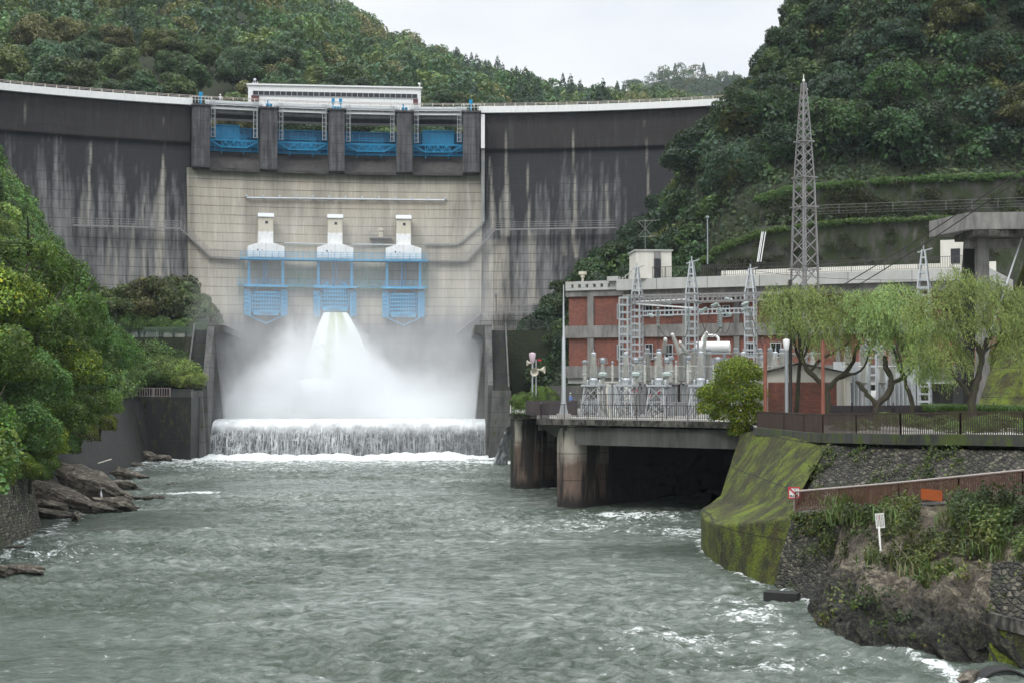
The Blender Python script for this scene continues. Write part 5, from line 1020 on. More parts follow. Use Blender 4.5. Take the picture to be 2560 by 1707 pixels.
# lower right: masonry and mossy block with pipe arch
a0, a1, c0, c1 = at(2478, 1405, 51.6), at(2760, 1400, 47), at(2474, 1532, 50.0), at(2760, 1600, 45.5)
V, Fc = loft([[a0, a1], [c0, c1]], 60, 40, rd(.1, 1.5)); tag(mesh_np('masonry_wall', V, Fc, M['masonry'], smooth=True), 'small sloping stone wall at the right edge above the mossy block', 'stone wall')
mb = MB(); f0, f1 = at(2474, 1530, 49.8), at(2760, 1600, 45.3); dwn = Vector((0, 0, 1)); g0, g1 = Vector((f0.x - .25, f0.y - .6, -1)), Vector((f1.x - .2, f1.y - .8, -1))
mb.prism([g0, g1, g1 + Vector((1, 5, 0)), g0 + Vector((1, 5, 0))], [f0 + Vector((0, 0, -.45)), f1 + Vector((0, 0, -.45)), f1 + Vector((1, 3, -.45)), f0 + Vector((1, 3, -.45))]); ob = mb.build('outfall_block', M['mossy']); tag(ob, 'bright mossy concrete outfall block in the lower right corner', 'outfall')
mb = MB(); mb.prism([f0 + Vector((-.05, -.1, -.46)), f1 + Vector((-.05, -.1, -.46)), f1 + Vector((1, 2, -.46)), f0 + Vector((1, 2, -.46))], [f0 + Vector((-.05, 0, 0)), f1 + Vector((-.05, 0, 0)), f1 + Vector((1, 2, 0)), f0 + Vector((1, 2, 0))]); mb.build('top_kerb', M['edge'], ob)
mb = MB(); cc = at(2515, 1742, 46.6); rr_ = .95; pts = [(cc + Vector((math.cos(a) * rr_, 0, math.sin(a) * rr_ * .92))) for a in np.linspace(0, math.pi, 19)]; mb.tube(pts, .05, 8); pts2 = [p + Vector((0, .9, 0)) for p in pts]; V_ = [tuple(p) for p in pts] + [tuple(p) for p in pts2]; mb.add(V_, [(i, i + 1, i + 20, i + 19) for i in range(18)])
tag(mb.build('outfall_pipe', M['void'], smooth=True), 'half round concrete pipe mouth at the water in the lower right corner', 'pipe')
# boulders
def rock_mesh(seed, n=5, sq=0.5):
    bm = bmesh.new(); bmesh.ops.create_icosphere(bm, subdivisions=n, radius=1); r = random.Random(seed); o_ = r.uniform(0, 50); pl_ = [(Vector((r.gauss(0, 1), r.gauss(0, 1), r.gauss(0, 1))).normalized(), r.uniform(.42, .8)) for _ in range(16)]
    for v in bm.verts:
        for nn, d in pl_:
            k = v.co.dot(nn)
            if k > d: v.co -= nn * (k - d) * .97
        f = float(fbm(np.array(v.co.x * 1.7 + v.co.z + o_), np.array(v.co.y * 1.7 - v.co.z + o_), 4)) - .5; g_ = float(fbm(np.array(v.co.x * 3 + o_), np.array(v.co.z * 7 + v.co.y * 3), 4)) - .5; v.co *= 1 + f * .3 + g_ * .3
    me = bpy.data.meshes.new('rock'); bm.to_mesh(me); bm.free(); me.materials.append(M['rock2']); return me
RK = [rock_mesh(300 + k) for k in range(5)]
def rock(px, py, z, sx, sy, sz, rot, k, label, group='boulders on the left shore'):
    o = bpy.data.objects.new('boulder', RK[k % 5]); link(o); o.location = atz(px, py, z) if py > 1000 else Vector(px); o.scale = (sx, sy, sz); o.rotation_euler = [R_(a) for a in rot]; return tag(o, label, 'rock', group)
rock(238, 1212, 1.3, 5.0, 1.9, 1.5, (8, 27, -14), 0, 'long slanting tan and black slab, highest of the left shore rocks')
rock(158, 1236, 1.0, 4.6, 1.8, 1.15, (5, 22, -10), 1, 'long pale slanting slab in front of the highest left shore rock')
rock(185, 1210, 1.1, 2.8, 1.6, 1.3, (5, 20, 10), 2, 'dark brown rock wedged between the two long slabs')
rock(130, 1283, .25, 3.2, 1.7, .6, (0, 10, -8), 3, 'low flat brown slab sloping into the water by the masonry corner')
rock(190, 1292, .3, .5, .8, .75, (10, -20, 20), 4, 'short dark mossy block standing at the water edge')
rock(275, 1262, .3, 2.2, 1.2, 1.0, (0, 12, 0), 2, 'brown rock mass sloping to the water right of the long slabs')
rock(320, 1190, .35, 2.6, 1.6, 1.3, (0, 15, 0), 3, 'brown jagged rock behind the long slabs')
rock(272, 1275, .05, 1.3, .7, .35, (0, 5, 0), 0, 'low brown rock at the water edge in front of the heron')
rock(345, 1207, .05, 2.6, 1.0, .45, (0, 3, 0), 4, 'flat dark rock awash farther out')
rock(370, 1246, .0, 2.0, .8, .4, (0, 3, 20), 2, 'dark rock awash at the tip of the rocky shore')
rock(330, 1268, .0, .8, .5, .4, (0, 3, 20), 1, 'small black rock awash alone in the water', 'small rocks awash')
rock(430, 1209, .0, .8, .6, .2, (0, 0, 20), 3, 'small flat black rock farthest out in the water', 'small rocks awash')
rock(402, 1221, .0, .6, .5, .22, (0, 0, 0), 1, 'tiny dark rock near the white foam patch', 'small rocks awash')
rock(215, 1262, .5, 3.0, 1.3, .8, (0, 16, -5), 3, 'brown broken rock between the front slab and the water', 'broken rocks between the slabs')
rock(120, 1262, .6, 2.4, 1.4, .8, (0, 14, 0), 4, 'grey rock wedged beside the masonry corner', 'broken rocks between the slabs')
rock(290, 1235, .4, 2.4, 1.4, 1.0, (0, 20, 12), 1, 'steep brown rock right behind the heron', 'broken rocks between the slabs')
rock(95, 1225, 1.0, 2.2, 1.6, 1.2, (0, 10, 0), 2, 'dark rock at the top of the shore beside the masonry wall', 'broken rocks between the slabs')
rock(305, 1215, .3, 2.8, 1.3, .9, (0, 10, -20), 0, 'low jagged brown rock spreading toward the retaining wall', 'broken rocks between the slabs')
rock(45, 1425, .1, 1.6, 1.0, .5, (0, 8, 0), 2, 'rough dark rock below the masonry wall, nearest the camera on the left')
rock(-10, 1430, .2, 1.1, 1.0, .6, (0, 8, 0), 0, 'reddish brown rock at the left edge below the masonry wall')
rock(60, 1368, .05, 1.8, .7, .3, (0, 4, 20), 3, 'low dark rock along the foot of the masonry wall')
rock(362, 1140, .5, 2.0, 1.6, 1.4, (0, 8, 0), 1, 'brown rock at the corner of the tall dark retaining wall')
rock(400, 1146, .3, 2.2, 1.4, 1.0, (0, 5, 0), 4, 'low dark rock along the foot of the tall retaining wall')
rock(325, 1162, .1, 1.6, 1.2, .5, (0, 5, 0), 2, 'low rock where the sloping retaining wall meets the water')
rock(2420, 1700, .15, .42, .4, .5, (0, 12, 10), 0, 'smooth grey boulder in the water beside the outfall pipe', 'boulders by the outfall')
rock(2490, 1735, .2, .4, .4, .35, (0, 0, 40), 3, 'tan boulder in front of the outfall pipe', 'boulders by the outfall')
rock(2560, 1745, .25, .5, .4, .3, (0, 0, 70), 2, 'pale boulder at the right end of the outfall pipe', 'boulders by the outfall')
rock(1262, 1140, .0, 1.3, 1.2, .7, (0, 15, 0), 3, 'wet dark rock under the side cascade', 'rock under the cascade')
# left bank walls
M['wetd'] = mat_conc('damp_black_concrete', (0.022, 0.021, 0.021), (0.005, 0.006, 0.006), .7, (0.05, 0.06, 0.008), .22, lines=2.4, rough=.6)
mb = MB(); w0 = [atz(-140, 1470, -.5), atz(0, 1402, -.5), atz(60, 1368, -.5), atz(108, 1330, -.5)]; w1 = [at(-140, 1200, 68), at(-10, 1195, 79), at(35, 1188, 87), at(66, 1182, 94)]
w0.append(Vector((-34.5, 104, -.5))); w1.append(Vector((-35.5, 105, 3.6)))
V, Fc = loft([w1, w0], 120, 50, rd(.1, 1.6)); tag(mesh_np('masonry_wall', V, Fc, M['masonry2'], smooth=True), 'battered wall of fitted stones at the left edge under overhanging leaves', 'stone wall')
V, Fc = loft([[Vector((-40, 100, 4.4)), at(150, 1022, 124), at(240, 1012, 148), Vector((-47.0, 176, 7.6))], [Vector((-37, 100, -1)), Vector((-37.8, 124, -1)), Vector((-41.6, 148, -1)), Vector((-44.6, 176, -1))]], 60, 30, rd(.04, .5)); tag(mesh_np('retaining_wall', V, Fc, M['wetd'], smooth=True), 'long dark sloping concrete retaining wall stained brown along the left bank', 'wall')
mb = MB(); mb.prism([(-46.2, 176.6, -1), (-39.6, 175.4, -1), (-39.6, 186, -1), (-48, 186, -1)], [(-47.2, 177, 7.75), (-39.6, 175.8, 7.75), (-39.6, 186, 7.75), (-48.4, 186, 7.75)]); rw = mb.build('retaining_wall', M['wetd']); tag(rw, 'tall dark wall facing the river left of the plunge pool', 'wall')
def rail(name, pts, h, mat, label, cat, n_r=2, step=.16, bal=.022, post=2.0, pw=.06, mid=True, parent=None, group=None):
    mb = MB(); mb2 = MB()
    for a, b_ in zip(pts[:-1], pts[1:]):
        a, b_ = Vector(a), Vector(b_); L_ = (b_ - a).length; U = Vector((0, 0, 1))
        mb.bar(a + U * h, b_ + U * h, pw, pw); mb.bar(a + U * .1, b_ + U * .1, pw * .7)
        for k in range(n_r - 1): mb.bar(a + U * h * (k + 1) / n_r, b_ + U * h * (k + 1) / n_r, pw * .7)
        n = max(1, int(L_ / post))
        for k in range(n + 1): p = a.lerp(b_, k / n); mb.bar(p, p + U * h, pw * 1.1)
        if step:
            n = int(L_ / step)
            for k in range(n): p = a.lerp(b_, (k + .5) / n); mb2.bar(p + U * .1, p + U * h, bal)
    r = mb.build(name, M[mat], parent)
    if label: tag(r, label, cat, group)
    if step: mb2.build('balusters', M[mat], r)
    return r
rail('railing', [(-46.8, 177.2, 7.75), (-42.3, 176.3, 7.75)], 1.1, 'rail', 'old railing of pale and rusty bars on top of the tall dark wall', 'railing', 1, .32, .06)
mb = MB(); mb.box((-40.9, 176.6, 8.2), (2.4, 1.2, 1.0)); tag(mb.build('concrete_block', M['wetc']), 'dark concrete block at the end of the old rusty railing', 'block')
M['greenrail'] = mat_paint('green_net_railing', (0.16, 0.24, 0.19), .6)
rail('green_fence', [(-60, 197, 15.7), (-44.5, 195, 15.7), (-41.6, 194.6, 17.1)], 1.3, 'greenrail', 'pale green fence on the shelf left of the plunge pool', 'fence', 1, .12, .03)
rail('green_fence', [(-4.5, 200, 16.9), (6, 200.5, 16.9)], 1.2, 'dark', 'dark fence with ivy on the shelf right of the plunge pool', 'fence', 1, .3, .04)
mb = MB(); mb.prism([(-62, 186, 14), (-53, 184.5, 13), (-51.5, 187, 13), (-60, 190, 14)], [(-61, 187.5, 20.5), (-55.5, 186, 20.8), (-54.8, 188, 20.8), (-60, 191, 20.5)]); tag(mb.build('concrete_buttress', M['wetc']), 'dark concrete buttress showing through the left bank greenery', 'wall')
# side cascade behind the left pier
nu, nv = 24, 50; V = []
for i in range(nu):
    for j in range(nv):
        u, v = i / (nu - 1), j / (nv - 1); p = Vector((-.12 - 2.1 * v ** .8 * (1 - .85 * u), 166 - 1.5 * v * (1 - u) + .8 * u, 4.6 - 4.8 * v ** 1.4 - .5 * u)); q = float(vnoise(u * 12, v * 9)) - .5; V.append((p.x + q * .35, p.y, p.z + q * .25))
b = NB('cascade_water'); co = b.coord('Object'); n1 = b.noise(b.mapping(co, (4, 3, 1)), 1.2, 5, .7, .5); b.pbr(b.mix(b.ramp(n1, [(.36, 0), (.52, 1)]), (0.22, 0.25, 0.27), (0.82, 0.84, 0.86)), .4, 0, b.bump(n1, .8, .1)); M['casc'] = b.m
tag(mesh_np('cascade', V, grid_faces(nu, nv), b.m, smooth=True), 'white cascade spilling from the quay wall behind the left pier', 'cascade')
# ------------------------------------------------------------------ fences of the right bank
M['brownf'] = mat_paint('dark_brown_fence', (0.06, 0.038, 0.03), .6, .1, var=.3, dirt=(.1, .1, .08), dirt_amt=.3)
M['redf'] = mat_paint('red_brown_fence', (0.115, 0.052, 0.034), .6, .1, var=.35, dirt=(.25, .17, .12), dirt_amt=.35)
rail('slat_fence', [p + Vector((0, 0, .0)) for p in FP], 1.12, 'brownf', 'long dark brown slatted fence along the edge of the upper terrace', 'fence', 1, .125, .042, 2.0, .06)
RFN = rail('slat_fence', [p + Vector((0, .1, .05)) for p in RP], .98, 'redf', 'red-brown slatted fence descending the ramp above the rocks', 'fence', 1, .1, .04, 2.0, .06)
MB().tube([p + Vector((0, .1, 1.06)) for p in RP], .045, 8).build('handrail', M['rail'], RFN, True)
rail('railing', [Vector((14.6, 102.7, ZD)), Vector((2.25, 110.45, ZD)), Vector((2.55, 127.4, ZD)), Vector((-.05, 128, ZD)), Vector((-.05, 150, ZD))], 1.15, 'dark', 'black railing with thin balusters along the deck edge in front of the switchyard', 'railing', 1, .17, .03, 1.9, .05)
rail('railing', [Vector((3, 116.2, ZD)), Vector((16.5, 107.5, ZD))], 1.9, 'dark', 'taller inner dark railing between the deck and the switchyard', 'railing', 1, .2, .025, 2.5, .05)
M['netd'] = mat_paint('dark_net_fence', (0.05, 0.04, 0.045), .7)
mb = MB(); mb.bar((21.5, 96, 7.45), (33.5, 99, 7.45), .05, 1.3)
for k in range(9): p = Vector((21.5, 95.95, 6.8)).lerp(Vector((33.5, 98.95, 6.8)), k / 8); mb.bar(p, p + Vector((0, 0, 1.5)), .07)
tag(mb.build('screen_fence', M['netd']), 'dark mesh screen fence behind the willow trunks', 'fence')
mb = MB(); mb.bar((1.2, 122, 7.45), (5.5, 121, 7.45), .05, 1.2); mb.bar((5.5, 121, 7.45), (5.8, 134, 7.45), .05, 1.2); tag(mb.build('screen_fence', M['netd']), 'dark brown board fence on the deck behind the tall mast', 'fence')
# signs
def text_obj(s, size, mat, parent, loc, rot=(R_(90), 0, 0), ext=.004):
    cu = bpy.data.curves.new('lettering', 'FONT'); cu.body = s; cu.size = size; cu.align_x = 'CENTER'; cu.align_y = 'CENTER'; cu.extrude = ext; cu.offset = size * .012
    t = bpy.data.objects.new('lettering', cu); sc.collection.objects.link(t); bpy.context.view_layer.update(); me = bpy.data.meshes.new_from_object(t.evaluated_get(bpy.context.evaluated_depsgraph_get())); bpy.data.objects.remove(t)
    me.materials.clear(); me.materials.append(mat); o = bpy.data.objects.new('lettering', me); link(o, parent); o.location = loc; o.rotation_euler = rot; return o
M['signw'] = mat_paint('sign_white', (0.8, 0.8, 0.76), .5, var=.05, dirt=(.5, .48, .4), dirt_amt=.3)
M['signr'] = mat_paint('sign_red', (0.5, 0.02, 0.04), .5, var=.1, dirt_amt=.1); M['signk'] = mat_paint('sign_black', (0.03, 0.03, 0.03), .6); M['orange'] = mat_paint('orange_rust_plate', (0.42, 0.09, 0.015), .7, var=.4, dirt=(.15, .05, .01), dirt_amt=.6, streak=False)
p = at(1985.5, 1231, 69.0); s0 = empty('warning_sign', p, R_(-6), 'white keep-out sign with red border and diagonal red bar', 'sign')
S = .56; MB().box((0, .02, 0), (S, .02, S)).build('board', M['signw'], s0)
mb = MB()
for q in (-1, 1): mb.box((q * (S / 2 - .02), 0, 0), (.045, .03, S)); mb.box((0, -.001, q * (S / 2 - .02)), (S, .03, .045))
mb.bar((-S / 2 + .03, -.003, S / 2 - .03), (S / 2 - .03, -.003, -S / 2 + .03), .02, .05, up=(0, 1, 0)) if False else mb.prism([(-S / 2 + .02, 0, S / 2 - .07), (S / 2 - .07, 0, -S / 2 + .02), (S / 2 - .02, 0, -S / 2 + .07), (-S / 2 + .07, 0, S / 2 - .02)], [(-S / 2 + .02, -.02, S / 2 - .07), (S / 2 - .07, -.02, -S / 2 + .02), (S / 2 - .02, -.02, -S / 2 + .07), (-S / 2 + .07, -.02, S / 2 - .02)])
mb.build('red_border', M['signr'], s0)
text_obj('立入', .115, M['signk'], s0, (.09, -.012, .135)); text_obj('禁止', .115, M['signk'], s0, (-.1, -.012, -.155))
MB().bar((0, .05, -1.2), (0, .05, .1), .06).build('post', M['galvdark'], s0)
p = at(2203, 1392, 59.6); tp = at(2196, 1318, 59.9); s1 = empty('notice_sign', p, 0, 'small white notice board on a leaning white post among the bushes', 'sign')
d = tp - p; MB().bar((0, 0, -.2), d + Vector((0, 0, .35)), .07).build('post', M['signw'], s1)
bd = MB().box((0, -.05, 0), (.37, .02, .62)).build('board', M['signw'], s1); bd.location = d + Vector((.05, -.02, .3)); bd.rotation_euler = (0, R_(-5), 0)
mb = MB(); r_ = random.Random(3)
for c_ in range(5):
    z = .25
    while z > -.26: hh = r_.uniform(.018, .04); (mb.box((-.13 + c_ * .065, -.064, z), (.028, .006, hh))); z -= hh + .02
mb.build('lettering', M['signk'], bd); MB().box((-.01, -.066, .12), (.02, .006, .2)).build('red_mark', M['signr'], bd)
p = RP[2].lerp(RP[3], .6); p = Vector((p.x - .16, p.y - .06, at(2339.5, 1236, p.y).z)); MB_ = MB().box((0, 0, 0), (1.35, .03, .45)); o = MB_.build('warning_plate', M['orange']); o.location = p; o.rotation_euler = (0, 0, math.atan2((RP[3] - RP[2]).y, (RP[3] - RP[2]).x)); tag(o, 'weathered orange plate fixed to the red-brown fence', 'sign')
# ------------------------------------------------------------------ powerhouse
BF = Matrix.Rotation(R_(-26), 4, 'Z'); BF.translation = Vector((6.2, 160, 0)); BN = Vector((BF[0][1], BF[1][1], 0)); BINV = BF.inverted()
def bl(px, py, y=0.0):  # local (x, z) of a pixel on the facade plane offset y
    p = hit(px, py, BF @ Vector((0, y, 0)), BN); q = BINV @ p; return q.x, q.z
bx = lambda px: bl(px, 800)[0]; bz = lambda px, py: bl(px, py)[1]
b = NB('red_brick'); co = b.coord('Object'); cmb = b.n('CombineXYZ'); sxy = b.n('SeparateXYZ', Vector=co); b.set(cmb.inputs[0], b.math('ADD', sxy.outputs['X'], sxy.outputs['Y'])); b.set(cmb.inputs[1], sxy.outputs['Z'])
br = b.n('TexBrick'); b.set(br.inputs['Vector'], cmb.outputs[0]); br.inputs['Scale'].default_value = 1; br.inputs['Brick Width'].default_value = .3; br.inputs['Row Height'].default_value = .13; br.inputs['Mortar Size'].default_value = .012
br.inputs['Color1'].default_value = (0.29, 0.1, 0.06, 1); br.inputs['Color2'].default_value = (0.18, 0.058, 0.04, 1); br.inputs['Mortar'].default_value = (0.075, 0.05, 0.045, 1)
nb_ = b.noise(b.mapping(co, (1, 1, .3)), 1.2, 5, .65); b.pbr(b.mix(b.ramp(nb_, [(.4, 0), (.7, .6)]), br.outputs[0], (0.09, 0.055, 0.05)), .8, 0, b.bump(br.outputs['Fac'], -.3, .02)); M['brick'] = b.m
M['band'] = mat_conc('stained_band_concrete', (0.31, 0.3, 0.28), (0.09, 0.088, 0.085), 1.0, streak=.25); M['lightc'] = mat_conc('pale_roof_concrete', (0.5, 0.51, 0.49), (0.34, 0.34, 0.32), .6, streak=.3)
M['creamw'] = mat_conc('off_white_wall', (0.68, 0.67, 0.62), (0.52, 0.5, 0.44), .6, streak=.3)
ph = empty('power_station', BF.translation + Vector((0, 0, ZD)), R_(-26), 'long two storey red brick power station with concrete bands and a pale flat roof', 'building')
zc = lambda z: z - ZD
x0, xR, D = bx(1418), bx(2440), 18; Z = {k: zc(bz(1440, y)) for k, y in (('bt', 742.5), ('bm', 815), ('lt', 845), ('lb', 914.5), ('cb', 944), ('pb', 957), ('ct', 727.5), ('pt', 705))}
MB().box(((x0 + xR) / 2 + .1, D / 2 + .12, (Z['lb'] + Z['bt']) / 2), (xR - x0 - .1, D, Z['bt'] - Z['lb'])).build('wall', M['brick'], ph)
mb = MB(); mb.box(((x0 + xR) / 2, D / 2, (Z['bt'] + Z['ct']) / 2), (xR - x0 + .2, D + .3, Z['ct'] - Z['bt'])); mb.box(((x0 + xR) / 2, D / 2 - .02, (Z['bm'] + Z['lt']) / 2), (xR - x0 + .5, D + .44, Z['bm'] - Z['lt'])); mb.box(((x0 + xR) / 2, D / 2 - .02, (Z['lb'] + Z['cb']) / 2), (xR - x0 + .5, D + .46, Z['lb'] - Z['cb']))
mb.build('concrete_band', M['band'], ph); MB().box(((x0 + xR) / 2, D / 2, (Z['cb'] + Z['pb']) / 2 - .02), (xR - x0 - .1, D - .2, Z['cb'] - Z['pb'])).build('base_panel', M['lightc'], ph)
MB().box(((x0 + xR) / 2 + 2, D / 2 + 2, Z['pb'] / 2), (xR - x0 - 3, D - 3, Z['pb'])).build('recessed_ground_floor', M['beam'], ph)
for a, b_ in ((1470, 1485), (1707, 1719), (1835, 1849), (1962, 1974), (2090, 2101)):
    xa, xb = bx(a), bx(b_)
    for z0, z1 in ((Z['lt'], Z['bm']), (Z['lb'], Z['lt']), (Z['bm'], Z['bt'])):
        if z0 == Z['lt']: continue
        MB().box(((xa + xb) / 2, -.02, (z0 + z1) / 2), (xb - xa, .3, z1 - z0 - .01)).build('pilaster', M['band'], ph)
for (a, b_, ya, yb) in ((1544, 1558, 761, 797), (1544, 1558, 862, 898), (1614, 1632, 765, 790), (1614, 1632, 860, 897), (1663, 1682, 765, 790), (1663, 1682, 861, 898), (1808, 1824, 765, 792), (1865, 1890, 857, 888), (1927, 1953, 857, 892), (1940, 1955, 765, 790)):
    xa, za = bl(a, ya); xb, zb = bl(b_, yb); za, zb = zc(za), zc(zb); w = MB()
    for u in (xa, xb): w.box((u, -.06, (za + zb) / 2), (.09, .12, za - zb))
    for v in (za, zb): w.box(((xa + xb) / 2, -.061, v), (xb - xa + .1, .12, .09))
    w.box(((xa + xb) / 2, -.05, (za + zb) / 2), (.05, .08, za - zb)); wo = w.build('window', M['galv'], ph); MB().box(((xa + xb) / 2, .06, (za + zb) / 2), (xb - xa, .15, za - zb)).build('pane', M['glass'], wo)
# roof parapet with slots on the left, big overhanging slab to the right
xs0, xs1 = x0 - .05, bx(1543); zt_, zb_ = Z['pt'], Z['ct']; mb = MB()
mb.box(((xs0 + xs1) / 2, -.15, zt_ - .16), (xs1 - xs0, .4, .32)); mb.box(((xs0 + xs1) / 2, -.15, zb_ + .15), (xs1 - xs0, .4, .28))
n = 7
for k in range(n):
    xx = lerp(xs0 + .35, xs1 - .35, k / (n - 1)); mb.box((xx, -.15, (zt_ + zb_) / 2), (.55 if 0 < k < n - 1 else .7, .4, zt_ - zb_ - .6))
mb.build('slotted_parapet', M['lightc'], ph)
yo = -2.2; xa, zt1 = bl(1541, 699, yo); _, zb1 = bl(1541, 726, yo); xb = bl(2470, 690, yo)[0]; za1, zb1 = zc(zt1), zc(zb1)
MB().box(((xa + xb) / 2, yo + 1 + D / 2, (za1 + zb1) / 2), (xb - xa, D + 2, za1 - zb1)).build('roof_slab', M['lightc'], ph)
MB().box(((xa + xb) / 2 + .5, yo + .45 + D / 2, zb1 - .45), (xb - xa - 1, D - .2, .9)).build('roof_beam', M['band'], ph)
mb = MB()
for px in (1641, 1768, 1899, 2120, 2280): u = bl(px, 700, yo)[0]; mb.box((u, yo, (za1 + zb1) / 2), (.04, .03, za1 - zb1 - .02))
mb.build('joint', M['dark'], ph)
rr = rail('roof_railing', [Vector((bl(1589, 690, yo)[0], yo + .25, za1)), Vector((xb, yo + .25, za1))], 1.2, 'dark', None, None, 1, .22, .035, 3.2, .05, parent=ph)
MB().box(((bl(1760, 690, yo)[0] + xb) / 2, yo + 6, za1 + .5), (xb - bl(1760, 690, yo)[0], .2, 1.0)).build('roof_upstand', M['creamw'], ph)
# rooftop hut: corner toward the river
xh = bl(1679, 690, -.9)[0]; hz = zc(bl(1679, 628, -.9)[1]) - za1; hut = empty('rooftop_hut', (xh, -.9, za1), R_(30), None); hut.parent = ph
wL, wR = 3.9, 4.6; MB().box((-wL / 2, wR / 2, hz / 2), (wL, wR, hz)).build('hut_wall', M['creamw'], hut)
MB().box((-wL / 2, wR / 2, hz + .06), (wL + .3, wR + .3, .14)).build('hut_roof', M['lightc'], hut)
MB().box((-1.55, -.03, 1.05), (.75, .1, 2.1)).build('hut_door', M['glass'], hut); MB().box((-1.55, -.03, 2.5), (.75, .08, .7)).build('hut_window', M['galvdark'], hut)
for y, w_ in ((1.0, .5), (2.6, .5)): MB().box((.03, y, 1.6), (.08, w_, 2.2)).build('hut_window', M['galvdark'], hut)
MB().box((.03, 3.8, 1.4), (.08, .6, 1.0)).build('hut_window', M['glass'], hut)
mb = MB(); u = bl(1455, 705, 1)[0]
mb.tube([(u, 1.2, Z['pt'] - 1), (u, 1.2, Z['pt'] + .5)], .14, 8); mb.box((u, 1.2, Z['pt'] + .75), (.35, .35, .4)); mb.box((u, 1.2, Z['pt'] + 1.05), (.75, .5, .35)); mb.build('roof_camera', M['cream'], ph)
mb = MB(); u0, u1 = bl(1540, 690, -.6)[0], bl(1588, 690, -.6)[0]
for k in range(7): q = lerp(u0, u1, k / 6); z0 = za1 + min(0, -0.2); mb.bar((q, -.6, z0 - .6 + .15 * k), (q, -.6, z0 + .2 + .2 * k), .06)
mb.bar((u0, -.6, za1 - .4), (u1, -.6, za1 + 1.3), .07); mb.box(((u0) - .3, -.5, za1 + .2), (1.3, .8, .5)); mb.build('roof_stair', M['lightc'], ph)
mb = MB(); q = bl(1613, 640, 5); z0 = zc(q[1]) - 1.5; zt2 = zc(bl(1613, 548, 5)[1]); mb.tube([(q[0], 5, z0), (q[0], 5, zt2)], .035, 6)
for z, w_ in ((zt2 - .2, 2.4), (zt2 - 2.0, 2.0)):
    mb.bar((q[0] - w_ / 3, 5, z), (q[0] + w_ * .7, 5, z), .05)
    for k in range(6): mb.bar((q[0] - w_ / 3 + w_ * k / 5, 4.6, z - .05), (q[0] - w_ / 3 + w_ * k / 5, 5.4, z - .05), .025)
mb.bar((q[0] - .8, 5, zt2 - .3), (q[0] + .8, 5, zt2 - 1.9), .04); mb.bar((q[0] + .8, 5, zt2 - .3), (q[0] - .8, 5, zt2 - 1.9), .04); mb.build('tv_antenna', M['galvdark'], ph)
# right-hand upper block behind the roof (small house at the far right of the roof)
q0, q1 = bl(2351, 640, 1)[0], bl(2412, 640, 1)[0]; zt3 = zc(bl(2380, 600, 1)[1])
MB().box(((q0 + q1) / 2, 3, (za1 + zt3) / 2), (q1 - q0, 4, zt3 - za1)).build('roof_penthouse', M['creamw'], ph); MB().box((lerp(q0, q1, .62), .98, (za1 + zt3) / 2 - .1), (.9, .1, 1.5)).build('penthouse_window', M['glass'], ph)
# low annex in front of the left corner of the ground floor
p = at(1470, 1000, 150); MB().box((0, 0, 1.2), (5.5, 4, 2.4)).build('annex', M['beam'], ph).location = BINV @ p - Vector((0, 0, ZD)) + Vector((1.5, 0, -(p.z - ZD))) if False else (3.2, -4.5, 0)
# ------------------------------------------------------------------ terraced walls behind the power station
M['terr'] = mat_conc('mossy_terrace_wall', (0.1, 0.1, 0.085), (0.014, 0.015, 0.009), .5, (0.028, 0.045, 0.009), .5, streak=.6)
def wallstrip(name, pts, th, mat, label, base):  # pts: world points of the top line
    mb = MB()
    for a, b_ in zip(pts[:-1], pts[1:]):
        n = Vector((0, th, 0)); lo = lambda p: Vector((p.x, p.y - .5, base)); mb.prism([lo(a), lo(b_), lo(b_) + n, lo(a) + n], [a, b_, b_ + n, a + n])
    o = mb.build(name, M[mat]); return tag(o, label, 'retaining wall')
tw = [at(px, py, Y) for px, py, Y in ((1755, 655, 176.5), (1800, 622, 176.5), (1850, 602, 176.3), (1910, 582, 176), (1990, 566, 175.6), (2110, 555, 175), (2260, 549, 174), (2430, 543, 173), (2700, 536, 172))]
wallstrip('terrace_wall', tw, 1.2, 'terr', 'long mossy concrete terrace wall directly behind the power station roof', 7)
tw2 = [at(px, py, Y) for px, py, Y in ((1900, 500, 183), (1960, 478, 182.8), (2020, 470, 182.5), (2120, 460, 182), (2300, 448, 181), (2560, 438, 180), (2750, 432, 179))]
wallstrip('terrace_wall', tw2, 1.2, 'terr', 'upper terrace wall overgrown with creepers below the wooded slope', 24)
rail('wire_fence', [at(px, py, 178) for px, py in ((2030, 538), (2300, 528), (2560, 518), (2740, 512))], 1.2, 'galvdark', 'thin wire fence running along the upper terrace', 'fence', 3, None, .02, 3.0, .035)
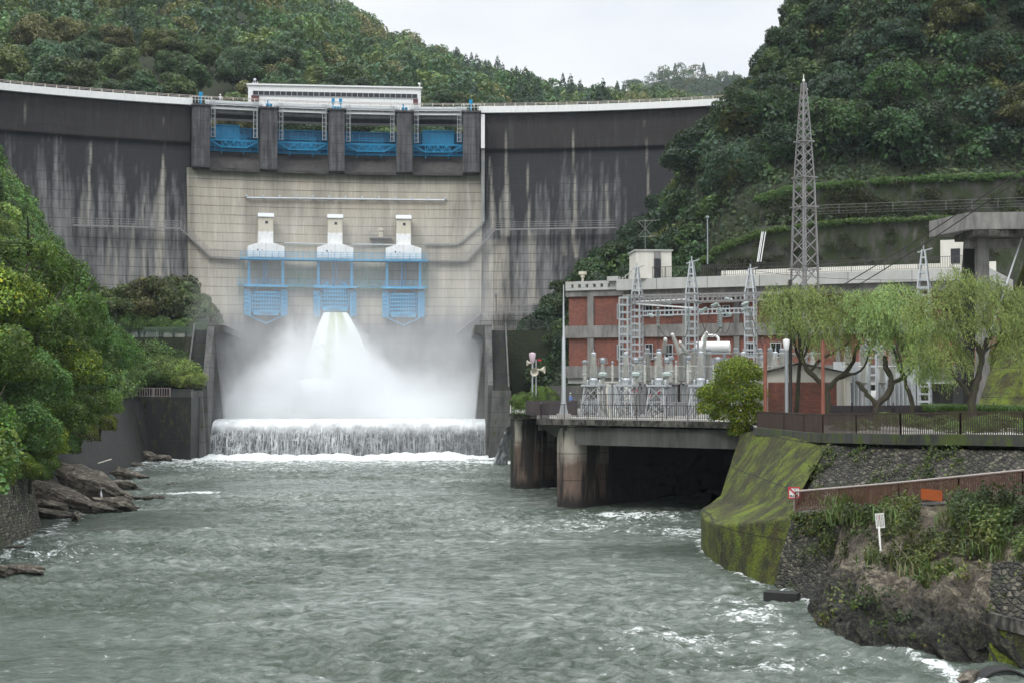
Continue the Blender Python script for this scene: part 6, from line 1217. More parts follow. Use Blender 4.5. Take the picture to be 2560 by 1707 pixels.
# ------------------------------------------------------------------ understory, creepers and grass as uncountable stuff
def surf_leaves(name, V, seed, n, size, cols, label, lift=(0, .8), clump=.5, mask=None, jit=.6, up=.3, asp=.6, cat='undergrowth'):
    """V: (nu,nv,3) surface; leaves spread over it in clumps"""
    r = np.random.RandomState(seed); nu, nv = V.shape[:2]; u = r.uniform(0, nu - 1.001, n * 3); v = r.uniform(0, nv - 1.001, n * 3); i, j = u.astype(int), v.astype(int); fu, fv = (u - i)[:, None], (v - j)[:, None]
    a, b_, c, d = V[i, j], V[i + 1, j], V[i, j + 1], V[i + 1, j + 1]; P = a * (1 - fu) * (1 - fv) + b_ * fu * (1 - fv) + c * (1 - fu) * fv + d * fu * fv; N = np.cross(b_ - a, c - a); ar = np.linalg.norm(N, axis=1); N /= ar[:, None] + 1e-9
    if N[:, 2].mean() < 0: N = -N
    k = r.rand(n * 3) < ar / np.percentile(ar, 97); k &= (N[:, 1] < .25)
    if mask is not None: k &= mask(P, u / nu, v / nv, r)
    q = fbm(P[:, 0] * clump + P[:, 2] * clump * .7, P[:, 1] * clump - P[:, 2] * clump, 4); idx = np.where(k)[0][:n]; P, N, q = P[idx], N[idx], q[idx]
    P = P + N * (lift[0] + (lift[1] - lift[0]) * (np.clip((q - .3) * 2.6, 0, 1) * r.uniform(.3, 1, len(P))))[:, None] + np.array([0, 0, up]) * r.rand(len(P))[:, None]
    Vq, Fq = cards(r, P, N, size, jit, asp); cc = np.array(cols)[(np.clip((fbm(P[:, 0] * .35, P[:, 2] * .35 + P[:, 1] * .2, 3) + r.uniform(-.1, .1, len(P))) * len(cols) * 1.6 - len(cols) * .3, 0, len(cols) - 1)).astype(int)]
    C = leaf_cols(r, len(P), .25, P=P, sc_=.8) * np.repeat(cc, 4, axis=0); o = mesh_np(name, Vq, Fq, M['leaf'], col=C); return tag(o, label, cat, kind='stuff')
g = np.meshgrid(np.linspace(0, 110, 170), np.linspace(176, 325, 200), indexing='ij'); S1 = np.stack([g[0], g[1], right_z(g[0], g[1])], -1)
def m_hill(P, u, v, r): d = foot_dist(P[:, 0], P[:, 1]); return (d > .4) & ((P[:, 2] - CAMZ) / P[:, 1] < .33) & (CX + F * P[:, 0] / P[:, 1] < 2680)
surf_leaves('undergrowth', S1, 31, 95000, .6, [(0.026, 0.048, 0.02), (0.032, 0.058, 0.024), (0.03, 0.05, 0.024), (0.05, 0.07, 0.025)], 'dense green undergrowth covering the right hillside between the trees', (0, 2.0), .22, m_hill)
def pts_merged(name, pts, label, colfn, k, Rr, H, nq, size): merged_forest(name, [(p[0], p[1], p[2], False) for p in pts], nq, size, label, colfn, Rr, H)
rr2 = random.Random(77); more = []
for _ in range(16000):
    p = gen_r(rr2)
    if p and all((p[0] - q[0]) ** 2 + (p[1] - q[1]) ** 2 > 5.5 for q in more): more.append((p[0], p[1], p[2] - 2.2))
    if len(more) > 760: break
def cr_(con): c = RG[rs.randint(len(RG))]; v = rs.uniform(.8, 1.25); return (c[0] * v, c[1] * v, c[2] * v)
merged_forest('woodland', [(x, y, z, False) for x, y, z in more], 1050, .5, 'closed canopy of smaller dark trees filling the right hillside', cr_, 3.0, 5.4)
g = np.meshgrid(np.linspace(0, 1, 90), np.linspace(72, 200, 150), indexing='ij'); fx = np.interp(g[1], LF[:, 0], LF[:, 1]); XL = fx + 1 - 40 * g[0]; S2 = np.stack([XL, g[1], left_z(np.minimum(XL, fx - .02), g[1])], -1)
LC = [(0.06, 0.125, 0.028), (0.085, 0.165, 0.036), (0.13, 0.2, 0.04), (0.07, 0.135, 0.038), (0.15, 0.19, 0.045)]
def m_left(P, u, v, r): return (CX + F * P[:, 0] / P[:, 1] > -520) & (r.rand(len(P)) < np.clip(60 / P[:, 1] * 1.6, .3, 1))
surf_leaves('undergrowth', S2, 33, 115000, .34, LC, 'bright green creepers and bushes carpeting the left bank', (0.1, 2.6), .3, m_left)
rr3 = random.Random(78); ml = []
for _ in range(5000):
    p = gen_l(rr3)
    if p and all((p[0] - q[0]) ** 2 + (p[1] - q[1]) ** 2 > 5.0 for q in ml): ml.append((p[0], p[1], p[2] - 1.2))
    if len(ml) > 170: break
def cl_(con): c = LG[rs.randint(len(LG))]; v = rs.uniform(.85, 1.3); return (c[0] * v, c[1] * v, c[2] * v)
merged_forest('shrubbery', [(x, y, z, False) for x, y, z in ml], 2600, .27, 'closed mass of lush bushes covering the left bank', cl_, 2.4, 3.4)
# trees on the shelf left of the pool and in front of the dam foot
for k, (px, py, Y, s, c) in enumerate(((465, 812, 203, 1.1, (0.07, 0.095, 0.036)), (405, 812, 201, 1.05, (0.075, 0.1, 0.036)), (350, 808, 200, 1.0, (0.1, 0.1, 0.036)), (515, 815, 206, .75, (0.065, 0.08, 0.036)), (295, 800, 199, 1.0, (0.09, 0.12, 0.036)), (435, 812, 209, 1.1, (0.06, 0.085, 0.034)))):
    p = at(px, py, Y); p.z = 15.4 if Y > 195 else p.z; tree('broadleaf_tree', p, s, CR_A, c, rng, 'dark olive broadleaf tree on the shelf left of the plunge pool', 'trees on the left shelf', dz=.1 + .25 * (k % 3), sxy=1.0, hs=1.1 + .12 * (k % 2))
for k, (px, Y, s, c) in enumerate(((474, 181.5, .62, (0.16, 0.21, 0.045)), (452, 183.5, .85, (0.14, 0.2, 0.045)), (425, 182, .72, (0.11, 0.18, 0.042)), (400, 184, .95, (0.12, 0.18, 0.042)), (372, 182, .8, (0.09, 0.16, 0.04)), (345, 184, .98, (0.08, 0.15, 0.038)), (318, 182, .9, (0.075, 0.14, 0.036)), (470, 190, .9, (0.09, 0.15, 0.04)), (440, 191, 1.1, (0.08, 0.13, 0.036)), (405, 190, 1.2, (0.07, 0.13, 0.034)), (370, 191, 1.3, (0.075, 0.13, 0.034)), (335, 189, 1.3, (0.07, 0.125, 0.034)), (300, 186, 1.3, (0.075, 0.14, 0.034)), (270, 184, 1.3, (0.08, 0.15, 0.034)), (498, 197, .5, (0.06, 0.1, 0.03)), (465, 198, .55, (0.08, 0.13, 0.034)), (432, 198, .5, (0.09, 0.15, 0.036)), (398, 198, .6, (0.07, 0.12, 0.034)), (360, 198, .6, (0.08, 0.14, 0.036)), (322, 197, .65, (0.075, 0.14, 0.034)))):
    tree('leafy_shrub_tree', Vector((xs(px, Y), Y, 7.8 if Y < 196 else 15.4)), s, CR_L, c, rng, 'yellow-green spreading shrub behind the tall dark wall', 'shrubs behind the dark wall', dz=.1, trunk=True, hs=.95)
# near foliage overhanging the stone wall at the left edge
NG = [(0.07, 0.145, 0.024), (0.09, 0.17, 0.026), (0.13, 0.185, 0.024), (0.055, 0.12, 0.026)]
for k, (px, py, Y, s) in enumerate(((-30, 1090, 84, 1.0), (40, 1100, 88, 1.0), (90, 1120, 93, .75), (135, 1060, 97, .85), (185, 1040, 100, .8), (60, 980, 92, 1.1), (150, 930, 101, 1.1), (-20, 920, 88, 1.2), (90, 850, 97, 1.25), (210, 960, 108, 1.0), (-10, 780, 95, 1.3), (240, 1020, 112, .75), (170, 820, 108, 1.2), (262, 900, 122, 1.15), (30, 1180, 86, .55), (-40, 1200, 80, .6), (60, 700, 108, 1.4), (160, 730, 118, 1.3), (250, 1065, 118, .5), (110, 1165, 92, .5), (75, 1185, 90, .5), (150, 1120, 97, .5), (200, 1090, 104, .5))):
    p = at(px, py, Y) - Vector((0, 0, 1.9 * s)); t = tree('leafy_tree', p, s * 1.0, CR_N, NG[(k * 7) % 4], rng, 'leafy branchy tree with yellow-tinged leaves leaning over the left shore', 'leafy trees at the left edge', dz=0, trunk=(k % 2 == 0)); 
# ------------------------------------------------------------------ plants on the lower right bank
ra = lambda V, nu, nv: V.reshape(nu, nv, 3)
S3 = ra(ROCKV, 300, 220)
def m_bank(P, u, v, r):
    q = fbm(P[:, 0] * .5 + 11, P[:, 1] * .5 + P[:, 2] * .5, 4); rt = sstep(.1, .5, u)
    pxl = CX + F * P[:, 0] / P[:, 1]; return ~((np.abs(pxl - 2340) < 34) & (v < .12)) & (v < .17 + .3 * (q - .5) * 2 + .14 * rt) & ((q > .4) | (v < .05)) & ~((v > .07) & (u < .4) & (q < .66)) | ((v > .3) & (v < .8) & (q > .68) & (r.rand(len(P)) < .3))
BC = [(0.022, 0.042, 0.012), (0.035, 0.062, 0.016), (0.06, 0.098, 0.022), (0.12, 0.15, 0.035), (0.06, 0.05, 0.022)]
surf_leaves('bank_plants', S3, 41, 42000, .15, BC, 'tangled low plants growing over the rocky bank below the red-brown fence', (0, .95), .9, m_bank, up=.3, cat='plants')
def grass_stuff(name, gen, n, h, cols, label, seed):
    r = np.random.RandomState(seed); P = np.array([gen(r) for _ in range(n)]); a = r.uniform(0, 6.28, n); ln = r.uniform(.6, 1.2, n)[:, None] * h; d = np.stack([np.cos(a), np.sin(a), np.zeros(n)], 1); t = np.stack([-np.sin(a), np.cos(a), np.zeros(n)], 1) * .02 * (h / .5)
    up = np.array([0, 0, 1.]); V = np.stack([P - t, P + t, P + up * ln * .6 + d * ln * .2 + t * .8, P + up * ln * .62 + d * ln * .2 - t * .8, P + up * ln * .85 + d * ln * .62], 1).reshape(-1, 3); b_ = np.arange(n) * 5
    Fq = np.concatenate([np.stack([b_, b_ + 1, b_ + 2, b_ + 3], 1), np.stack([b_ + 3, b_ + 2, b_ + 4, b_ + 4], 1)]); Fq = Fq[:n]
    tri = np.stack([b_ + 3, b_ + 2, b_ + 4], 1); cc = np.array(cols)[r.randint(len(cols), size=n)] * r.uniform(.7, 1.3, n)[:, None]; C = np.repeat(cc, 5, axis=0)
    allf = np.concatenate([np.stack([b_, b_ + 1, b_ + 2], 1), np.stack([b_, b_ + 2, b_ + 3], 1), tri]); o = mesh_np(name, V, allf, M['leaf'], col=C); return tag(o, label, 'grass', kind='stuff')
tuf = [tuple(at(px, py, Y)) for px, py, Y in ((2330, 1440, 56.2), (2350, 1455, 55.6), (2300, 1430, 56.8), (2380, 1440, 55), (2460, 1330, 55.5), (2540, 1300, 54.8), (2500, 1380, 54), (2260, 1300, 61), (2120, 1295, 65), (2170, 1298, 63.8), (2420, 1300, 57), (2555, 1420, 53), (2400, 1310, 58), (2210, 1400, 60), (2130, 1260, 66), (2560, 1350, 54.4))]
def gb(r): c = tuf[r.randint(len(tuf))]; return (c[0] + r.normal(0, .45), c[1] + r.normal(0, .5) - .3, c[2] + r.normal(0, .1) - .1)
grass_stuff('grass', gb, 5200, .75, [(0.07, 0.12, 0.03), (0.1, 0.14, 0.04), (0.12, 0.11, 0.05)], 'long arching grass tufts among the bank plants', 7)
def gw(r):
    t = r.rand(); a = TT[0].lerp(TT[3], t); b_ = BB[0].lerp(BB[3], t); p = a.lerp(b_, r.rand() ** 1.3); return (p.x, p.y - .12, p.z)
def clumps(name, centers, nper, spread, size, cols, label, seed, cat='plants'):
    r = np.random.RandomState(seed); P = []; N = []
    for c in centers:
        k = int(nper * r.uniform(.5, 1.4)); d = r.normal(0, 1, (k, 3)); d /= np.linalg.norm(d, axis=1)[:, None]; P.append(np.array(tuple(c)) + d * r.uniform(.2, 1, (k, 1)) ** .6 * np.array(spread) * r.uniform(.6, 1.3)); N.append(d + np.array([0, -.4, .4]))
    P = np.concatenate(P); N = np.concatenate(N); N /= np.linalg.norm(N, axis=1)[:, None]; V, Fq = cards(r, P, N, size, .6, .55); cc = np.array(cols)[r.randint(len(cols), size=len(P))]
    o = mesh_np(name, V, Fq, M['leaf'], col=leaf_cols(r, len(P), .25) * np.repeat(cc, 4, axis=0)); return tag(o, label, cat, kind='stuff')
r_ = np.random.RandomState(5); clumps('wall_plants', [gw(r_) for _ in range(75)], 90, (.55, .25, .45), .14, BC[:4], 'ferns and weeds rooted in the upper stone wall', 9)
def gw2(r): t = r.rand(); s_ = r.rand() ** 1.6; return tuple((TL[0].lerp(TL[3], t)).lerp(ML[1].lerp(ML[4], t), s_) + Vector((0, -.15, 0)))
clumps('wall_plants', [gw2(r_) for _ in range(38)], 80, (.45, .2, .4), .13, BC[:4], 'weeds hanging on the lower stone wall below the ramp', 10)
def gramp(r): t = r.rand() * 4.99; i = int(t); p = RP[i].lerp(RP[i + 1], t - i); return tuple(p + Vector((0, -.25, -.1)))
clumps('wall_plants', [g_ for g_ in (gramp(r_) for _ in range(64)) if abs(CX + F * g_[0] / g_[1] - 2340) > 45], 110, (.5, .3, .3), .13, BC[1:], 'leafy plants along the foot of the red-brown fence', 11)
def along(pts, n, r, dy=-.3, dz=.1): return [tuple(pts[i].lerp(pts[i + 1], r.rand()) + Vector((0, dy, dz - .25 * r.rand()))) for i in r.randint(len(pts) - 1, size=n)]
clumps('creepers', along(tw, 150, r_), 150, (.9, .5, .3), .3, [(0.05, 0.1, 0.02), (0.07, 0.125, 0.025)], 'bright grass fringe along the top of the long terrace wall', 14, 'creepers')
clumps('creepers', along(tw2, 150, r_), 170, (1.0, .5, .5), .3, [(0.05, 0.1, 0.02), (0.065, 0.11, 0.025)], 'green creepers over the edge of the upper terrace wall', 15, 'creepers')
clumps('creepers', [tuple(Vector(q) - Vector((0, .35, r_.rand() * 4.5 + .5))) for q in along(tw2, 110, r_)], 130, (1.2, .25, .7), .28, [(0.035, 0.065, 0.016), (0.05, 0.085, 0.02), (0.05, 0.05, 0.02)], 'dull green creepers hanging down the face of the upper terrace wall', 16, 'creepers')
clumps('creepers', [tuple(Vector(q) - Vector((0, .3, r_.rand() * 5 + .8))) for q in along(tw, 70, r_)], 110, (1.1, .2, .5), .26, [(0.03, 0.05, 0.014), (0.04, 0.06, 0.02), (0.05, 0.035, 0.035)], 'sparse creepers on the face of the long terrace wall', 17, 'creepers')
# ------------------------------------------------------------------ switchyard
M['porc'] = mat_paint('porcelain_white', (0.7, 0.71, 0.66), .3, var=.08, dirt=(.35, .33, .28), dirt_amt=.25, streak=False); M['porc2'] = mat_paint('porcelain_grey_green', (0.35, 0.42, 0.4), .3, var=.1, dirt_amt=.1)
M['capg'] = mat_paint('cap_grey', (0.3, 0.33, 0.35), .5, .2); M['copper'] = mat_paint('copper_bar', (0.5, 0.2, 0.12), .5, .3)
def stack(r0, r1, h, n, rib=.32, core=.5):
    pr = [(r0 * core, 0)]
    for k in range(n):
        t = (k + .5) / n; r = lerp(r0, r1, t); z = h * k / n; dz = h / n; pr += [(r * core, z + dz * .1), (r, z + dz * .35), (r, z + dz * .5), (r * core, z + dz * .75)]
    return pr + [(r1 * core, h)]
def stand(mb, w, h, tw=None, levels=2, t=.09):
    tw = tw or w; c = lambda s, z: Vector((s[0] * lerp(w, tw, z / h) / 2, s[1] * lerp(w, tw, z / h) / 2, z)); S = [(-1, -1), (1, -1), (1, 1), (-1, 1)]
    for s in S: mb.bar(c(s, 0), c(s, h), t)
    for k in range(levels):
        z0, z1 = h * k / levels, h * (k + 1) / levels
        for i in range(4):
            a, b_ = S[i], S[(i + 1) % 4]; mb.bar(c(a, z0), c(b_, z1), t * .6); mb.bar(c(b_, z0), c(a, z1), t * .6); mb.bar(c(a, z1), c(b_, z1), t * .8)
    return mb
def build_breaker():
    t = empty('circuit_breaker', (0, 0, 0)); stand(MB(), 1.75, 2.5, 1.15, 2, .1).build('lattice_stand', M['galv'], t)
    mb = MB(); mb.box((0, 0, 2.58), (1.7, 1.5, .16)); mb.box((0, 0, 2.78), (.5, .5, .3)); mb.lathe([(.2, 0), (.3, .12), (.36, .3), (.3, .45), (.2, .5)], (0, 0, 2.75), 14)
    for s in (-.55, .55): mb.lathe([(.08, 0), (.1, .1), (.1, .3), (.05, .4)], (s, 0, 2.66), 8)
    mb.build('mechanism_box', M['galv'], t); MB().lathe(stack(.33, .24, 1.75, 19), (0, 0, 3.25), 16).build('porcelain_stack', M['porc'], t, True)
    MB().lathe([(.2, 0), (.22, .06), (.22, .26), (.14, .32), (.03, .34), (.03, .6)], (0, 0, 5.0), 12).build('top_cap', M['galv'], t, True); return t
def build_transformer_post(kind):
    t = empty('instrument_transformer', (0, 0, 0)); mb = MB()
    for x in (-.2, .2): mb.bar((x, 0, 0), (x, 0, 2.5), .1)
    mb.bar((-.2, 0, 1.2), (.2, 0, 1.2), .08); mb.box((0, 0, 2.55), (.6, .5, .1)); mb.build('support', M['galvdark'], t)
    MB().lathe(stack(.2, .2, .85, 11), (0, 0, 2.6), 14).build('lower_stack', M['porc'], t, True); MB().lathe([(.28, 0), (.42, .06), (.42, .28), (.25, .42)], (0, 0, 3.45), 14).build('grey_hood', M['porc2'], t, True)
    MB().lathe(stack(.2, .2, .75, 10), (0, 0, 3.85), 14).build('upper_stack', M['porc'], t, True)
    mb = MB(); mb.box((0, 0, 4.64), (1.0, .2, .06)); mb.lathe([(.25, 0), (.27, .3), (.18, .42), (.1, .5)], (0, 0, 4.66), 12)
    for s in (-.42, .42): mb.bar((s, 0, 4.64), (s, 0, 5.05), .05); mb.bar((s, 0, 5.05), (s * .5, 0, 5.15), .05)
    mb.build('head', M['capg'], t); return t
def build_post(r, h, z0, cap):
    t = empty('post_insulator', (0, 0, 0)); mb = MB(); mb.bar((0, 0, 0), (0, 0, z0), .14); mb.box((0, 0, z0), (.5, .4, .12)); mb.build('support', M['galvdark'], t)
    MB().lathe(stack(r, r * .92, h / 2 - .04, int(h / 2 / .085)), (0, 0, z0 + .06), 14).lathe([(r * 1.05, 0), (r * 1.05, .07)], (0, 0, z0 + h / 2), 14).lathe(stack(r, r * .92, h / 2 - .04, int(h / 2 / .085)), (0, 0, z0 + h / 2 + .07), 14).build('porcelain_stack', M['porc'], t, True)
    MB().lathe([(r * cap, 0), (r * cap * 1.15, .08), (r * cap * 1.1, .25), (r * .4, .32)], (0, 0, z0 + h + .05), 12).build('cap', M['capg'], t, True); return t
protoB = build_breaker(); protoT = build_transformer_post(0); protoP = build_post(.2, 1.75, 2.6, 1.2); protoQ = build_post(.11, 1.6, 2.7, .8); protoF = build_post(.36, 2.6, 2.9, .6)
used = {}
def put(proto, px, Y, label, group, s=1.0, cat='insulator', dz=0):
    o = proto if not used.get(proto.name) else copy_tree(proto); used[proto.name] = True; o.location = (xs(px, Y), Y, ZD + dz); o.rotation_euler = (0, 0, R_(-26)); o.scale = (s, s, s); return tag(o, label, cat, group)
GB = 'breaker poles on lattice stands'
for k, (px, Y) in enumerate(((1484, 119.5), (1565, 118), (1647, 116.5), (1752, 115), (1858, 117), (1938, 116), (2032, 117))):
    put(protoB, px, Y, ['white ribbed breaker pole on a lattice stand, leftmost of the front row', 'white ribbed breaker pole on a lattice stand, second from the left in the front row', 'white ribbed breaker pole on a lattice stand, third from the left in the front row', 'white ribbed breaker pole partly hidden behind the yellow-green tree', 'white ribbed breaker pole above the right side of the yellow-green tree', 'white ribbed breaker pole beside the lamp and the brick shed', 'white ribbed breaker pole seen through the leftmost willow'][k], GB, 1.0, 'breaker')
for k, (px, Y) in enumerate(((1507, 123), (1590, 121.5), (1667, 120), (1795, 119))): put(protoT, px, Y, 'grey-capped instrument transformer between two white breaker poles', 'instrument transformers', .96, 'transformer')
put(protoP, 1462, 122, 'slim white insulator with a dark cap at the left end of the switchyard', 'post insulators')
for k, (px, Y) in enumerate(((1600, 125), (1641, 125), (1677, 123), (1722, 122), (1905, 122))): put(protoP, px, Y, 'white two-stage post insulator in the middle of the switchyard', 'two stage post insulators', 1.08)
for k, (px, Y) in enumerate(((1531, 122), (1612, 121), (1690, 120), (1719, 119), (1783, 121), (1870, 119))): put(protoQ, px, Y, 'thin white post insulator between the larger insulators', 'thin post insulators', 1.0)
for k, (px, Y) in enumerate(((1619, 128), (1647, 130), (1703, 127), (1735, 126), (1770, 128), (1840, 127), (1900, 128), (1925, 127), (1955, 129))): put(protoF, px, Y, 'thick white post insulator carrying the long busbar', 'busbar insulators', 1.0)
mb = MB(); a, b_ = at(1610, 884, 127), at(2060, 884, 127); mb.tube([a, b_], .06, 8); tag(mb.build('busbar', M['capg'], smooth=True), 'long thin horizontal busbar on top of the thick insulators', 'busbar')
# back-row cabinets and boxes
cab = [(1473, 1012, 124, 1.2, 1.0, 1.1, 'galv'), (1545, 1005, 132, 3.8, 1, 2.6, 'creamw'), (1660, 1000, 134, 2.2, 1.4, 2.2, 'capg'), (1722, 1005, 128, 1.1, .9, 2.3, 'galv'), (1752, 990, 130, 1.6, 1.2, 2.9, 'galv'), (1800, 1000, 132, 2.0, 1.5, 3.0, 'capg'), (1605, 1010, 128, .8, .7, 1.9, 'capg'), (1690, 1030, 122, 1.6, .9, .9, 'galv'), (1580, 1035, 123, .9, .6, .8, 'galvdark')]
for k, (px, py, Y, w_, d_, h_, m_) in enumerate(cab):
    c = MB(); c.box((0, 0, h_ / 2 + .15), (w_, d_, h_)); c.box((0, 0, h_ + .2), (w_ + .12, d_ + .12, .08)); c.box((0, 0, .08), (w_ * .9, d_ * .9, .16)); o = c.build('control_cabinet', M[m_]); o.location = (xs(px, Y), Y, ZD); o.rotation_euler = (0, 0, R_(-26)); tag(o, ['low grey cabinet at the left end of the switchyard', 'wide pale cabinet behind the two leftmost breaker poles', 'broad dark grey cabinet behind the third breaker pole', 'narrow light grey cabinet right of the third breaker pole', 'tall light grey cabinet left of the yellow-green tree', 'tall dark grey cabinet behind the yellow-green tree', 'slim dark grey cabinet between the second and third breaker poles', 'flat light grey box standing low by the inner railing', 'small weathered box standing low by the inner railing'][k], 'cabinet', 'cabinets of the switchyard')
    dd_ = MB(); dd_.box((0, -d_ / 2 - .02, h_ / 2 + .15), (w_ * .42, .03, h_ * .8)); dd_.build('door', M['galv'], o)
for k, (px, py, Y) in enumerate(((1587, 975, 127), (1625, 988, 130), (1572, 1002, 124), (1645, 978, 129))):
    o = MB().box((0, 0, 0), (.42, .05, .32)).build('red_sign', M['signr']); p = at(px, py, Y); o.location = p; MB().bar((0, .06, ZD - p.z), (0, .06, .1), .05).build('post', M['galvdark'], o); tag(o, 'small red plate on a thin post inside the switchyard', 'sign', 'red plates in the switchyard')
# insulated cable heads standing askew and hanging insulator strings
def angled(px0, py0, px1, py1, Y, r0, label, group):
    a, b_ = at(px0, py0, Y), at(px1, py1, Y); d = b_ - a; o = MB().lathe(stack(r0, r0 * .65, d.length, 15), (0, 0, 0), 14).lathe([(r0 * .5, 0), (r0 * .6, .2), (r0 * .2, .35)], (0, 0, d.length), 10).build('bushing', M['porc'], smooth=True); o.location = a; o.rotation_euler = d.to_track_quat('Z', 'Y').to_euler(); return tag(o, label, 'insulator', group)
angled(1700, 884, 1683, 842, 126, .3, 'white bushing leaning to the left above the busbar', 'leaning bushings'); angled(1716, 884, 1703, 860, 127, .26, 'short white bushing leaning left beside a longer one', 'leaning bushings'); angled(1757, 884, 1765, 838, 126, .3, 'white bushing leaning right in front of the white tank', 'leaning bushings')
angled(1660, 882, 1663, 853, 127, .32, 'upright grey bushing behind the busbar left of the leaning pair', 'leaning bushings')
def hang(px, y0, y1, Y, label): a, b_ = at(px, y0, Y), at(px, y1, Y); L_ = (a - b_).length; o = MB().lathe(stack(.17, .17, L_, 10, core=.3), (0, 0, 0), 12).tube([(0, 0, -.4), (0, 0, L_ + .3)], .03, 6).build('insulator_string', M['porc2'], smooth=True); o.location = b_; return tag(o, label, 'insulator', 'hanging insulator strings')
for k, (px, y0, y1, Y) in enumerate(((1645, 768, 812, 125), (1721, 770, 814, 124), (1797, 762, 815, 125), (1802, 775, 818, 127), (1876, 775, 815, 125), (1929, 770, 805, 124), (1950, 775, 812, 125))): hang(px, y0, y1, Y, 'vertical string of insulator discs hanging under the gantry beam')
for k, (x0, y0, x1, y1) in enumerate(((1655, 755, 1678, 760), (1732, 753, 1754, 758), (1776, 768, 1796, 760), (1748, 782, 1768, 770), (1810, 746, 1832, 753), (1852, 765, 1872, 757), (1852, 778, 1870, 769), (1620, 786, 1634, 792), (1812, 784, 1830, 788))):
    a, b_ = at(x0, y0, 124), at(x1, y1, 124); o = MB().tube([(0, 0, 0), (b_ - a) * .12, (b_ - a) * .14, (b_ - a) * .9, (b_ - a)], [.04, .05, .17, .17, .05], 12).build('strain_insulator', M['porc2'], smooth=True); o.location = a; tag(o, 'grey-green strain insulator strung at the level of the gantry beams', 'insulator', 'strain insulators')
# ------------------------------------------------------------------ gantries
def lattice_post(px, Y, w, y_body, y_top, label, group, rz=-26, step=.62, t=.13, zb=ZD):
    base = Vector((xs(px, Y), Y, zb)); h1 = at(px, y_body, Y).z - zb; h2 = at(px, y_top, Y).z - zb; e = empty('gantry_post', base, R_(rz), label, 'gantry post', group); mb = MB(); S = [(-1, -1), (1, -1), (1, 1), (-1, 1)]
    for s in S: mb.bar((s[0] * w / 2, s[1] * w / 2, 0), (s[0] * w / 2, s[1] * w / 2, h1), t)
    n = int(h1 / step)
    for k in range(n + 1):
        z = h1 * k / n
        for i in range(4): a, b_ = S[i], S[(i + 1) % 4]; mb.bar((a[0] * w / 2, a[1] * w / 2, z), (b_[0] * w / 2, b_[1] * w / 2, z), t * .7, t * 1.2)
    mb.build('lattice_shaft', M['galv'], e)
    if h2 > h1 + 1:
        mb = MB(); m = int((h2 - h1) / .55)
        for s in S: mb.bar((s[0] * w / 2, s[1] * w / 2, h1), (s[0] * w * .12, s[1] * w * .12, h2), t * .8)
        for k in range(m):
            z = lerp(h1, h2, k / m); q = lerp(w / 2, w * .12, k / m)
            for i in range(4): a, b_ = S[i], S[(i + 1) % 4]; mb.bar((a[0] * q, a[1] * q, z), (b_[0] * q, b_[1] * q, z), t * .6, t)
        mb.bar((-.5, 0, h2 - .2), (.7, 0, h2 + .1), .09); mb.tube([(0, 0, h2), (0, 0, h2 + .4)], .06, 6); mb.build('spire', M['galv'], e)
    return e
lattice_post(1563, 124, .75, 745, 745, 'wide ladder-like gantry post without spire, nearest the left end', 'gantry posts'); lattice_post(1593, 132, .8, 742, 668, 'gantry post with a short spire in front of the rooftop hut', 'gantry posts')
lattice_post(1730, 128, .85, 735, 653, 'tallest central gantry post with a spire rising above the roof', 'gantry posts'); lattice_post(1877, 130, .85, 735, 672, 'gantry post with a spire left of the lattice tower', 'gantry posts')
lattice_post(2311, 118, .9, 720, 625, 'gantry post with a spire at the right above the willows', 'gantry posts'); lattice_post(2180, 112, .8, 850, 850, 'pale blue-grey ladder post behind the willow trunks', 'gantry posts')
def beam(a, b_, hgt, dep, label, n):
    a, b_ = Vector(a), Vector(b_); mb = MB(); U = Vector((0, 0, 1)); d = (b_ - a).normalized(); W = Vector((-d.y, d.x, 0)) * dep
    for o_ in (Vector(), W):
        for z in (0, hgt): mb.bar(a + o_ + U * z, b_ + o_ + U * z, .12)
    for k in range(n + 1):
        p = a.lerp(b_, k / n)
        for o_ in (Vector(), W): mb.bar(p + o_, p + o_ + U * hgt, .09)
        mb.bar(p, p + W, .07); mb.bar(p + U * hgt, p + W + U * hgt, .07)
    return tag(mb.build('gantry_beam', M['galvdark'] if 'upper' in label else M['galv']), label, 'gantry beam', 'gantry beams')
pu = lambda px, py, Y: at(px, py, Y)
beam(pu(1558, 757, 124), pu(1960, 749, 122), .62, .7, 'upper front gantry beam of darker steel', 30); beam(pu(1590, 760, 132), pu(1900, 752, 132), .5, .6, 'upper rear gantry beam of darker steel', 26); beam(pu(1586, 790, 132), pu(1890, 781, 131), .42, .5, 'lower thin pale gantry beam', 28)
mb = MB(); mb.bar(at(1590, 760, 125), at(1731, 770, 127), .12); mb.bar(at(1590, 754, 132), at(1720, 748, 128), .1); tag(mb.build('tie_beam', M['white']), 'thin white slanting tie between the left gantry post and the central post', 'beam')
# tank and radiator
p = at(1785, 884, 137); e = empty('oil_tank', p, R_(-12), 'white horizontal oil tank with a bent pipe on top in front of the brick wall', 'tank'); R90 = Matrix.Rotation(R_(90), 3, 'Y')
MB().lathe([(.3, -.08), (.56, 0), (.56, 3.2), (.3, 3.28)], (-1.7, 0, .62), 20, R90).build('tank_body', M['white'], e, True); MB().tube([(-1.1, 0, -.2), (-1.1, 0, 1.45), (-.9, 0, 1.75), (.2, 0, 1.72), (.42, 0, 1.5), (.42, 0, 1.2)], .14, 10).build('bent_pipe', M['white'], e, True)
mb = MB(); mb.box((-1, 0, -.15), (.3, .7, .5)); mb.box((1, 0, -.15), (.3, .7, .5)); mb.box((0, 0, -2.2), (3.0, 1.6, 3.6)); mb.build('transformer_body', M['capg'], e)
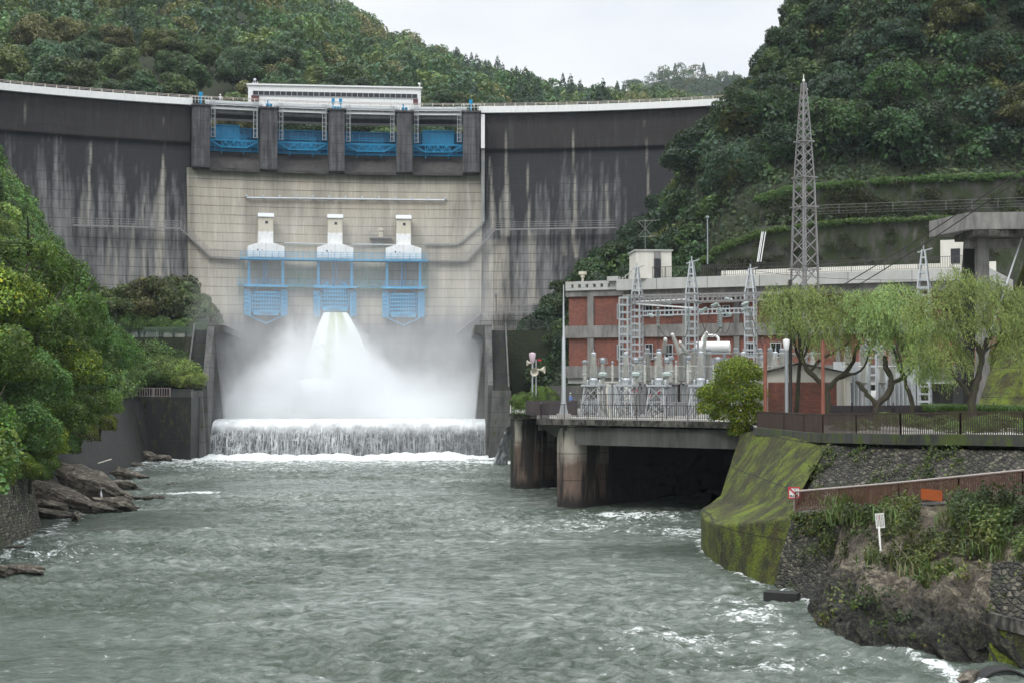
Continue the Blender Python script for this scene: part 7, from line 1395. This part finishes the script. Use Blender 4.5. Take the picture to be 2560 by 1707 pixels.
# second transformer group seen through the willows
for k, (px, Y, w_, h_, m_) in enumerate(((2130, 108, 2.6, 4.4, 'galv'), (2240, 108, 2.8, 3.8, 'galv'), (2190, 112, 4.2, 2.2, 'white'))):
    e = empty('transformer', (xs(px, Y), Y, ZD), R_(-20), ['grey transformer with ribbed radiators behind the left willow fork', 'grey transformer with ribbed radiators left of the rightmost willow', 'low white transformer tank behind the willow trunks'][k], 'transformer', 'transformers behind the willows'); MB().box((0, 0, h_ / 2), (w_, 1.6, h_)).build('body', M[m_], e)
    mb = MB()
    for j in range(9): mb.box((-w_ / 2 + w_ * (j + .5) / 9, -.98, h_ * .45), (.07, .36, h_ * .7))
    mb.build('radiator', M['galv'], e)
for k, (px, Y) in enumerate(((2158, 104), (2205, 105), (2232, 104), (2120, 106))): put(protoF, px, Y, 'large ribbed white insulator glimpsed between the willow trunks', 'insulators behind the willows', .95)
# ------------------------------------------------------------------ lattice transmission tower
def tower():
    Y = 136; px = 2013; b0 = Vector((xs(px, Y), Y, ZD)); H = at(px, 208, Y).z - ZD; e = empty('transmission_tower', b0, R_(28), 'tall rusty grey steel lattice tower rising in front of the wooded hill', 'tower')
    W = lambda z: float(np.interp(z / H, [0, .42, .72, .92, 1], [2.15, 1.78, 1.3, .62, .28])); S = [(-1, -1), (1, -1), (1, 1), (-1, 1)]; mb = MB(); mb2 = MB(); z = 0; lv = [0]
    while z < H: z += max(.75, W(z) * .78); lv.append(min(z, H))
    P = lambda s, z: Vector((s[0] * W(z) / 2, s[1] * W(z) / 2, z))
    for i, (a, b_) in enumerate(zip(lv[:-1], lv[1:])):
        for s in S: mb.bar(P(s, a), P(s, b_), .15 if a < H * .7 else .1)
        for k in range(4): s, t = S[k], S[(k + 1) % 4]; mb2.bar(P(s, a), P(t, b_), .065); mb2.bar(P(t, a), P(s, b_), .065)
    mb.build('corner_legs', M['galvdark'], e); mb2.build('diagonal_bracing', M['galvdark'], e); mb = MB()
    for f in (.24, .43, .62, .71, .82):
        z = H * f; w_ = W(z) / 2 + .22; mb = MB()
        for k in range(4): s, t = S[k], S[(k + 1) % 4]; mb.bar((s[0] * w_, s[1] * w_, z), (t[0] * w_, t[1] * w_, z), .1)
        mb.build('cross_frame', M['galvdark'], e)
    MB().tube([(0, 0, H), (0, 0, H + .8)], .05, 6).lathe([(.1, 0), (.14, .1), (.06, .3)], (0, 0, H + .1), 8).bar((0, 0, H - .2), (.5, 0, H - .6), .07).build('lightning_rod', M['porc'], e)
    mb = MB(); 
    for k in range(60): z = H * .78 * k / 60; mb.bar((-.12, -W(z) / 2 * .2, z), (.12, -W(z) / 2 * .2, z), .03)
    for s in (-.12, .12): mb.tube([(s, 0, 0), (s, 0, H * .78)], .025, 5)
    mb.build('climbing_ladder', M['galv'], e)
tower()
def cable(a, b_, sag, r, label, mat='dark', n=24): 
    a, b_ = Vector(a), Vector(b_); return tag(MB().tube([a.lerp(b_, k / n) - Vector((0, 0, sag * 4 * (k / n) * (1 - k / n))) for k in range(n + 1)], r, 5).build('cable', M[mat], smooth=True), label, 'cable', 'overhead cables')
cable(at(2700, 320, 100), at(2020, 762, 121), .5, .045, 'thick dark cable sloping down from the right edge to the switchyard, upper of the pair'); cable(at(2700, 336, 98), at(2060, 762, 118), .5, .045, 'thick dark cable sloping down from the right edge to the switchyard, lower of the pair')
cable(at(2016, 214, 136), at(2175, 452, 178), 1, .03, 'thin wire from the tower top down to the hillside on the right'); cable(at(1995, 250, 136), at(1980, 690, 139), 0, .03, 'thin wire hanging down the left side of the tower')
cable(at(1750, 668, 128), at(2308, 636, 118), .4, .02, 'thin wire between the central and the right gantry spires'); cable(at(1890, 678, 130), at(2310, 700, 118), .3, .02, 'thin lower wire from the gantry spire left of the tower')
for k, (x0, y0, x1, y1, s) in enumerate(((1645, 814, 1683, 840, .5), (1721, 815, 1703, 858, .3), (1748, 782, 1800, 818, 1.5), (1800, 818, 1765, 836, .4), (1830, 788, 1802, 820, 1.0), (1852, 778, 1878, 818, 1.2), (1929, 806, 1950, 812, .4), (1645, 815, 1645, 878, 0), (1776, 768, 1752, 838, .6), (1880, 818, 1900, 884, .5), (1872, 757, 1925, 880, 1))):
    cable(at(x0, y0, 124), at(x1, y1, 126), s, .028, 'thin dark jumper wire looping down from the gantry to the switchgear', n=12)
# tall mast, loudspeakers, lamp, poles
p = Vector((xs(1409, 113.5), 113.5, ZD)); h = at(1409, 712, 113.5).z - ZD; e = empty('mast', p, 0, 'tall tapering grey mast on a white concrete block at the deck edge', 'mast')
MB().tube([(0, 0, .3), (0, 0, h * .6), (0, 0, h * .61), (0, 0, h)], [.19, .13, .09, .035], 12).build('pole', M['galv'], e, True); MB().box((0, 0, .17), (1.1, 1.1, .34)).build('base_block', M['deck'], e); mb = MB()
for a in range(4): mb.prism([(0, 0, .3), (math.cos(a * 1.57) * .36, math.sin(a * 1.57) * .36, .3), (math.cos(a * 1.57 + .1) * .36, math.sin(a * 1.57 + .1) * .36, .3)], [(0, 0, 1.7), (math.cos(a * 1.57) * .13, math.sin(a * 1.57) * .13, 1.7), (math.cos(a * 1.57 + .1) * .13, math.sin(a * 1.57 + .1) * .13, 1.7)])
mb.build('gusset', M['galv'], e)
p = Vector((xs(1331, 124), 124, ZD)); e = empty('street_lamp', p, 0, 'pole lamp with a pinkish flared shade beside the loudspeakers', 'lamp'); h = at(1331, 902, 124).z - ZD; MB().tube([(0, 0, 0), (0, 0, h)], .07, 8).build('pole', M['galv'], e, True)
M['pink'] = mat_paint('pinkish_lamp_shade', (0.62, 0.48, 0.54), .4, var=.05, dirt_amt=.1); MB().lathe([(.14, 0), (.2, .15), (.3, .75), (.26, .85), (.05, .9)], (0, 0, h - .15), 14).build('lamp_shade', M['pink'], e, True)
p = Vector((xs(1340, 124.5), 124.5, ZD)); e = empty('loudspeaker_pole', p, 0, 'thin pole carrying a cluster of horn loudspeakers on the left deck platform', 'loudspeaker'); h = at(1340, 898, 124.5).z - ZD; MB().tube([(0, 0, 0), (0, 0, h)], .06, 8).build('pole', M['galv'], e, True)
def horn(loc, rot, par, s=1): o = MB().lathe([(.06, 0), (.1, .1), (.16, .3), (.36, .55), (.37, .58), (.3, .56), (.12, .3), (.1, .3)], (0, 0, 0), 18).lathe([(.1, -.25), (.12, -.2), (.12, 0), (.06, .02)], (0, 0, 0), 12).build('horn', M['cream'], par, True); o.location = loc; o.rotation_euler = rot; o.scale = (s,) * 3; return o
horn((-.25, -.1, h - 1.0), (R_(100), 0, R_(10)), e, 1.0); horn((.25, .1, h - .9), (R_(90), 0, R_(75)), e, .9); horn((-.4, .1, h - .3), (R_(90), 0, R_(-85)), e, .7); MB().box((.3, 0, h - .05), (.35, .12, .14)).build('red_lamp', M['signr'], e)
M['rust'] = mat_paint('rusty_red_pole', (0.26, 0.09, 0.06), .7, .1, var=.3, dirt=(.3, .2, .15), dirt_amt=.4)
p = Vector((xs(1966, 93), 93, ZD)); e = empty('street_lamp', p, 0, 'grey lamp post with a white flared head in front of the brick shed', 'lamp'); h = at(1966, 873, 93).z - ZD; MB().tube([(0, 0, 0), (0, 0, h)], .11, 10).build('pole', M['capg'], e, True); MB().lathe([(.12, 0), (.17, .12), (.23, .6), (.2, .68), (.08, .72)], (0, 0, h - .05), 14).build('lamp_shade', M['white'], e, True)
for k, (px, yt, Y) in enumerate(((1913, 858, 94), (1976, 700, 96), (2057, 852, 92))):
    p = Vector((xs(px, Y), Y, ZD)); h = at(px, yt, Y).z - ZD; o = MB().tube([(0, 0, 0), (0, 0, h)], .12, 8).bar((-.12, 0, h * .6), (.12, 0, h * .6), .05).build('pole', M['rust'] if k != 1 else M['dark'], smooth=True); o.location = p; tag(o, ['rusty red pole left of the grey lamp post', 'dark thin pole behind the grey lamp post reaching into the willow', 'rusty red pole in front of the right part of the brick shed'][k], 'pole')
# brick shed
p = Vector((xs(1900, 99), 99, ZD)); e = empty('shed', p, R_(-3), 'small shed with a red brick end wall and plain gabled roof', 'shed'); wS = xs(2122, 99) - xs(1900, 99); hE = at(1900, 935, 99).z - ZD; hR = at(1995, 910, 99).z - ZD; hB = at(1990, 955, 99).z - ZD
MB().prism([(0, 0, 0), (wS, 0, 0), (wS, 0, hE), (wS * .43, 0, hR), (0, 0, hE)][::-1], [(0, 3.2, 0), (wS, 3.2, 0), (wS, 3.2, hE), (wS * .43, 3.2, hR), (0, 3.2, hE)][::-1]).build('wall', M['creamw'], e); MB().box((wS * .47, -.03, hB / 2), (wS * .76, .08, hB)).build('brick_panel', M['brick'], e)
MB().prism([(-.15, -.25, hE - .02), (wS * .43, -.25, hR), (wS * .43, 3.4, hR), (-.15, 3.4, hE - .02)], [(-.15, -.25, hE + .1), (wS * .43, -.25, hR + .12), (wS * .43, 3.4, hR + .12), (-.15, 3.4, hE + .1)]).prism([(wS * .431, -.25, hR), (wS + .15, -.25, hE - .02), (wS + .15, 3.4, hE - .02), (wS * .431, 3.4, hR)], [(wS * .431, -.25, hR + .12), (wS + .15, -.25, hE + .1), (wS + .15, 3.4, hE + .1), (wS * .431, 3.4, hR + .12)]).build('roof', M['edge'], e)
MB().tube([(wS * .93, -.1, 0), (wS * .93, -.1, hE)], .07, 8).build('downpipe', M['cream'], e, True); MB().box((wS * .86, -.25, .35), (.4, .3, .6)).build('bin', M['dark'], e)
# concrete trestle at the right
e = empty('concrete_trestle', (xs(2470, 112), 112, ZD), 0, 'weathered concrete trestle with a box beam and a mossy slanting leg at the right edge', 'trestle'); inv = Matrix.Translation(-Vector(e.location))
def tr_(o): o.matrix_parent_inverse = inv; return o
a, b_ = at(2418, 532, 110), at(2700, 528, 108); hB = at(2418, 532, 110).z - at(2418, 574, 110).z; D_ = Vector((-1.2, 6, 0)); tr_(MB().prism([a - Vector((0, 0, hB)), b_ - Vector((0, 0, hB)), b_ + D_ - Vector((0, 0, hB)), a + D_ - Vector((0, 0, hB))], [a, b_, b_ + D_, a + D_]).build('box_beam', M['band'], e))
tr_(MB().box((a + b_) / 2 + Vector((0, 3, -hB - .25)), ((b_ - a).x - .8, 5, .5)).build('under_slab', M['edge'], e)); tr_(MB().box(at(2495, 602, 112.5), (5.0, 1.2, 1.2)).build('cap_beam', M['band'], e))
zt = at(2457, 590, 112).z; tr_(MB().box((xs(2457, 112), 112, (zt + ZD) / 2), (.85, .9, zt - ZD)).build('column', M['band'], e)); tr_(MB().prism([(xs(2395, 115), 114, ZD), (xs(2420, 115), 114, ZD), (xs(2425, 115), 117, ZD), (xs(2398, 115), 117, ZD)], [at(2410, 585, 114), at(2446, 585, 114), at(2448, 585, 117), at(2412, 585, 117)]).build('dark_leg', M['void'], e))
tr_(MB().prism([at(2452, 965, 112), at(2482, 965, 111), at(2488, 965, 114), at(2456, 965, 114)], [at(2583, 590, 112), at(2614, 590, 111), at(2618, 590, 114), at(2586, 590, 114)]).build('slanting_leg', M['mossy'], e)); pp_ = MB().tube([at(2436, 968, 109.5), at(2470, 850, 109.8), at(2500, 760, 110.2), at(2556, 590, 111)], .07, 8); tr_(pp_.build('conduit', M['galv'], e, True))
V, Fc = loft([[at(2545, 790, 110), at(2600, 770, 107), at(2760, 760, 104)], [at(2470, 940, 106), at(2560, 945, 102), at(2760, 950, 98)], [at(2445, 1010, 104), at(2560, 1015, 100), at(2760, 1020, 96)]], 60, 50, rd(.15, .6)); tag(mesh_np('mossy_footing', V, Fc, M['mossy'], smooth=True), 'broad brown-green mossy concrete footing behind the rightmost willow', 'footing')
MB_ = MB()
for a, b_ in zip([at(2345, 1014, 92), at(2420, 1012, 90), at(2560, 1010, 86)], [at(2420, 1012, 90), at(2560, 1010, 86), at(2760, 1010, 80)]): MB_.bar(Vector((a.x, a.y, 7.3)), Vector((b_.x, b_.y, 7.3)), .3, 1.1)
tag(MB_.build('low_wall', M['mossy']), 'low mossy kerb wall behind the rightmost willow', 'wall')
def gg(r): t = r.rand(); a = Vector((xs(2360, 92.5), 92.5, 7.6)).lerp(Vector((xs(2700, 84), 84, 7.6)), t); return (a.x, a.y + r.rand() * 6, a.z + .1)
MB().prism([(xs(2350, 92), 92.2, 6.8), (xs(2700, 84), 84, 6.8), (xs(2800, 96), 100, 6.8), (xs(2340, 100), 102, 6.8)], [(xs(2350, 92), 92.2, 7.7), (xs(2700, 84), 84, 7.7), (xs(2800, 96), 100, 7.9), (xs(2340, 100), 102, 7.8)]).build('grass_bed', M['grass'])['kind'] = 'structure'
grass_stuff('grass', gg, 6000, .6, [(0.06, 0.13, 0.025), (0.08, 0.15, 0.03)], 'tall bright grass behind the low mossy kerb wall', 13)
# ------------------------------------------------------------------ willows
def willow(label, base, branches, blobs, seed, nst, col=(0.205, 0.29, 0.075)):
    """base (px, py, Y); branches: lists of px points with radii; blobs (px, py, rx, rz) in px"""
    Y = base[2]; rg = random.Random(seed); r = np.random.RandomState(seed); b0 = Vector((xs(base[0], Y), Y, ZD)); e = empty('willow_tree', b0, 0, label, 'tree', 'willows on the terrace'); inv = Matrix.Translation(-b0)
    mb = MB()
    for br_ in branches:
        pts = []
        for (x, y, dy) in br_[0]: p = at(x, y, Y + dy); pts.append(p)
        if br_[0][0][:2] == base[:2]: pts[0] = b0 - Vector((0, 0, .3))
        # smooth the polyline
        q = []
        for i in range(len(pts) - 1):
            for k in range(4):
                t = k / 4; p0 = pts[max(i - 1, 0)]; p1 = pts[i]; p2 = pts[i + 1]; p3 = pts[min(i + 2, len(pts) - 1)]; q.append(0.5 * ((2 * p1) + (-p0 + p2) * t + (2 * p0 - 5 * p1 + 4 * p2 - p3) * t * t + (-p0 + 3 * p1 - 3 * p2 + p3) * t ** 3))
        q.append(pts[-1]); R0, R1 = br_[1]; mb.tube([p + Vector((rg.uniform(-.06, .06), 0, rg.uniform(-.05, .05))) for p in q], [.8 * lerp(R0, R1, k / (len(q) - 1)) * rg.uniform(.85, 1.15) for k in range(len(q))], 8)
    o = mb.build('trunk', M['bark'], e, True); o.matrix_parent_inverse = inv
    P, N, LEN = [], [], []; ppm = F / Y; A = np.array([b_[2] * b_[3] for b_ in blobs], float)
    for bi in r.choice(len(blobs), nst, p=A / A.sum()):
        x, y, rx, rz = blobs[bi][:4]; u = r.uniform(-.25, 1); a = r.uniform(0, 2 * np.pi); c = math.sqrt(1 - u * u); q = r.uniform(.55, 1.05); cx, cz = x + math.cos(a) * c * rx * q, y - u * rz * q * .9; yy = Y + math.sin(a) * c * rx / ppm * q * .8
        p = np.array(at(cx, cz, yy)); L_ = r.uniform(.5, 1.7) * (1 if u < .5 else .75); out = np.array([math.cos(a) * c, math.sin(a) * c * .8, 0.]) * r.uniform(.1, .45); n = int(L_ / .085)
        t = (np.arange(n) / n)[:, None]; S_ = p + out * np.minimum(t * 2.2, 1.2) * .9 + np.array([0, 0, -1.]) * (t ** 1.25) * L_ + np.array([.12, 0, 0]) * np.sin(t * 4 + a) + r.normal(0, .05, (n, 3)); P.append(S_); N.append(np.repeat(np.array([[math.cos(a), math.sin(a) - .5, .55]]), n, 0))
    P = np.concatenate(P); N = np.concatenate(N); n = len(P); N = N + r.normal(0, .55, (n, 3)); N /= np.linalg.norm(N, axis=1)[:, None]
    T_ = np.array([0, 0, -1.]) + r.normal(0, .5, (n, 3)); T_ -= (T_ * N).sum(1)[:, None] * N; T_ /= np.linalg.norm(T_, axis=1)[:, None]; B_ = np.cross(N, T_); s = r.uniform(.13, .26, n)[:, None]
    V = np.stack([P - T_ * s * .5, P + B_ * s * .14, P + T_ * s * .5, P - B_ * s * .14], 1).reshape(-1, 3) - np.array(tuple(b0)); c = leaf_cols(r, n, .3); c *= np.repeat(.75 + .5 * fbm(P[:, 0] * .8, P[:, 2] * .8, 3), 4)[:, None] * np.array(col)
    mesh_np('crown', V, np.arange(4 * n).reshape(n, 4), M['leaf'], e, c)
willow('leftmost willow with a forked mossy trunk beside the brick shed', (2065, 1030, 94.5), [(((2065, 1030, 0), (2068, 1000, 0), (2062, 965, 0), (2025, 930, 0), (2005, 890, 0), (1990, 800, 0), (1970, 760, 0)), (.32, .08)), (((2064, 975, 0), (2095, 945, .3), (2128, 915, .5), (2140, 870, .6), (2160, 830, .8)), (.26, .07)), (((2025, 932, 0), (2050, 900, -.4), (2085, 880, -.8), (2130, 850, -1)), (.15, .05)), (((2095, 945, .3), (2150, 925, 1), (2175, 880, 1.5), (2165, 850, 1.6)), (.14, .05)), (((2010, 890, 0), (2030, 840, .5), (2060, 790, 1)), (.12, .04))],
       [(1985, 760, 75, 60), (1950, 790, 48, 45), (2040, 800, 85, 65), (2110, 790, 80, 62), (2080, 850, 70, 45), (2160, 820, 50, 45), (2010, 735, 50, 30), (2150, 760, 40, 35), (1935, 740, 35, 35), (2060, 740, 60, 35)], 1, 1750)
willow('slim leaning willow behind the leftmost one', (1986, 1028, 97), [(((1986, 1028, 0), (1995, 960, 0), (1998, 900, 0), (1985, 850, 0), (1975, 800, 0)), (.2, .06)), (((1997, 930, 0), (2005, 880, .5), (2020, 840, .8)), (.1, .04))], [(1975, 810, 45, 45), (2010, 840, 40, 35)], 2, 220)
willow('middle willow with a pruned V-shaped trunk and long drooping sprays', (2192, 1032, 92.5), [(((2192, 1032, 0), (2195, 1010, 0), (2220, 985, 0), (2228, 950, 0), (2215, 920, 0), (2212, 890, 0)), (.3, .18)), (((2190, 1008, 0), (2168, 985, 0), (2150, 960, 0), (2142, 955, 0)), (.22, .14)), (((2226, 955, 0), (2255, 945, .5), (2245, 905, .6), (2230, 860, .8), (2222, 800, 1), (2200, 770, 1)), (.16, .04)), (((2240, 950, .3), (2275, 920, .6), (2300, 880, .8)), (.1, .04))],
       [(2225, 770, 75, 62), (2180, 800, 55, 55), (2270, 810, 60, 70), (2215, 850, 40, 70), (2290, 870, 45, 60), (2240, 730, 55, 35), (2150, 745, 40, 30)], 3, 1500, (0.2, 0.29, 0.09))
willow('thin leaning willow between the middle and the rightmost willow', (2290, 1032, 91), [(((2290, 1032, 0), (2275, 990, 0), (2262, 950, 0), (2252, 905, 0), (2240, 860, 0)), (.2, .08)), (((2262, 950, 0), (2290, 910, .5), (2310, 870, .6)), (.09, .03))], [(2300, 900, 45, 60), (2330, 830, 55, 50), (2340, 930, 40, 50)], 4, 600)
willow('rightmost willow with the widest crown on a thick dark trunk', (2431, 1033, 88), [(((2431, 1033, 0), (2432, 985, 0), (2450, 930, 0), (2452, 885, 0), (2440, 860, 0), (2418, 835, 0), (2385, 790, 0), (2345, 760, 0)), (.34, .06)), (((2452, 890, 0), (2470, 850, .3), (2478, 835, .4), (2460, 810, .6), (2450, 790, .6)), (.2, .06)), (((2425, 985, 0), (2398, 955, -.3), (2380, 930, -.4), (2372, 900, -.4)), (.18, .08)), (((2458, 880, 0), (2490, 860, .6), (2560, 840, 1)), (.12, .04)), (((2475, 838, .4), (2520, 830, .8), (2580, 835, 1)), (.1, .04)), (((2385, 790, 0), (2370, 740, .5), (2390, 700, .6)), (.08, .03)), (((2440, 860, 0), (2420, 840, 0), (2400, 800, .8), (2410, 740, 1)), (.1, .03))],
       [(2390, 705, 55, 48), (2440, 745, 85, 60), (2350, 760, 70, 55), (2500, 800, 75, 65), (2570, 790, 60, 90), (2420, 810, 70, 45), (2350, 870, 60, 55), (2390, 900, 50, 45), (2540, 870, 60, 50), (2300, 780, 45, 50), (2480, 715, 40, 35), (2530, 745, 50, 40)], 5, 2300)
for k, (px, py, Y, w_, h_) in enumerate(((1990, 1030, 90, 1.7, .5), (2160, 1030, 81, 1.3, .7), (2235, 1026, 84, 2.4, 1.0), (2340, 1030, 80, 2.0, .9), (2500, 1026, 75, 2.8, 1.0), (2110, 1040, 80, 1.2, .7), (2420, 1035, 74, 2.2, .9), (2620, 1028, 72, 2.4, 1.0), (1322, 1000, 125, 1.9, 1.5), (1318, 1015, 124, 1.6, 1.6), (1372, 975, 134, 1.5, 1.9), (1345, 965, 140, 1.6, 2.2), (1300, 975, 132, 1.3, 1.6))):
    o = empty('clipped_shrub', (xs(px, Y), Y, ZD), 0, 'rounded green shrub behind the dark brown fence' if px > 1900 else 'rounded green shrub on the platform left of the mast', 'shrub', 'shrubs behind the brown fence' if px > 1900 else 'shrubs on the left platform'); c = obj('foliage', CR_N[k % 3], o, (0, 0, -.1), (0.07, 0.14, 0.025) if px > 1900 else (0.075, 0.13, 0.025)); c.scale = (w_ / 6.0 * 1.5, w_ / 6 * 1.2, h_ / 4.2 * 1.25)
ivy = [tuple(Vector((xs(1283 + 4.4 * k, 127.6), 127.6, 7.0 + .3 * (k % 3)))) for k in range(12)]; clumps('platform_plants', ivy, 90, (.35, .3, .5), .13, [(0.06, 0.13, 0.02), (0.09, 0.16, 0.03)], 'bright weeds spilling through the railing of the left platform', 21)
# small yellow-green tree at the deck corner
t = tree('ornamental_tree', Vector((xs(1868, 97.6), 97.6, 5.9)), .62, CR_N, (0.085, 0.16, 0.02), rng, 'small yellow-green leafy tree growing at the corner of the deck and mossy wall', None, trunk=True, dz=1)
for ch in [c for c in bpy.data.objects if c.parent == t]:
    if ch.name.startswith('crown'): bpy.data.objects.remove(ch)
rs9 = np.random.RandomState(9); Bl = []
for (px, py, rr_) in ((1830, 935, 42), (1868, 935, 38), (1800, 985, 42), (1845, 985, 50), (1885, 985, 32), (1775, 1020, 30), (1810, 1035, 36), (1860, 1040, 40), (1885, 1030, 28), (1850, 1075, 28), (1770, 985, 26), (1850, 912, 26)):
    q = at(px, py, 97.6 + rs9.uniform(-1.2, 1.2)); k = rr_ * 97.6 / F; Bl.append((q.x, q.y, q.z, k, k * 1.1, k * .82))
P, N = blob_points(rs9, Bl, 21000, .65, 1.2); V, Fq = cards(rs9, P - np.array(tuple(t.location)), N, .17, .7, .5); a_ = t.rotation_euler.z; c_, s_ = math.cos(-a_), math.sin(-a_); V = np.stack([V[:, 0] * c_ - V[:, 1] * s_, V[:, 0] * s_ + V[:, 1] * c_, V[:, 2]], 1)
mesh_np('crown', V, Fq, M['leaf'], t, leaf_cols(rs9, len(P), .35, .1) * np.array((0.15, 0.25, 0.02)))
# ------------------------------------------------------------------ people and the heron
def person(loc, rz, shirt, trousers, helmet, label, arms='rest'):
    e = empty('person', loc, rz, label, 'person'); sk = mat_paint('skin', (0.5, 0.3, 0.2), .6, var=.1, dirt_amt=0); me = bpy.data.meshes.new('body')
    J = {'pel': (0, 0, .95, .14), 'sp': (0, 0, 1.2, .15), 'ch': (0, .01, 1.4, .16), 'nk': (0, 0, 1.53, .06), 'hd': (0, -.02, 1.63, .095), 'ht': (0, -.01, 1.72, .075), 'ls': (-.19, 0, 1.44, .06), 'le': (-.27, -.06, 1.18, .045), 'lh': (-.2, -.3, 1.1, .035), 'rs': (.19, 0, 1.44, .06), 're': (.27, -.06, 1.18, .045), 'rh': (.2, -.3, 1.1, .035), 'lt': (-.1, 0, .88, .1), 'lk': (-.11, -.02, .5, .065), 'lf': (-.11, .02, .08, .045), 'lo': (-.12, -.16, .04, .04), 'rt': (.1, 0, .88, .1), 'rk': (.11, -.02, .5, .065), 'rf': (.11, .02, .08, .045), 'ro': (.12, -.16, .04, .04)}
    E = [('pel', 'sp'), ('sp', 'ch'), ('ch', 'nk'), ('nk', 'hd'), ('hd', 'ht'), ('ch', 'ls'), ('ls', 'le'), ('le', 'lh'), ('ch', 'rs'), ('rs', 're'), ('re', 'rh'), ('pel', 'lt'), ('lt', 'lk'), ('lk', 'lf'), ('lf', 'lo'), ('pel', 'rt'), ('rt', 'rk'), ('rk', 'rf'), ('rf', 'ro')]
    ks = list(J); me.from_pydata([J[k][:3] for k in ks], [(ks.index(a), ks.index(b_)) for a, b_ in E], []); o = bpy.data.objects.new('body', me); link(o, e); md = o.modifiers.new('skin', 'SKIN')
    for i, k in enumerate(ks): me.skin_vertices[0].data[i].radius = (J[k][3], J[k][3] * .8)
    me.skin_vertices[0].data[0].use_root = True; sb = o.modifiers.new('sub', 'SUBSURF'); sb.levels = sb.render_levels = 1
    b = NB('clothes'); z = b.n('SeparateXYZ', Vector=b.coord('Object')).outputs['Z']; c = b.mix(b.math('GREATER_THAN', z, .98), trousers, shirt); c = b.mix(b.math('GREATER_THAN', z, 1.52), c, (.45, .27, .18)); b.pbr(c, .8); me.materials.append(b.m)
    if helmet: MB().lathe([(.15, 0), (.13, .02), (.125, .08), (.08, .14), (.02, .155)], (0, -.01, 1.69), 14).build('helmet', M['hood'], e, True)
    else: MB().lathe([(.1, 0), (.105, .06), (.07, .13), (.02, .15)], (0, 0, 1.66), 14).build('cap', M['porc2'], e, True)
    return e
t_, z_ = dhit(551, 262, .4); person(dp(t_, .2, 54.24), -t_, (.7, .7, .72), (.25, .25, .35), True, 'worker in a white helmet and pale jacket leaning on the dam crest handrail')
person(Vector((xs(1426, 139), 139, ZD)), R_(60), (.12, .2, .45), (.04, .05, .1), False, 'person in a blue shirt standing on the deck near the brick building corner')
hp = atz(253, 1257, .35); e = empty('heron', hp, R_(200), 'grey heron standing upright on the rocks of the left shore', 'bird'); M['heron'] = mat_paint('heron_grey', (0.42, 0.44, 0.46), .7, var=.2, dirt=(.1, .1, .12), dirt_amt=.3)
me = bpy.data.meshes.new('body'); J = [(0, 0, .5, .08), (0, .14, .44, .075), (0, .32, .36, .02), (0, -.1, .62, .055), (0, -.13, .76, .03), (0, -.08, .88, .024), (0, -.1, .96, .035), (0, -.2, .96, .014), (0, -.3, .95, .005), (.04, .02, .42, .022), (.045, .03, .2, .011), (.045, 0, 0, .01), (-.04, .02, .42, .022), (-.045, .03, .2, .011), (-.045, 0, 0, .01), (.045, -.1, -.01, .008), (-.045, -.1, -.01, .008)]
me.from_pydata([j[:3] for j in J], [(0, 1), (1, 2), (0, 3), (3, 4), (4, 5), (5, 6), (6, 7), (7, 8), (0, 9), (9, 10), (10, 11), (0, 12), (12, 13), (13, 14), (11, 15), (14, 16)], []); o = bpy.data.objects.new('body', me); link(o, e); o.modifiers.new('skin', 'SKIN'); me.materials.append(M['heron'])
for i, j in enumerate(J): me.skin_vertices[0].data[i].radius = (j[3], j[3])
me.skin_vertices[0].data[0].use_root = True; sb = o.modifiers.new('sub', 'SUBSURF'); sb.levels = sb.render_levels = 1; e.scale = (1.25,) * 3
tag(MB().tube([at(245, 1157, 121), at(278, 1147, 124)], .05, 6).build('driftwood_stick', M['cream']), 'pale stick lying against the dark sloping retaining wall', 'stick')
# long lamp poles on the hill
p = at(1769, 640, 170); o = MB().tube([(0, 0, -1), (0, 0, 4.5)], .07, 8).build('pole', M['capg'], smooth=True); o.location = p; MB().lathe([(.1, 0), (.22, .1), (.2, .25), (.05, .3)], (0, 0, 4.5), 10).build('lamp_shade', M['capg'], o, True); tag(o, 'grey lamp pole at the left end of the mossy terrace', 'lamp')
mb = MB()
for d in (0, 3.5, 9): mb.tube([at(1905 + d, 580, 172), at(1893 + d, 655, 172)], .06, 8)
tag(mb.build('cable_conduit', M['white'], smooth=True), 'white slanting pipes coming down the mossy terrace wall above the roof', 'pipe')
mb = MB(); mb.tube([at(1240, 735, 212), Vector((xs(1240, 212), 212, 16.9))], .1, 8); mb.box(at(1240, 737, 212), (.6, .4, .4)); tag(mb.build('floodlight_pole', M['galvdark']), 'floodlight on a pole beside the lower dam stairs', 'lamp')
# ------------------------------------------------------------------ air
b = NB('haze_air'); v = b.n('VolumePrincipled'); v.inputs['Color'].default_value = (.8, .89, 1, 1); v.inputs['Density'].default_value = HAZE; v.inputs['Anisotropy'].default_value = .1; b.t.links.new(v.outputs[0], b.out.inputs['Volume'])
hz = MB().box((100, 640, 158), (3000, 1900, 324)).build('haze', b.m); tag(hz, kind='stuff', label='pale thin air between the camera and the far hills', cat='haze')
